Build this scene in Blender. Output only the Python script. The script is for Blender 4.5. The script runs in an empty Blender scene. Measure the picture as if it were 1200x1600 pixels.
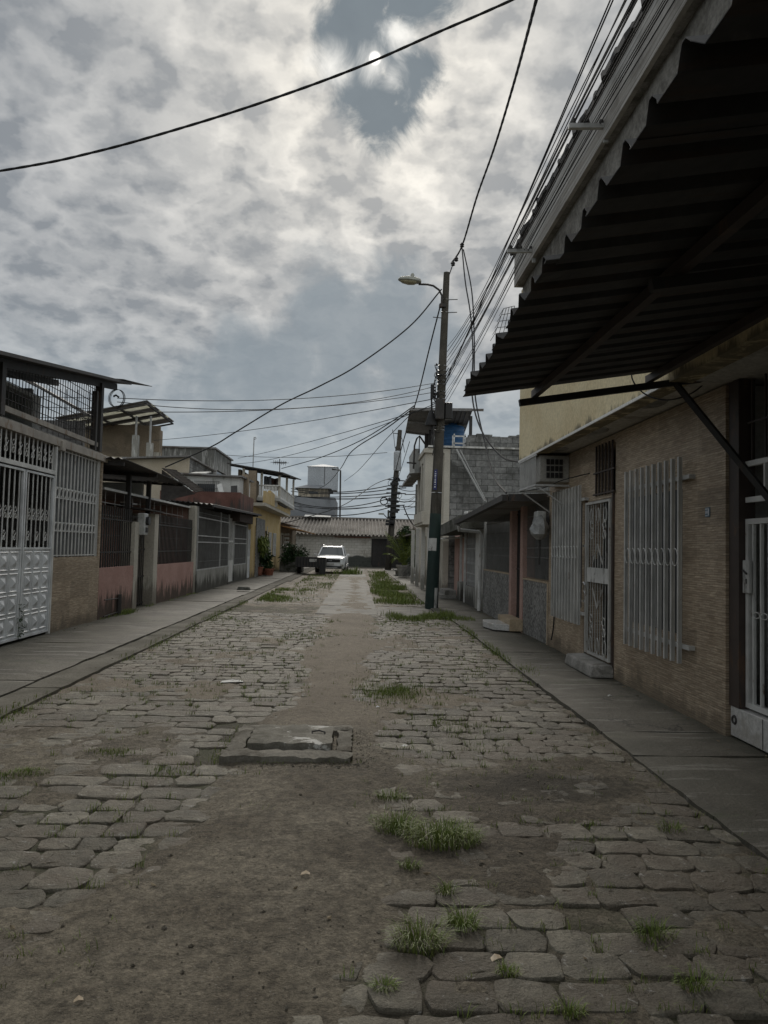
import bpy, bmesh, math, random
import numpy as np
from mathutils import Vector, Matrix

# ------------------------------------------------------------------ scene, camera
sc = bpy.context.scene
col = sc.collection
R_ = math.radians
rng = random.Random(7)
U = rng.uniform
npr = np.random.default_rng(11)

cam_d = bpy.data.cameras.new('camera')
cam = bpy.data.objects.new('camera', cam_d)
col.objects.link(cam)
sc.camera = cam
cam_d.sensor_fit = 'VERTICAL'
cam_d.sensor_height = 36.0
cam_d.lens = 36.0 * 1155 / 1600
cam_d.clip_start = 0.05
cam_d.clip_end = 3000
CAM_M = (Matrix.Rotation(R_(-2.02), 4, 'Z') @ Matrix.Rotation(R_(90 + 2.825), 4, 'X') @ Matrix.Rotation(R_(1.3), 4, 'Z'))
cam.matrix_world = Matrix.Translation((0, 0, 1.55)) @ CAM_M
CAMP = Vector((0, 0, 1.55))


def ray(px, py):
    """world direction of a pixel of the 1200x1600 photograph (used to take measurements)"""
    return (CAM_M.to_3x3() @ Vector(((px - 600) / 1155, -(py - 800) / 1155, -1.0))).normalized()


def at(px, py, X=None, Y=None, Z=None):
    d = ray(px, py)
    if X is not None: t = (X - CAMP.x) / d.x
    elif Y is not None: t = (Y - CAMP.y) / d.y
    else: t = (Z - CAMP.z) / d.z
    return CAMP + d * t


SUN = ray(586, 91)
SUN_EL = math.asin(SUN.z)
SUN_AZ = math.atan2(SUN.x, SUN.y)

# ------------------------------------------------------------------ sun + exposure
sun_d = bpy.data.lights.new('sun', 'SUN')
sun_d.energy = 1.4
sun_d.angle = R_(22)
sun_d.color = (1.0, 0.94, 0.85)
sun = bpy.data.objects.new('sun', sun_d)
col.objects.link(sun)
sun.rotation_euler = SUN.to_track_quat('Z', 'Y').to_euler()
sun.location = (0, 30, 40)
sc.view_settings.view_transform = 'Standard'
sc.view_settings.look = 'None'
sc.view_settings.gamma = 1.0
sc.view_settings.exposure = 0.22


# ------------------------------------------------------------------ node helpers
class NT:
    def __init__(s, tree):
        s.t = tree; s.n = tree.nodes; s.l = tree.links

    def new(s, typ, **kw):
        n = s.n.new(typ)
        for k, v in kw.items(): setattr(n, k, v)
        return n

    def link(s, a, b): s.l.new(a, b)

    def val(s, sock, v):
        if isinstance(v, bpy.types.NodeSocket): s.l.new(v, sock)
        elif isinstance(v, (tuple, list)):
            n = len(sock.default_value)
            v = tuple(v)
            if n == 4 and len(v) == 3: v = v + (1.0,)
            sock.default_value = v
        else: sock.default_value = v

    def math(s, op, a, b=0.0, c=None, clamp=False):
        n = s.new('ShaderNodeMath', operation=op, use_clamp=clamp)
        s.val(n.inputs[0], a); s.val(n.inputs[1], b)
        if c is not None: s.val(n.inputs[2], c)
        return n.outputs[0]

    def vmath(s, op, a, b=None, scale=None):
        n = s.new('ShaderNodeVectorMath', operation=op)
        s.val(n.inputs[0], a)
        if b is not None: s.val(n.inputs[1], b)
        if scale is not None: s.val(n.inputs['Scale'], scale)
        return n.outputs['Value'] if op in ('DOT_PRODUCT', 'DISTANCE', 'LENGTH') else n.outputs['Vector']

    def noise(s, vec, scale, detail=4, rough=0.55, dist=0.0, out='Fac'):
        n = s.new('ShaderNodeTexNoise')
        s.val(n.inputs['Vector'], vec); s.val(n.inputs['Scale'], scale)
        s.val(n.inputs['Detail'], detail); s.val(n.inputs['Roughness'], rough); s.val(n.inputs['Distortion'], dist)
        return n.outputs[out]

    def ramp(s, fac, lo, hi, a=0.0, b=1.0, smooth=True):
        n = s.new('ShaderNodeMapRange')
        n.interpolation_type = 'SMOOTHSTEP' if smooth else 'LINEAR'
        s.val(n.inputs[0], fac); s.val(n.inputs[1], lo); s.val(n.inputs[2], hi); s.val(n.inputs[3], a); s.val(n.inputs[4], b)
        return n.outputs[0]

    def mix(s, fac, a, b, mode='MIX'):
        n = s.new('ShaderNodeMix', data_type='RGBA', blend_type=mode)
        s.val(n.inputs[0], fac); s.val(n.inputs[6], a); s.val(n.inputs[7], b)
        return n.outputs[2]

    def sep(s, v):
        n = s.new('ShaderNodeSeparateXYZ'); s.val(n.inputs[0], v); return n.outputs

    def comb(s, x, y, z):
        n = s.new('ShaderNodeCombineXYZ'); s.val(n.inputs[0], x); s.val(n.inputs[1], y); s.val(n.inputs[2], z); return n.outputs[0]


# ------------------------------------------------------------------ sky: thin sun behind broken overcast
world = bpy.data.worlds.new('World')
sc.world = world
world.use_nodes = True
W = NT(world.node_tree)
W.n.clear()
w_out = W.new('ShaderNodeOutputWorld')
w_bg = W.new('ShaderNodeBackground')
w_bg.inputs['Strength'].default_value = 0.1
W.link(w_bg.outputs[0], w_out.inputs[0])
tc = W.new('ShaderNodeTexCoord')
D = W.vmath('NORMALIZE', tc.outputs['Generated'])
dx, dy, dz = W.sep(D)
zz = W.math('ADD', W.math('MAXIMUM', dz, 0.0), 0.36)
P = W.comb(W.math('DIVIDE', dx, zz), W.math('DIVIDE', dy, zz), 0.0)
warp = W.vmath('SCALE', W.vmath('SUBTRACT', W.noise(P, 6.5, 5, 0.6, out='Color'), (0.5, 0.5, 0.5)), scale=0.20)
PW = W.vmath('ADD', P, warp)
big = W.noise(P, 1.6, 4, 0.55, 0.3)
mid = W.noise(W.vmath('ADD', PW, (3.1, 7.7, 1.3)), 7.5, 8, 0.6, 0.2)


def puffs(vec, scale):
    v = W.new('ShaderNodeTexVoronoi', feature='SMOOTH_F1')
    W.val(v.inputs['Vector'], vec); v.inputs['Scale'].default_value = scale; v.inputs['Smoothness'].default_value = 0.45
    return v.outputs['Distance']


pf = puffs(PW, 13.0)
pf2 = puffs(W.vmath('ADD', PW, (1.7, 4.1, 0.0)), 27.0)
fine = W.noise(W.vmath('ADD', PW, (6.0, 1.0, 2.0)), 30.0, 8, 0.62, 0.4)
# dark puffs with thin bright gaps between them
gapm = W.math('ADD', W.math('MULTIPLY', pf, 0.80), W.math('MULTIPLY', pf2, 0.40))
cl = W.math('ADD', W.math('MULTIPLY', gapm, 1.15), W.math('ADD', W.math('MULTIPLY', mid, 0.42), W.math('ADD', W.math('MULTIPLY', big, 0.30), W.math('MULTIPLY', fine, 0.22))))
cl = W.ramp(cl, 0.86, 1.72, smooth=False)
sund = W.vmath('DISTANCE', D, tuple(SUN))
glow = W.math('POWER', W.math('MAXIMUM', W.math('SUBTRACT', 1.0, W.math('MULTIPLY', sund, 0.95)), 0.0), 2.2)
halo = W.math('POWER', W.math('MAXIMUM', W.math('SUBTRACT', 1.0, W.math('MULTIPLY', sund, 2.5)), 0.0), 1.7)
# dark cloud side and bright gaps (values are scene radiance x 10, the background strength is 0.1)
dark = W.mix(glow, (1.9, 2.16, 2.46), (2.8, 2.86, 2.9))
lite = W.mix(glow, (3.85, 4.05, 4.3), (7.6, 7.3, 6.7))
c0 = W.mix(cl, dark, lite)
c0 = W.mix(1.0, c0, W.mix(halo, (1, 1, 1), (1.62, 1.58, 1.50)), 'MULTIPLY')
# smoother, bluer band of haze low over the roofs
lowband = W.ramp(dz, 0.10, 0.31, 1.0, 0.0)
c1 = W.mix(W.math('MULTIPLY', lowband, 0.85), c0, W.mix(cl, (2.75, 3.25, 3.65), (3.35, 3.85, 4.15)))


def blob(items, soft, amp, nscale):
    """soft patch made of a few round lobes with a torn edge; returns mask"""
    nz = W.noise(W.vmath('ADD', W.vmath('SCALE', D, scale=nscale), (2.0, 5.0, 1.0)), 1.0, 9, 0.62, 0.6)
    best = None
    for (px, py, r) in items:
        d = W.vmath('DISTANCE', D, tuple(ray(px, py)))
        m = W.math('SUBTRACT', r / 1155.0, d)
        best = m if best is None else W.math('MAXIMUM', best, m)
    v = W.math('ADD', best, W.math('MULTIPLY', W.math('SUBTRACT', nz, 0.5), amp))
    return W.ramp(v, -soft, soft)


sm = blob([(560, 55, 62), (545, 85, 36), (630, 95, 40), (660, 105, 34), (590, 165, 50), (565, 140, 36), (640, -8, 55), (600, 190, 30)], 0.016, 0.12, 13.0)
gap = blob([(626, 58, 7), (612, 122, 3), (586, 104, 6), (516, 105, 14)], 0.020, 0.07, 18.0)
c2 = W.mix(sm, c1, W.mix(W.noise(D, 20.0, 6), (1.15, 1.5, 1.8), (1.6, 2.0, 2.3)))
c2 = W.mix(gap, c2, (8.2, 8.1, 7.7))
bl = blob([(560, 510, 85), (500, 475, 60), (610, 475, 65), (625, 545, 65), (450, 555, 55), (540, 570, 60), (660, 510, 50), (390, 570, 45), (320, 590, 30)], 0.035, 0.22, 8.0)
c2 = W.mix(W.math('MULTIPLY', bl, 0.85), c2, W.mix(fine, (1.85, 2.25, 2.6), (2.3, 2.7, 3.0)))
disc = W.ramp(sund, 0.0045, 0.0085, 1.0, 0.0)
c2 = W.mix(disc, c2, (12.0, 11.6, 11.0))
sky = W.new('ShaderNodeTexSky', sky_type='NISHITA')
sky.sun_disc = False
sky.sun_elevation = SUN_EL
sky.sun_rotation = SUN_AZ
sky.air_density = 1.0
sky.dust_density = 2.5
# added boost to the unseen sky overhead and behind camera, lifting ground and walls
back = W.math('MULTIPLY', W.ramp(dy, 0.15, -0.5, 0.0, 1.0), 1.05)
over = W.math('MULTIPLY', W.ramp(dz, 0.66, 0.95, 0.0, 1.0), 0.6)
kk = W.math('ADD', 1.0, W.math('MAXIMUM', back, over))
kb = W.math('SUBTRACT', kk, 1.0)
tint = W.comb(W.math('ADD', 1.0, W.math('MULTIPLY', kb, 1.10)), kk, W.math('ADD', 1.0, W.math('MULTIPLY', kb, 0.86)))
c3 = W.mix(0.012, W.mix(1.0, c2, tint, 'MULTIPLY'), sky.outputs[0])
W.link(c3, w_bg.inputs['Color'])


# ------------------------------------------------------------------ materials
MATS = {}


def material(name, col_fn, rough=0.85, bump=None, spec=0.3, metallic=0.0, alpha=None, trans=0.0):
    m = bpy.data.materials.new(name)
    m.use_nodes = True
    n = NT(m.node_tree)
    b = n.n['Principled BSDF']
    geo = n.new('ShaderNodeNewGeometry')
    pos = geo.outputs['Position']
    c = col_fn(n, pos) if callable(col_fn) else col_fn
    n.val(b.inputs['Base Color'], c)
    r = rough(n, pos) if callable(rough) else rough
    n.val(b.inputs['Roughness'], r)
    n.val(b.inputs['Specular IOR Level'], spec)
    n.val(b.inputs['Metallic'], metallic)
    if trans: n.val(b.inputs['Transmission Weight'], trans)
    if bump:
        h, dist, strength = bump(n, pos)
        bn = n.new('ShaderNodeBump')
        n.val(bn.inputs['Height'], h); bn.inputs['Distance'].default_value = dist; bn.inputs['Strength'].default_value = strength
        n.link(bn.outputs[0], b.inputs['Normal'])
    MATS[name] = m
    return m


def nbump(scale, dist=0.01, strength=0.6, detail=6):
    return lambda n, p: (n.noise(p, scale, detail, 0.6), dist, strength)


def mottle(c1, c2, s1=3.0, s2=25.0, c3=None, amt3=0.5, s3=1.2):
    """two tones mixed by noise at two scales, plus an optional stain tone"""
    def f(n, p):
        a = n.mix(n.ramp(n.noise(p, s1, 5, 0.6), 0.35, 0.65), c1, c2)
        g = n.ramp(n.noise(p, s2, 4, 0.7), 0.3, 0.7, 0.78, 1.18)
        a = n.mix(1.0, a, n.comb(g, g, g), 'MULTIPLY')
        if c3 is not None:
            a = n.mix(n.math('MULTIPLY', n.ramp(n.noise(p, s3, 7, 0.65, 0.4), 0.52, 0.66), amt3), a, c3)
        return a
    return f


def stained(base, base2, stain, zlo, zhi, sx=6.0, sz=0.8, top=None, grain=30):
    """paint with mould running in vertical streaks up from the foot (zlo..zhi) and optionally down from the top"""
    def f(n, p):
        a = n.mix(n.ramp(n.noise(p, 1.4, 5, 0.6), 0.35, 0.65), base, base2)
        x, y, z = n.sep(p)
        sv = n.comb(n.math('MULTIPLY', x, sx), n.math('MULTIPLY', y, sx), n.math('MULTIPLY', z, sz))
        st = n.noise(sv, 1.0, 8, 0.68, 0.5)
        lo = n.ramp(z, zlo, zhi, 0.30, -0.22, smooth=False)
        m = n.ramp(n.math('ADD', st, lo), 0.50, 0.66)
        if top is not None:
            hi = n.ramp(z, top[0], top[1], -0.2, 0.2, smooth=False)
            m = n.math('MAXIMUM', m, n.ramp(n.math('ADD', n.noise(sv, 1.3, 8, 0.65, 0.3), hi), 0.52, 0.7))
        a = n.mix(n.math('MULTIPLY', m, 0.85), a, stain)
        g = n.ramp(n.noise(p, grain, 3, 0.7), 0.3, 0.7, 0.85, 1.1)
        return n.mix(1.0, a, n.comb(g, g, g), 'MULTIPLY')
    return f


def rusty(base, rust, amount=0.6, s=9.0):
    def f(n, p):
        x, y, z = n.sep(p)
        sv = n.comb(n.math('MULTIPLY', x, s), n.math('MULTIPLY', y, s), n.math('MULTIPLY', z, s * 0.35))
        m = n.ramp(n.noise(sv, 1.0, 8, 0.7, 0.3), amount, amount + 0.12)
        g = n.ramp(n.noise(p, 4.0, 4), 0.3, 0.7, 0.8, 1.1)
        a = n.mix(1.0, base, n.comb(g, g, g), 'MULTIPLY')
        return n.mix(m, a, rust)
    return f


def damp(n, p, a):
    """damp black soil patch before the right pavement"""
    x, y, z = n.sep(p)
    ex = n.math('DIVIDE', n.math('SUBTRACT', x, 1.35), 0.75); ey = n.math('DIVIDE', n.math('SUBTRACT', y, 4.92), 0.36)
    q = n.math('SUBTRACT', 1.0, n.math('ADD', n.math('MULTIPLY', ex, ex), n.math('MULTIPLY', ey, ey)))
    m = n.ramp(n.math('ADD', q, n.math('MULTIPLY', n.math('SUBTRACT', n.noise(p, 4.0, 6, 0.65), 0.5), 2.6)), 0.0, 0.9)
    return n.mix(n.math('MULTIPLY', m, 0.78), a, (0.033, 0.028, 0.019))


def dirt_col(n, p):
    a = n.mix(n.ramp(n.noise(p, 1.1, 6, 0.62, 0.3), 0.35, 0.66), (0.120, 0.101, 0.073), (0.210, 0.184, 0.139))
    a = n.mix(n.math('MULTIPLY', n.ramp(n.noise(n.vmath('ADD', p, (5, 3, 1)), 0.7, 6, 0.6), 0.5, 0.66), 0.75), a, (0.085, 0.070, 0.052))
    g = n.ramp(n.noise(p, 55.0, 5, 0.75), 0.28, 0.72, 0.62, 1.35)
    a = n.mix(1.0, a, n.comb(g, g, g), 'MULTIPLY')
    g = n.ramp(n.noise(n.vmath('ADD', p, (7, 2, 5)), 17.0, 8, 0.74), 0.34, 0.66, 0.62, 1.36)
    a = n.mix(1.0, a, n.comb(g, g, g), 'MULTIPLY')
    v = n.new('ShaderNodeTexVoronoi'); n.val(v.inputs['Vector'], p); v.inputs['Scale'].default_value = 42.0
    sp = n.math('MULTIPLY', n.ramp(v.outputs['Distance'], 0.10, 0.22, 1.0, 0.0), n.ramp(n.noise(p, 6.0, 3), 0.45, 0.62))
    a = n.mix(n.math('MULTIPLY', sp, 0.6), a, (0.32, 0.295, 0.25))
    x_, y_, z = n.sep(p)
    dry = n.math('MULTIPLY', n.ramp(n.math('ADD', y_, n.math('MULTIPLY', n.noise(p, 0.7, 5, 0.6), 3.0)), 7.2, 9.2), n.ramp(y_, 40.0, 60.0, 1.0, 0.0))
    a = n.mix(n.math('MULTIPLY', dry, 0.55), a, (0.255, 0.212, 0.162))
    a = n.mix(n.ramp(z, -0.001, -0.010, 0.0, 0.75), a, n.mix(n.ramp(n.noise(p, 1.7, 4), 0.42, 0.6), (0.045, 0.038, 0.026), (0.050, 0.058, 0.026)))
    return damp(n, p, a)


material('dirt', dirt_col, 0.8, lambda n, p: (n.math('ADD', n.noise(p, 30.0, 8, 0.7), n.math('MULTIPLY', n.noise(p, 130.0, 3, 0.6), 0.4)), 0.03, 1.0), 0.25)


def stone_col(n, p):
    geo = n.new('ShaderNodeNewGeometry')
    r = geo.outputs['Random Per Island']
    a = n.mix(r, (0.092, 0.082, 0.060), (0.225, 0.206, 0.160))
    g = n.ramp(n.noise(p, 9.0, 6, 0.68), 0.3, 0.7, 0.66, 1.25)
    a = n.mix(1.0, a, n.comb(g, g, g), 'MULTIPLY')
    a = n.mix(n.math('MULTIPLY', n.ramp(n.noise(p, 2.1, 7, 0.66, 0.5), 0.42, 0.62), 0.85), a, (0.130, 0.106, 0.078))
    a = n.mix(n.math('MULTIPLY', n.ramp(n.noise(n.vmath('ADD', p, (9, 1, 4)), 0.8, 6, 0.6), 0.52, 0.66), 0.6), a, (0.080, 0.068, 0.050))
    a = n.mix(n.math('MULTIPLY', n.ramp(n.noise(p, 14.0, 6, 0.7, 0.6), 0.60, 0.68), 0.7), a, (0.37, 0.36, 0.335))
    g2 = n.ramp(n.noise(p, 90.0, 3, 0.7), 0.3, 0.7, 0.8, 1.2)
    return damp(n, p, n.mix(1.0, a, n.comb(g2, g2, g2), 'MULTIPLY'))


material('paving_stone', stone_col, 0.68, lambda n, p: (n.math('ADD', n.noise(p, 14.0, 8, 0.7), n.math('MULTIPLY', n.noise(p, 80.0, 4, 0.7), 0.35)), 0.03, 1.0), 0.4)


def pave_col(n, p):
    a = n.mix(n.ramp(n.noise(p, 0.9, 6, 0.62, 0.4), 0.36, 0.64), (0.066, 0.060, 0.046), (0.128, 0.118, 0.094))
    a = n.mix(n.math('MULTIPLY', n.ramp(n.noise(n.vmath('ADD', p, (3, 8, 0)), 0.6, 7, 0.65, 0.8), 0.5, 0.63), 0.8), a, (0.075, 0.072, 0.055))
    x, y, z = n.sep(p)
    sv = n.comb(n.math('MULTIPLY', x, 0.9), n.math('MULTIPLY', y, 5.0), 0.0)
    a = n.mix(n.math('MULTIPLY', n.ramp(n.noise(sv, 1.0, 6, 0.7), 0.54, 0.64), 0.45), a, (0.30, 0.29, 0.26))
    v = n.new('ShaderNodeTexVoronoi', feature='DISTANCE_TO_EDGE')
    n.val(v.inputs['Vector'], n.vmath('ADD', p, n.vmath('SCALE', n.noise(p, 1.7, 5, 0.6, out='Color'), scale=0.9)))
    v.inputs['Scale'].default_value = 0.55
    ax = n.math('ABSOLUTE', n.math('ADD', x, 0.88))
    gm = n.ramp(n.math('ADD', ax, n.math('MULTIPLY', n.noise(n.comb(x, n.math('MULTIPLY', y, 1.6), 0.0), 2.2, 6, 0.66), 0.9)), 4.15, 4.5)
    a = n.mix(n.math('MULTIPLY', gm, 0.75), a, (0.045, 0.044, 0.030))
    a = n.mix(n.math('MULTIPLY', n.ramp(n.noise(n.vmath('ADD', p, (2, 7, 3)), 1.3, 7, 0.68, 0.6), 0.56, 0.66), 0.6), a, (0.070, 0.078, 0.045))
    cr = n.math('MULTIPLY', n.ramp(v.outputs['Distance'], 0.004, 0.012, 1.0, 0.0), n.ramp(n.noise(p, 0.8, 3), 0.5, 0.56))
    a = n.mix(n.math('MULTIPLY', cr, 0.85), a, (0.035, 0.032, 0.026))
    g = n.ramp(n.noise(p, 60.0, 4, 0.75), 0.3, 0.7, 0.75, 1.2)
    return n.mix(1.0, a, n.comb(g, g, g), 'MULTIPLY')


material('pavement_concrete', pave_col, 0.72, lambda n, p: (n.math('ADD', n.noise(p, 22.0, 7, 0.7), n.math('MULTIPLY', n.noise(p, 3.0, 4), 0.8)), 0.014, 0.8), 0.4)
material('kerb_concrete', mottle((0.095, 0.088, 0.070), (0.165, 0.154, 0.128), 1.6, 50, (0.09, 0.085, 0.065), 0.8, 1.1), 0.9, nbump(25, 0.012, 0.7), 0.2)
material('old_concrete', mottle((0.20, 0.195, 0.18), (0.33, 0.32, 0.30), 3.0, 45, (0.085, 0.082, 0.068), 0.75, 2.4), 0.9, nbump(28, 0.012, 0.7), 0.2)


def cover_col(n, p):
    a = mottle((0.13, 0.122, 0.10), (0.225, 0.212, 0.18), 4.0, 60, (0.075, 0.068, 0.05), 0.75, 3.0)(n, p)
    return n.mix(n.math('MULTIPLY', n.ramp(n.noise(n.vmath('ADD', p, (1, 4, 2)), 3.6, 7, 0.68, 0.6), 0.57, 0.63), 0.8), a, (0.62, 0.61, 0.57))


material('cover_concrete', cover_col, 0.88, nbump(24, 0.014, 0.8), 0.2)


def tile_col(n, p):
    """split-stone look ceramic tile: short stacked strips, thin pale joints every 0.32 m"""
    x, y, z = n.sep(p)
    uv = n.comb(n.math('ADD', x, y), z, 0.0)
    br = n.new('ShaderNodeTexBrick')
    n.val(br.inputs['Vector'], uv)
    br.offset = 0.37; br.squash = 0.7; br.squash_frequency = 3; br.offset_frequency = 2
    n.val(br.inputs['Color1'], (0.335, 0.266, 0.192)); n.val(br.inputs['Color2'], (0.475, 0.39, 0.29)); n.val(br.inputs['Mortar'], (0.24, 0.17, 0.105))
    br.inputs['Scale'].default_value = 1.0; br.inputs['Mortar Size'].default_value = 0.0025; br.inputs['Mortar Smooth'].default_value = 0.6
    br.inputs['Brick Width'].default_value = 0.145; br.inputs['Row Height'].default_value = 0.0213; br.inputs['Bias'].default_value = -0.1
    sv = n.comb(n.math('MULTIPLY', n.math('ADD', x, y), 7.0), n.math('MULTIPLY', z, 60.0), 0.0)
    g = n.ramp(n.noise(sv, 1.0, 5, 0.65), 0.3, 0.7, 0.72, 1.28)
    a = n.mix(1.0, br.outputs['Color'], n.comb(g, g, g), 'MULTIPLY')
    a = n.mix(n.math('MULTIPLY', n.ramp(n.noise(p, 1.3, 5, 0.6), 0.48, 0.66), 0.4), a, (0.20, 0.15, 0.10))
    wn = n.new('ShaderNodeTexWhiteNoise', noise_dimensions='2D')
    n.val(wn.inputs['Vector'], n.comb(n.math('FLOOR', n.math('DIVIDE', n.math('ADD', x, y), 0.9)), n.math('FLOOR', n.math('DIVIDE', n.math('ADD', z, 0.09), 0.32)), 0.0))
    tv = n.ramp(wn.outputs['Value'], 0.0, 1.0, 0.82, 1.14, smooth=False)
    a = n.mix(1.0, a, n.comb(tv, tv, tv), 'MULTIPLY')
    jz = n.math('PINGPONG', n.math('SUBTRACT', z, 0.07), 0.16)
    jl = n.ramp(jz, 0.0015, 0.0035, 1.0, 0.0)
    jy = n.math('PINGPONG', n.math('ADD', x, y), 0.45)
    jl = n.math('MAXIMUM', jl, n.ramp(jy, 0.0012, 0.003, 1.0, 0.0))
    a = n.mix(n.math('MULTIPLY', jl, 0.55), a, (0.52, 0.43, 0.33))
    sp = n.ramp(n.math('ADD', z, n.math('MULTIPLY', n.noise(n.comb(n.math('MULTIPLY', y, 3.0), x, z), 1.0, 6, 0.65), 0.7)), 0.42, 0.62, 1.0, 0.0)
    return n.mix(n.math('MULTIPLY', sp, 0.65), a, (0.10, 0.082, 0.058))


def tile_bump(n, p):
    x, y, z = n.sep(p)
    sv = n.comb(n.math('MULTIPLY', n.math('ADD', x, y), 6.0), n.math('MULTIPLY', z, 45.0), 0.0)
    return n.noise(sv, 1.0, 4, 0.6), 0.012, 0.7


material('stone_tile', tile_col, 0.55, tile_bump, 0.35)
material('pink_paint', stained((0.40, 0.245, 0.21), (0.46, 0.295, 0.255), (0.050, 0.046, 0.034), 0.0, 0.95, 7, 1.0), 0.9, nbump(12, 0.01, 0.5), 0.2)
material('pink_clean', stained((0.40, 0.265, 0.225), (0.44, 0.30, 0.26), (0.14, 0.10, 0.08), -0.5, 0.4, 7, 1.0), 0.85, nbump(14, 0.008, 0.4), 0.2)
material('yellow_wall', stained((0.60, 0.50, 0.31), (0.67, 0.58, 0.38), (0.13, 0.115, 0.085), 2.95, 3.22, 4, 0.5), 0.9, nbump(14, 0.01, 0.5), 0.2)
material('ochre_wall', stained((0.52, 0.385, 0.18), (0.58, 0.45, 0.25), (0.16, 0.12, 0.07), -0.1, 0.7, 5, 0.8), 0.9, nbump(14, 0.01, 0.5), 0.2)
material('mould_wall', stained((0.27, 0.265, 0.24), (0.35, 0.345, 0.32), (0.045, 0.044, 0.036), 0.0, 1.0, 6, 0.8), 0.92, nbump(12, 0.012, 0.6), 0.2)
material('grey_wall', stained((0.36, 0.36, 0.345), (0.44, 0.44, 0.42), (0.10, 0.10, 0.09), 0.0, 1.6, 4, 0.6, (3.6, 7.0)), 0.92, nbump(12, 0.012, 0.5), 0.2)
material('dark_grey_wall', mottle((0.19, 0.20, 0.215), (0.25, 0.26, 0.275), 0.7, 20, (0.13, 0.13, 0.13), 0.6, 0.5), 0.9, nbump(10, 0.01, 0.4), 0.2)
material('beige_wall', stained((0.42, 0.36, 0.27), (0.48, 0.42, 0.33), (0.17, 0.15, 0.12), 0.0, 2.0, 3, 0.6, (4.0, 8.0)), 0.9, nbump(14, 0.01, 0.4), 0.2)
material('brown_wall', mottle((0.22, 0.175, 0.125), (0.28, 0.225, 0.165), 0.8, 20, (0.14, 0.115, 0.09), 0.7, 0.9), 0.9, nbump(12, 0.01, 0.4), 0.2)
material('white_wall', stained((0.62, 0.62, 0.59), (0.70, 0.69, 0.66), (0.26, 0.25, 0.22), 0.0, 1.3, 4, 0.7, (2.6, 6.0)), 0.88, nbump(14, 0.01, 0.4), 0.2)
material('cream_wall', stained((0.46, 0.43, 0.37), (0.54, 0.51, 0.44), (0.20, 0.18, 0.15), 0.0, 1.3, 4, 0.6, (4.2, 7.0)), 0.88, nbump(14, 0.01, 0.4), 0.2)
material('red_wall', stained((0.12, 0.060, 0.048), (0.18, 0.095, 0.078), (0.055, 0.05, 0.045), 2.6, 4.0, 3, 0.7, (3.3, 4.4)), 0.9, nbump(14, 0.01, 0.4), 0.2)
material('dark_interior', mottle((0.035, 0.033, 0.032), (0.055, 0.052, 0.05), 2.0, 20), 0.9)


def speck_col(n, p):
    v = n.new('ShaderNodeTexVoronoi'); n.val(v.inputs['Vector'], p); v.inputs['Scale'].default_value = 26.0
    r = n.sep(v.outputs['Color'])[0]
    a = n.mix(r, (0.095, 0.095, 0.09), (0.33, 0.325, 0.31))
    x, y, z = n.sep(p)
    g = n.ramp(n.noise(p, 1.6, 5), 0.35, 0.65, 0.78, 1.08)
    return n.mix(1.0, a, n.comb(g, g, g), 'MULTIPLY')


material('speckled_stone', speck_col, 0.7, nbump(50, 0.006, 0.6), 0.3)


def block_col(n, p):
    x, y, z = n.sep(p)
    br = n.new('ShaderNodeTexBrick')
    n.val(br.inputs['Vector'], n.comb(n.math('ADD', x, y), z, 0.0))
    n.val(br.inputs['Color1'], (0.175, 0.175, 0.170)); n.val(br.inputs['Color2'], (0.28, 0.28, 0.27)); n.val(br.inputs['Mortar'], (0.085, 0.085, 0.08))
    br.inputs['Scale'].default_value = 1.0; br.inputs['Mortar Size'].default_value = 0.012; br.inputs['Mortar Smooth'].default_value = 0.4
    br.inputs['Brick Width'].default_value = 0.42; br.inputs['Row Height'].default_value = 0.21
    a = br.outputs['Color']
    g = n.ramp(n.noise(p, 7.0, 6, 0.7), 0.3, 0.7, 0.68, 1.25)
    a = n.mix(1.0, a, n.comb(g, g, g), 'MULTIPLY')
    a = n.mix(n.math('MULTIPLY', n.ramp(n.noise(p, 0.9, 6, 0.62, 0.5), 0.47, 0.64), 0.75), a, (0.06, 0.06, 0.055))
    return n.mix(n.math('MULTIPLY', n.ramp(n.noise(n.vmath('ADD', p, (4, 4, 4)), 1.5, 6, 0.6), 0.57, 0.66), 0.5), a, (0.36, 0.36, 0.34))


material('block_wall', block_col, 0.95, nbump(16, 0.015, 0.8), 0.15)


def brickwall_col(n, p):
    x, y, z = n.sep(p)
    br = n.new('ShaderNodeTexBrick')
    n.val(br.inputs['Vector'], n.comb(n.math('ADD', x, y), z, 0.0))
    n.val(br.inputs['Color1'], (0.60, 0.575, 0.515)); n.val(br.inputs['Color2'], (0.68, 0.655, 0.60)); n.val(br.inputs['Mortar'], (0.40, 0.375, 0.33))
    br.inputs['Scale'].default_value = 1.0; br.inputs['Mortar Size'].default_value = 0.012
    br.inputs['Brick Width'].default_value = 0.45; br.inputs['Row Height'].default_value = 0.22
    a = br.outputs['Color']
    a = n.mix(n.math('MULTIPLY', n.ramp(n.noise(p, 0.8, 7, 0.65, 0.5), 0.5, 0.63), 0.7), a, (0.26, 0.23, 0.18))
    foot = n.ramp(n.math('ADD', z, n.math('MULTIPLY', n.noise(p, 1.1, 5, 0.6), 0.5)), 1.05, 1.2, 1.0, 0.0)
    patch = n.ramp(x, -1.2, -0.9, 0.0, 1.0)
    a = n.mix(n.math('MULTIPLY', n.math('MULTIPLY', foot, patch), 0.9), a, (0.035, 0.045, 0.04))
    return a


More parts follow.
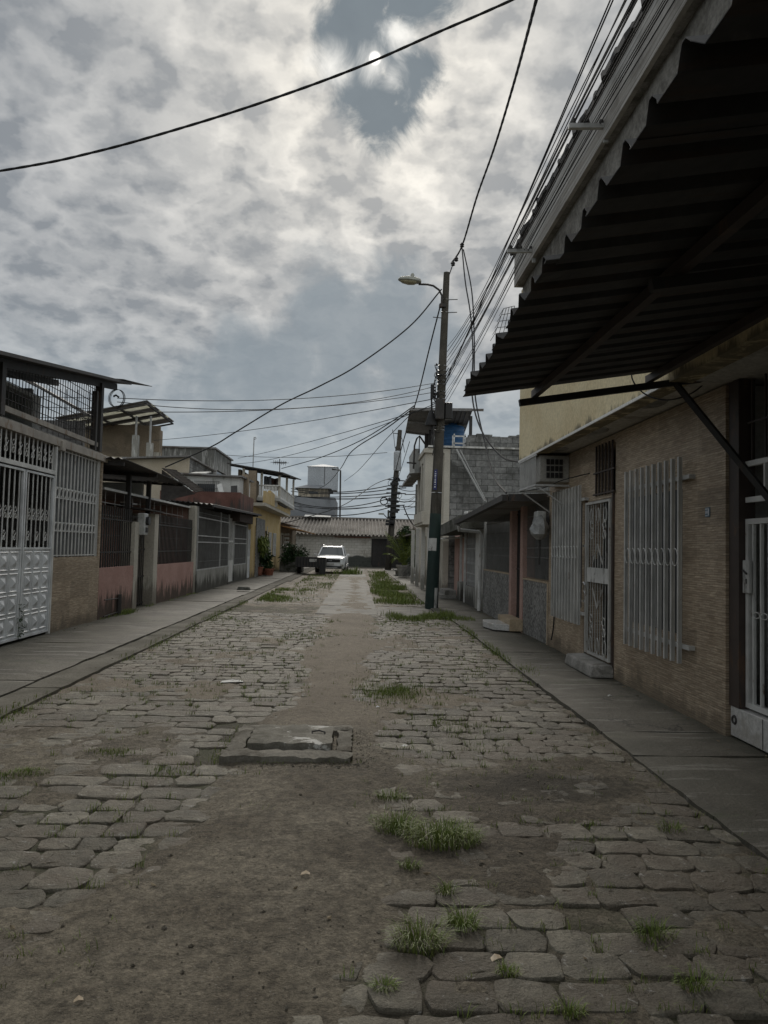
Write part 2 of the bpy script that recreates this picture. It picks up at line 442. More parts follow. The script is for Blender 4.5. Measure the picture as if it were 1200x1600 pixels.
material('painted_block', brickwall_col, 0.92, nbump(10, 0.02, 0.6), 0.2)
material('white_paint_metal', rusty((0.66, 0.66, 0.64), (0.22, 0.13, 0.08), 0.60, 14), 0.5, None, 0.45)
material('door_white', rusty((0.68, 0.70, 0.71), (0.32, 0.27, 0.22), 0.64, 9), 0.45, None, 0.45)
material('grey_paint_metal', rusty((0.42, 0.42, 0.41), (0.23, 0.17, 0.13), 0.62, 11), 0.5, None, 0.4)
material('grille_paint', rusty((0.50, 0.50, 0.48), (0.24, 0.17, 0.12), 0.62, 11), 0.5, None, 0.4)
material('dull_grille', rusty((0.17, 0.17, 0.165), (0.12, 0.085, 0.06), 0.6, 11), 0.6, None, 0.35)
material('door_paint', rusty((0.46, 0.455, 0.43), (0.17, 0.11, 0.075), 0.55, 12), 0.5, None, 0.4)
material('dark_metal', rusty((0.045, 0.042, 0.04), (0.085, 0.055, 0.04), 0.55, 8), 0.6, None, 0.4)
material('brown_metal', rusty((0.060, 0.046, 0.040), (0.10, 0.062, 0.042), 0.55, 8), 0.6, None, 0.35)
material('rust_beam', rusty((0.36, 0.33, 0.29), (0.20, 0.125, 0.08), 0.55, 7), 0.65, nbump(20, 0.006, 0.4), 0.35)


def awn_col(n, p):
    a = mottle((0.026, 0.025, 0.025), (0.048, 0.047, 0.046), 0.8, 12)(n, p)
    x, y, z = n.sep(p)
    sv = n.comb(n.math('MULTIPLY', x, 0.9), n.math('MULTIPLY', y, 7.0), 0.0)
    a = n.mix(n.math('MULTIPLY', n.ramp(n.noise(sv, 1.0, 7, 0.68, 0.3), 0.5, 0.64), 0.8), a, (0.052, 0.034, 0.024))
    return n.mix(n.math('MULTIPLY', n.ramp(n.noise(p, 2.4, 7, 0.7, 0.4), 0.58, 0.66), 0.7), a, (0.075, 0.073, 0.07))


material('awning_sheet', awn_col, 0.6, nbump(6, 0.012, 0.5), 0.4)
material('tin_roof', mottle((0.16, 0.155, 0.15), (0.24, 0.235, 0.23), 0.7, 14, (0.10, 0.07, 0.05), 0.8, 0.9), 0.6, nbump(8, 0.01, 0.3), 0.4)
material('fibre_cement', mottle((0.19, 0.17, 0.15), (0.29, 0.265, 0.235), 0.5, 7, (0.10, 0.09, 0.08), 0.7, 0.8), 0.9, nbump(8, 0.015, 0.5), 0.2)
material('translucent_sheet', mottle((0.60, 0.60, 0.50), (0.68, 0.68, 0.60), 1.0, 14), 0.5, None, 0.3, trans=0.75)
material('lean_roof', mottle((0.04, 0.036, 0.033), (0.065, 0.06, 0.056), 1.0, 9), 1.0, None, 0.0)
material('mossy_concrete', mottle((0.085, 0.085, 0.072), (0.15, 0.15, 0.135), 1.8, 16, (0.03, 0.034, 0.022), 0.85, 1.5), 0.95, nbump(12, 0.02, 0.7), 0.15)


def fascia_col(n, p):
    x, y, z = n.sep(p)
    sv = n.comb(n.math('MULTIPLY', y, 0.8), n.math('MULTIPLY', z, 34.0), 0.0)
    a = n.mix(n.ramp(n.noise(sv, 1.0, 6, 0.68, 0.25), 0.32, 0.66), (0.27, 0.255, 0.235), (0.50, 0.485, 0.46))
    a = n.mix(n.math('MULTIPLY', n.ramp(n.noise(p, 1.5, 6, 0.6), 0.5, 0.66), 0.55), a, (0.16, 0.15, 0.135))
    ln = n.ramp(n.math('PINGPONG', z, 0.065), 0.002, 0.007, 1.0, 0.0)
    return n.mix(n.math('MULTIPLY', ln, 0.7), a, (0.12, 0.11, 0.10))


material('fascia_board', fascia_col, 0.85, nbump(18, 0.008, 0.5), 0.2)
material('peeling_white', stained((0.60, 0.58, 0.54), (0.68, 0.66, 0.62), (0.20, 0.18, 0.15), 2.9, 3.2, 4, 1.0, (5.4, 6.2)), 0.9, nbump(12, 0.012, 0.6), 0.2)
material('bare_plaster', mottle((0.16, 0.15, 0.132), (0.26, 0.245, 0.22), 2.5, 20, (0.10, 0.09, 0.08), 0.8, 3.0), 0.92, nbump(14, 0.015, 0.7), 0.2)
material('soffit_paint', mottle((0.40, 0.385, 0.35), (0.48, 0.465, 0.43), 1.2, 18, (0.17, 0.15, 0.12), 0.8, 1.3), 0.9, nbump(14, 0.01, 0.4), 0.2)
material('white_tile', mottle((0.52, 0.515, 0.50), (0.60, 0.595, 0.575), 3, 30, (0.34, 0.31, 0.26), 0.6, 2.2), 0.35, None, 0.45)
material('beige_tile', mottle((0.42, 0.33, 0.22), (0.50, 0.40, 0.28), 3, 30, (0.26, 0.2, 0.14), 0.6, 2.2), 0.45, None, 0.4)
material('frosted_glass', mottle((0.030, 0.031, 0.032), (0.05, 0.052, 0.054), 1.5, 10, (0.025, 0.025, 0.024), 0.5, 1.5), 0.4, None, 0.5)
material('dark_glass', mottle((0.012, 0.014, 0.017), (0.022, 0.024, 0.028), 1.5, 10), 0.12, None, 0.5)
material('blind_grey', mottle((0.10, 0.103, 0.104), (0.15, 0.153, 0.152), 1.2, 18, (0.17, 0.17, 0.16), 0.6, 1.4), 0.8, None, 0.3)
material('black_rubber', mottle((0.016, 0.016, 0.017), (0.03, 0.03, 0.031), 5, 30), 0.7, None, 0.35)
material('pole_concrete', stained((0.065, 0.060, 0.050), (0.10, 0.092, 0.078), (0.035, 0.031, 0.026), -2.0, 9.0, 9, 0.5), 0.92, nbump(22, 0.012, 0.6), 0.2)
material('pole_green', rusty((0.018, 0.036, 0.032), (0.06, 0.062, 0.056), 0.60, 6), 0.6, nbump(25, 0.006, 0.4), 0.35)
material('worn_white', rusty((0.52, 0.52, 0.50), (0.14, 0.135, 0.125), 0.53, 9), 0.7, None, 0.3)
material('cover_frame', mottle((0.125, 0.115, 0.095), (0.21, 0.195, 0.165), 2.5, 45, (0.07, 0.06, 0.045), 0.8, 2.8), 0.92, nbump(20, 0.02, 0.8), 0.2)
material('plate_blue', (0.13, 0.20, 0.26), 0.45, None, 0.4)
material('sign_blue', (0.030, 0.035, 0.13), 0.45, None, 0.4)
material('sign_white', (0.62, 0.64, 0.68), 0.5, None, 0.4)
material('tank_blue', mottle((0.020, 0.085, 0.20), (0.028, 0.105, 0.24), 1.2, 8), 0.45, None, 0.4)
material('lamp_shell', mottle((0.27, 0.27, 0.23), (0.34, 0.34, 0.29), 4, 20), 0.5, None, 0.4)
material('lamp_lens', mottle((0.30, 0.27, 0.17), (0.36, 0.33, 0.22), 4, 20), 0.25, None, 0.5)
material('meter_plastic', mottle((0.40, 0.41, 0.40), (0.50, 0.51, 0.50), 6, 30), 0.35, None, 0.5)
material('ac_plastic', mottle((0.27, 0.26, 0.235), (0.33, 0.32, 0.295), 2, 25, (0.30, 0.28, 0.24), 0.5, 2), 0.55, None, 0.4)
material('terracotta', mottle((0.24, 0.095, 0.06), (0.31, 0.13, 0.085), 4, 25, (0.12, 0.07, 0.05), 0.6, 5), 0.85, nbump(25, 0.006, 0.4), 0.25)
material('stone_white', mottle((0.46, 0.455, 0.44), (0.56, 0.555, 0.54), 4, 25, (0.26, 0.25, 0.23), 0.6, 4), 0.8, nbump(20, 0.008, 0.4), 0.25)
material('bark', mottle((0.085, 0.065, 0.045), (0.14, 0.11, 0.08), 6, 40), 0.95, nbump(30, 0.01, 0.7), 0.2)
material('car_paint', (0.74, 0.75, 0.76), 0.22, None, 0.5)
material('car_black', (0.012, 0.012, 0.013), 0.35, None, 0.5)
material('car_glass', (0.05, 0.06, 0.062), 0.06, None, 0.8)
material('chrome', (0.62, 0.63, 0.64), 0.18, None, 0.5, 1.0)
material('light_lens', (0.55, 0.57, 0.58), 0.12, None, 0.6)
material('tail_red', (0.30, 0.02, 0.015), 0.25, None, 0.5)
material('plastic_bag', mottle((0.24, 0.245, 0.24), (0.34, 0.345, 0.34), 9, 40), 0.35, None, 0.5)
material('orange_tin', mottle((0.40, 0.22, 0.09), (0.47, 0.27, 0.12), 1.0, 10, (0.28, 0.16, 0.08), 0.5, 1.2), 0.6, None, 0.3)
material('grey_metal_tank', mottle((0.36, 0.38, 0.40), (0.42, 0.44, 0.46), 0.6, 8, (0.30, 0.31, 0.32), 0.5, 0.5), 0.6, None, 0.4)


def leaf_mat(name, c1, c2, c3):
    def f(n, p):
        geo = n.new('ShaderNodeNewGeometry')
        r = geo.outputs['Random Per Island']
        a = n.mix(r, c1, c2)
        return n.mix(n.ramp(n.noise(p, 2.3, 4), 0.45, 0.65), a, c3)
    m = material(name, f, 0.55, None, 0.3)
    m.node_tree.nodes['Principled BSDF'].inputs['Subsurface Weight'].default_value = 0.0
    return m


leaf_mat('leaf_dark', (0.022, 0.045, 0.018), (0.05, 0.09, 0.03), (0.035, 0.07, 0.022))
leaf_mat('leaf_bright', (0.09, 0.14, 0.025), (0.19, 0.22, 0.045), (0.13, 0.17, 0.03))
leaf_mat('grass_blade', (0.095, 0.15, 0.028), (0.23, 0.26, 0.07), (0.14, 0.19, 0.042))
material('dry_leaf', mottle((0.10, 0.075, 0.045), (0.22, 0.18, 0.12), 20, 60), 0.8, None, 0.2)
leaf_mat('grass_dry', (0.16, 0.15, 0.07), (0.25, 0.22, 0.12), (0.12, 0.14, 0.05))
M = MATS


# ------------------------------------------------------------------ mesh helpers
def wloc(o):
    v = Vector((0, 0, 0))
    while o is not None:
        v += o.location; o = o.parent
    return v


class MB:
    def __init__(s): s.v = []; s.f = []

    def add(s, vs, fs):
        k = len(s.v)
        s.v.extend(tuple(p) for p in vs)
        s.f.extend(tuple(i + k for i in f) for f in fs)
        return s

    def box(s, x0, x1, y0, y1, z0, z1):
        if x0 > x1: x0, x1 = x1, x0
        if y0 > y1: y0, y1 = y1, y0
        if z0 > z1: z0, z1 = z1, z0
        return s.add([(x0, y0, z0), (x1, y0, z0), (x1, y1, z0), (x0, y1, z0), (x0, y0, z1), (x1, y0, z1), (x1, y1, z1), (x0, y1, z1)],
                     [(3, 2, 1, 0), (4, 5, 6, 7), (0, 1, 5, 4), (1, 2, 6, 5), (2, 3, 7, 6), (3, 0, 4, 7)])

    def hexa(s, p):
        """8 corners: 4 bottom (counter-clockwise from above) then 4 top"""
        return s.add(p, [(3, 2, 1, 0), (4, 5, 6, 7), (0, 1, 5, 4), (1, 2, 6, 5), (2, 3, 7, 6), (3, 0, 4, 7)])

    def slab(s, a, b, c, d, t):
        """quad a b c d extruded down its normal by t"""
        a, b, c, d = map(Vector, (a, b, c, d))
        n = (b - a).cross(d - a).normalized() * t
        return s.hexa([a - n, b - n, c - n, d - n, a, b, c, d])

    def quad(s, a, b, c, d): return s.add([a, b, c, d], [(0, 1, 2, 3)])

    def bar(s, p, q, w, h, up=(0, 0, 1)):
        p, q = Vector(p), Vector(q)
        d = (q - p).normalized()
        u = Vector(up)
        if abs(d.dot(u)) > 0.98: u = Vector((1, 0, 0))
        a = d.cross(u).normalized(); b = a.cross(d).normalized()
        vs = []
        for o in (p, q):
            for (i, j) in ((-1, -1), (1, -1), (1, 1), (-1, 1)):
                vs.append(o + a * (i * w / 2) + b * (j * h / 2))
        return s.add(vs, [(3, 2, 1, 0), (4, 5, 6, 7), (0, 1, 5, 4), (1, 2, 6, 5), (2, 3, 7, 6), (3, 0, 4, 7)])

    def tube(s, pts, r, n=6, cap=True, closed=False):
        pts = [Vector(p) for p in pts]
        m = len(pts)
        rs = r if isinstance(r, (list, tuple)) else [r] * m
        vs = []; prev = None
        for i, p in enumerate(pts):
            if closed: d = pts[(i + 1) % m] - pts[i - 1]
            else: d = pts[min(i + 1, m - 1)] - pts[max(i - 1, 0)]
            d.normalize()
            if prev is None:
                u = Vector((0, 0, 1)) if abs(d.z) < 0.9 else Vector((1, 0, 0))
                a = d.cross(u).normalized()
            else:
                a = (prev - d * prev.dot(d)).normalized()
            prev = a
            b = d.cross(a)
            for k in range(n):
                t = 2 * math.pi * k / n
                vs.append(p + (a * math.cos(t) + b * math.sin(t)) * rs[i])
        fs = []
        for i in range(m if closed else m - 1):
            j = (i + 1) % m
            for k in range(n):
                k2 = (k + 1) % n
                fs.append((i * n + k, i * n + k2, j * n + k2, j * n + k))
        if cap and not closed:
            fs.append(tuple(range(n - 1, -1, -1))); fs.append(tuple((m - 1) * n + k for k in range(n)))
        return s.add(vs, fs)

    def ring(s, c, axis, ra, r, n=16, m=5, rb=None):
        c = Vector(c); ax = Vector(axis).normalized()
        u = Vector((0, 0, 1)) if abs(ax.z) < 0.9 else Vector((1, 0, 0))
        a = ax.cross(u).normalized(); b = ax.cross(a).normalized()
        rb = ra if rb is None else rb
        return s.tube([c + a * (ra * math.cos(2 * math.pi * k / n)) + b * (rb * math.sin(2 * math.pi * k / n)) for k in range(n)], r, m, closed=True)

    def lathe(s, c, prof, n=12, cap=True):
        c = Vector(c); vs = []; fs = []
        for (r, z) in prof:
            for k in range(n):
                t = 2 * math.pi * k / n
                vs.append((c.x + r * math.cos(t), c.y + r * math.sin(t), c.z + z))
        for i in range(len(prof) - 1):
            for k in range(n):
                k2 = (k + 1) % n
                fs.append((i * n + k, i * n + k2, (i + 1) * n + k2, (i + 1) * n + k))
        if cap:
            fs.append(tuple(range(n - 1, -1, -1))); fs.append(tuple((len(prof) - 1) * n + k for k in range(n)))
        return s.add(vs, fs)

    def prism(s, poly, axis, a0, a1):
        """poly in the two other axes (in xyz order), extruded along axis"""
        def pt(u, v, w):
            return {'x': (w, u, v), 'y': (u, w, v), 'z': (u, v, w)}[axis]
        n = len(poly)
        vs = [pt(u, v, a0) for (u, v) in poly] + [pt(u, v, a1) for (u, v) in poly]
        fs = [tuple(range(n - 1, -1, -1)), tuple(range(n, 2 * n))] + [(i, (i + 1) % n, n + (i + 1) % n, n + i) for i in range(n)]
        return s.add(vs, fs)

    def corr(s, o, u, v, nwave, amp, t=0.008, seg=6, shape='sin', nv=1, jit=0.0):
        """corrugated sheet with thickness: waves run along u (count nwave), ridges run along v"""
        o, u, v = Vector(o), Vector(u), Vector(v)
        nn = u.cross(v).normalized()
        if nn.z < 0: nn = -nn
        N = int(nwave * seg)
        top = []
        offs = [rng.uniform(-jit, jit) for _ in range(int(nwave) + 2)]
        for j in range(nv + 1):
            for i in range(N + 1):
                ph = (i / seg) % 1.0
                if shape == 'sin': h = math.sin(2 * math.pi * ph)
                elif shape == 'trap': h = 1.0 if ph < 0.25 else (-1.0 if ph > 0.4 and ph < 0.85 else 0.2)
                elif shape == 'rib': h = -1.0 if ph < 0.55 else (1.0 if 0.64 < ph < 0.9 else 0.0)
                else: h = 1 - 2 * ph
                e = v.normalized() * (offs[i // seg] if j == 0 else 0.0)
                top.append(o + u * (i / N) + v * (j / nv) + nn * (amp * h) + e)
        k = len(top)
        bot = [p - nn * t for p in top]
        fs = []
        w = N + 1
        for j in range(nv):
            for i in range(N):
                a = j * w + i
                fs.append((a, a + 1, a + w + 1, a + w)); fs.append((k + a + w, k + a + w + 1, k + a + 1, k + a))
        for i in range(N):
            fs.append((k + i, k + i + 1, i + 1, i))
            a = nv * w + i; fs.append((a, a + 1, k + a + 1, k + a))
        for j in range(nv):
            a = j * w; fs.append((a, a + w, k + a + w, k + a))
            a = j * w + N; fs.append((a + w, a, k + a, k + a + w))
        return s.add(top + bot, fs)

    def wall(s, axis, c, t, a0, a1, z0, z1, holes=()):
        """upright wall in the plane axis=c, thickness t (towards +axis if t>0), spanning a0..a1 along the other axis,
        with rectangular openings (a0,a1,z0,z1) and their reveals"""
        As = sorted({a0, a1, *[h[0] for h in holes], *[h[1] for h in holes]}); As = [a for a in As if a0 <= a <= a1]
        Zs = sorted({z0, z1, *[h[2] for h in holes], *[h[3] for h in holes]}); Zs = [z for z in Zs if z0 <= z <= z1]
        def pt(a, z, k):
            cc = c + (t if k else 0)
            return (cc, a, z) if axis == 'x' else (a, cc, z)
        def inside(a, z): return any(h[0] < a < h[1] and h[2] < z < h[3] for h in holes)
        solid = {}
        for i in range(len(As) - 1):
            for j in range(len(Zs) - 1):
                solid[i, j] = not inside((As[i] + As[i + 1]) / 2, (Zs[j] + Zs[j + 1]) / 2)
        for (i, j), ok in solid.items():
            if not ok: continue
            A, B, Z0, Z1 = As[i], As[i + 1], Zs[j], Zs[j + 1]
            for k in (0, 1):
                s.add([pt(A, Z0, k), pt(B, Z0, k), pt(B, Z1, k), pt(A, Z1, k)], [(0, 1, 2, 3)])
            for (di, dj, q) in ((-1, 0, ((A, Z0), (A, Z1))), (1, 0, ((B, Z0), (B, Z1))), (0, -1, ((A, Z0), (B, Z0))), (0, 1, ((A, Z1), (B, Z1)))):
                if not solid.get((i + di, j + dj), False):
                    (p, r) = q
                    s.add([pt(*p, 0), pt(*r, 0), pt(*r, 1), pt(*p, 1)], [(0, 1, 2, 3)])
        return s

    def build(s, name, mat, parent=None, smooth=False, bevel=0.0, kind=None):
        me = bpy.data.meshes.new(name)
        off = wloc(parent) if parent is not None else Vector((0, 0, 0))
        vs = [(x - off.x, y - off.y, z - off.z) for (x, y, z) in s.v]
        me.from_pydata(vs, [], s.f)
        if len(s.f) < 6000:
            bm_ = bmesh.new(); bm_.from_mesh(me); bmesh.ops.recalc_face_normals(bm_, faces=bm_.faces); bm_.to_mesh(me); bm_.free()
        me.materials.append(M[mat] if isinstance(mat, str) else mat)
        if smooth:
            me.polygons.foreach_set('use_smooth', [True] * len(me.polygons))
            me.set_sharp_from_angle(angle=R_(38))
        o = bpy.data.objects.new(name, me)
        col.objects.link(o)
        if parent is not None: o.parent = parent
        if bevel:
            b = o.modifiers.new('bevel', 'BEVEL'); b.width = bevel; b.segments = 2; b.limit_method = 'ANGLE'
        if kind: o['kind'] = kind
        return o


def tag(o, label, cat, group=None, kind=None):
    o['label'] = label; o['category'] = cat
    if group: o['group'] = group
    if kind: o['kind'] = kind
    return o


def thing(name, label, cat, loc=(0, 0, 0), group=None):
    o = bpy.data.objects.new(name, None)
    o.empty_display_size = 0.2
    col.objects.link(o)
    o.location = loc
    return tag(o, label, cat, group)


def copy_tree(o, parent=None):
    c = o.copy(); col.objects.link(c)
    if parent is not None: c.parent = parent
    for ch in list(o.children): copy_tree(ch, c)
    return c


def B(*a): return MB().box(*a)


# ================================================================== GROUND
def sstep(x, a, b):
    t = np.clip((x - a) / (b - a), 0, 1)
    return t * t * (3 - 2 * t)


_perm = npr.permutation(512)


def vnoise(x, y, seed=0):
    """value noise on arrays, 0..1"""
    xi = np.floor(x).astype(int); yi = np.floor(y).astype(int)
    xf = x - xi; yf = y - yi
    u = xf * xf * (3 - 2 * xf); v = yf * yf * (3 - 2 * yf)
    def h(a, b):
        return _perm[(_perm[(a + seed * 37) % 512] + b) % 512] / 511.0
    return (h(xi, yi) * (1 - u) + h(xi + 1, yi) * u) * (1 - v) + (h(xi, yi + 1) * (1 - u) + h(xi + 1, yi + 1) * u) * v


def fbm(x, y, o=4, seed=0):
    s = 0; a = 0.5; t = 0
    for i in range(o):
        s = s + a * vnoise(x * 2 ** i, y * 2 ** i, seed + i); t += a; a *= 0.5
    return s / t


def dirt_amount(X, Y):
    """0 = stones clear of dirt, 1 = buried"""
    n = (fbm(X * 1.3 + 40, Y * 1.3 + 9, 4, 3) - 0.5)
    xl = np.interp(Y, [1.5, 2.6, 3.4, 4.2, 5.0, 6.2, 8.0, 10.5, 14.0, 17.0, 24], [-1.7, -1.22, -1.05, -0.98, -0.92, -0.75, -0.62, -0.62, -0.62, -0.55, -0.3])
    xr = np.interp(Y, [1.5, 2.6, 3.4, 4.2, 5.0, 6.2, 8.0, 10.5, 14.0, 17.0, 24], [-0.2, -0.13, 0.1, 0.10, 0.30, 0.30, 0.14, 0.24, 0.34, 0.45, 0.2])
    d = np.minimum(X - xl, xr - X)
    m = sstep(d + n * 0.75, -0.24, 0.26)
    # half buried apron on the right in front of the cover, and the worn crust on the left
    a1 = sstep(1 - ((X - 1.1) / 1.15) ** 2 - ((Y - 4.95) / 0.85) ** 2 + n * 1.6, -0.1, 0.6) * 0.54
    a2 = sstep(1 - ((X + 2.1) / 1.1) ** 2 - ((Y - 5.9) / 1.3) ** 2 + n * 2.2, 0.1, 0.9) * 0.55
    a3 = sstep(n, 0.10, 0.22) * 0.6
    a4 = sstep(Y, 17, 24) * 0.45
    return np.maximum.reduce([m, a1, a2, a3 + 0 * X, a4 + 0 * X])


def dirt_z(X, Y):
    d = dirt_amount(X, Y)
    return (-0.0105 + d * 0.028 + (fbm(X * 5, Y * 5, 4, 21) - 0.5) * 0.020 + (fbm(X * 16 + 7, Y * 16, 3, 33) - 0.5) * 0.013
            + (fbm(X * 0.6, Y * 0.6, 2, 55) - 0.5) * 0.02)


_lx = np.arange(-3.3, 2.6, 0.03); _ly = np.arange(0.4, 61, 0.03)
_LX, _LY = np.meshgrid(_lx, _ly)
_DA = dirt_amount(_LX, _LY); _DZ = dirt_z(_LX, _LY)


def _ix(x, y): return min(max(int((y - 0.4) / 0.03 + .5), 0), len(_ly) - 1), min(max(int((x + 3.3) / 0.03 + .5), 0), len(_lx) - 1)


def da(x, y): return float(_DA[_ix(x, y)])


def dz_(x, y): return float(_DZ[_ix(x, y)])


# far ground sheet
g = MB(); g.quad((-900, -900, -0.09), (900, -900, -0.09), (900, 1500, -0.09), (-900, 1500, -0.09))
g.build('ground', 'dirt', kind='structure')

# dirt bed of the road: a fine height field near the camera, coarser beyond
ys = [0.6]
while ys[-1] < 60: ys.append(ys[-1] + max(0.026, (ys[-1]) * 0.0085))
ys = np.array(ys); xs = np.linspace(-3.12, 2.32, 176)
GX, GY = np.meshgrid(xs, ys)
GZ = dirt_z(GX, GY)
edge = np.minimum(GX + 3.12, 2.32 - GX)
GZ = GZ - 0.03 * (1 - sstep(edge, 0, 0.1))
nv, nu = GX.shape
me = bpy.data.meshes.new('road')
vv = np.stack([GX.ravel(), GY.ravel(), GZ.ravel()], 1)
ii = np.arange(nv * nu).reshape(nv, nu)
ff = np.stack([ii[:-1, :-1].ravel(), ii[:-1, 1:].ravel(), ii[1:, 1:].ravel(), ii[1:, :-1].ravel()], 1)
me.from_pydata(vv.tolist(), [], ff.tolist())
me.materials.append(M['dirt'])
me.polygons.foreach_set('use_smooth', [True] * len(me.polygons))
road = bpy.data.objects.new('road', me); col.objects.link(road); road['kind'] = 'structure'

# paving stones in staggered rows across the street, each an irregular rounded block
st = MB()
JOINTS = []
y = 1.55
row = 0
while y < 56:
    near = y < 9
    far_k = 1.0
    dep = rng.uniform(0.175, 0.215) if y < 20 else rng.uniform(0.22, 0.27)
    if 4.6 < y < 8.0: dep *= 1.12
    x = -3.04 + rng.uniform(-0.12, 0.0)
    wob = [rng.uniform(-1, 1) for _ in range(3)]
    while x < 2.10:
        wid = rng.uniform(0.19, 0.285)
        if x < -0.8 and 4.6 < y < 8.0: wid *= rng.uniform(1.1, 1.7)
        x1 = x + wid
        if x1 > 2.13: x1 = 2.13
        if x1 - x < 0.08: break
        cx, cy = (x + x1) / 2, y + dep / 2
        dm = da(cx, cy)
        strip = (-0.95 < cx < 0.55 and y > 17.2) or 17.2 < y < 19.9
        manhole = -1.02 < cx < 0.07 and 5.25 < y < 6.45
        if dm < 0.93 and not strip and not manhole and rng.random() > 0.012:
            gp = rng.uniform(0.004, 0.009) if y < 20 else 0.012
            hw, hd = (x1 - x) / 2 - gp, dep / 2 - gp
            wv = 0.035 * math.sin(cx * 1.3 + y * 0.35) + 0.012 * math.sin(cx * 3.1 + wob[0] * 3)
            J = lambda a: rng.uniform(-a, a)
            if y < 16: JOINTS += [(cx + hw + gp, cy + J(hd) + wv), (cx + J(hw), cy + hd + gp + wv), (cx + J(hw), cy + hd + gp + wv)]
            k0 = rng.uniform(0.004, 0.034); k1 = rng.uniform(0.004, 0.034)
            px = [(-hw + k0 * .6 + J(.012), -hd + J(.014)), (J(.06), -hd + J(.014) - 0.006), (hw - k1 * .6 + J(.012), -hd + J(.014)),
                  (hw + k1 * .75, J(.05)), (hw - k1 * .6 + J(.012), hd + J(.014)), (J(.06), hd + J(.014) + 0.006), (-hw + k0 * .6 + J(.012), hd + J(.014)), (-hw - k0 * .75, J(.05))]
            # chamfer the corners a little
            if near:
                q = []
                for k in range(8):
                    a_, b_, c_ = Vector(px[k - 1]), Vector(px[k]), Vector(px[(k + 1) % 8])
                    if k % 2 == 0:
                        r1 = rng.uniform(0.08, 0.30)
                        q.append(tuple(b_ + (a_ - b_) * r1)); q.append(tuple(b_ + (a_ + c_ - 2 * b_) * (r1 * 0.28))); q.append(tuple(b_ + (c_ - b_) * r1))
                    else: q.append(tuple(b_))
                px = q
            n = len(px)
            z0 = J(.0055) + (fbm(np.array([cx * .6]), np.array([cy * .6]), 2, 55)[0] - 0.5) * 0.02
            tx, ty = J(.024), J(.024)
            vs = []
            for (sc_, dz) in ((1.0, -0.06), (1.0, -0.0095), (0.975, -0.0030), (0.93, 0.0), (0.55, 0.0005)):
                for (ax, ay) in px:
                    vs.append((cx + ax * sc_, cy + ay * sc_ + wv, z0 + dz + tx * ax + ty * ay + (J(.0028) if near and dz > -0.01 else 0)))
            fs = []
            for r in range(4):
                for k in range(n):
                    k2 = (k + 1) % n
                    fs.append((r * n + k, r * n + k2, (r + 1) * n + k2, (r + 1) * n + k))
            fs.append(tuple(4 * n + k for k in range(n)))
            st.add(vs, fs)
        x = x1
    y += dep
    row += 1
st.build('cobblestone_road', 'paving_stone', smooth=True, kind='structure')


def paving(name, mat, rows, zt, thick=0.2, seg=0.5, wob=0.006):
    """concrete slabs: rows of (x0,x1,[y joints]); each slab is a slightly uneven sheet with a real gap to the next"""
    m = MB()
    for (x0, x1, js) in rows:
        for (ya, yb) in zip(js[:-1], js[1:]):
            gp = 0.006
            nx = max(2, int((x1 - x0) / 0.25)); ny = max(2, min(14, int((yb - ya) / .22) + 1))
            dz = rng.uniform(-wob, wob)
            vs = []; fs = []
            for j in range(ny + 1):
                for i in range(nx + 1):
                    X = x0 + (x1 - x0) * i / nx; Y = ya + gp + (yb - ya - 2 * gp) * j / ny
                    e = 0.010 if i in (0, nx) else 0
                    X += rng.uniform(-e, e) if i in (0, nx) else 0
                    vs.append((X, Y, zt + dz + rng.uniform(-.004, .004) - (0.008 if i in (0, nx) or j in (0, ny) else 0)))
            w = nx + 1
            for j in range(ny):
                for i in range(nx):
                    a = j * w + i; fs.append((a, a + 1, a + w + 1, a + w))
            k = len(vs)
            rim = [i for i in range(w)] + [j * w + nx for j in range(1, ny + 1)] + [ny * w + i for i in range(nx - 1, -1, -1)] + [j * w for j in range(ny - 1, 0, -1)]
            for q, r in enumerate(rim): vs.append((vs[r][0], vs[r][1], zt - thick))
            for q in range(len(rim)):
                q2 = (q + 1) % len(rim); fs.append((rim[q], k + q, k + q2, rim[q2]))
            m.add(vs, fs)
    o = m.build(name, mat, smooth=True, kind='structure')
    return o


def joints(a, b, step, jit=0.2):
    r = [a]
    while r[-1] + step * 1.4 < b: r.append(r[-1] + step + rng.uniform(-jit, jit))
    return r + [b]


paving('left_pavement', 'pavement_concrete', [(-5.9, -3.42, joints(-9, 60, 2.9))], 0.055)
paving('left_kerb', 'kerb_concrete', [(-3.405, -3.03, joints(-9, 33, 2.4)), (-3.405, -2.9, joints(33, 60, 3.0))], 0.04)
paving('right_pavement', 'pavement_concrete', [(2.13, 3.9, [-9, -6, -3, -0.4, 2.2, 4.35, 5.62, 6.35, 8.6, 11.2, 13.9, 16.6]), (1.95, 3.9, joints(16.6, 56, 3.0))], 0.034)
paving('concrete_path', 'pavement_concrete', [(-0.92, 0.52, [19.75, 23.6, 27.5, 31.2, 35.5, 39.6, 44, 50, 57]), (0.52, 1.95, [17.3, 19.75]), (-0.92, 0.52, [17.25, 19.75])], 0.012, 0.08)
# cross road at the end of the street, under the far wall
paving('end_road', 'pavement_concrete', [(-9, 9, [56.2, 58.2, 60.3])], 0.03, 0.15, wob=0.003)

# inspection cover with a raised frame
cv = thing('inspection_cover', 'square raised concrete inspection cover with chipped white paint in the dirt of the road', 'manhole cover', (-0.46, 5.85, 0))


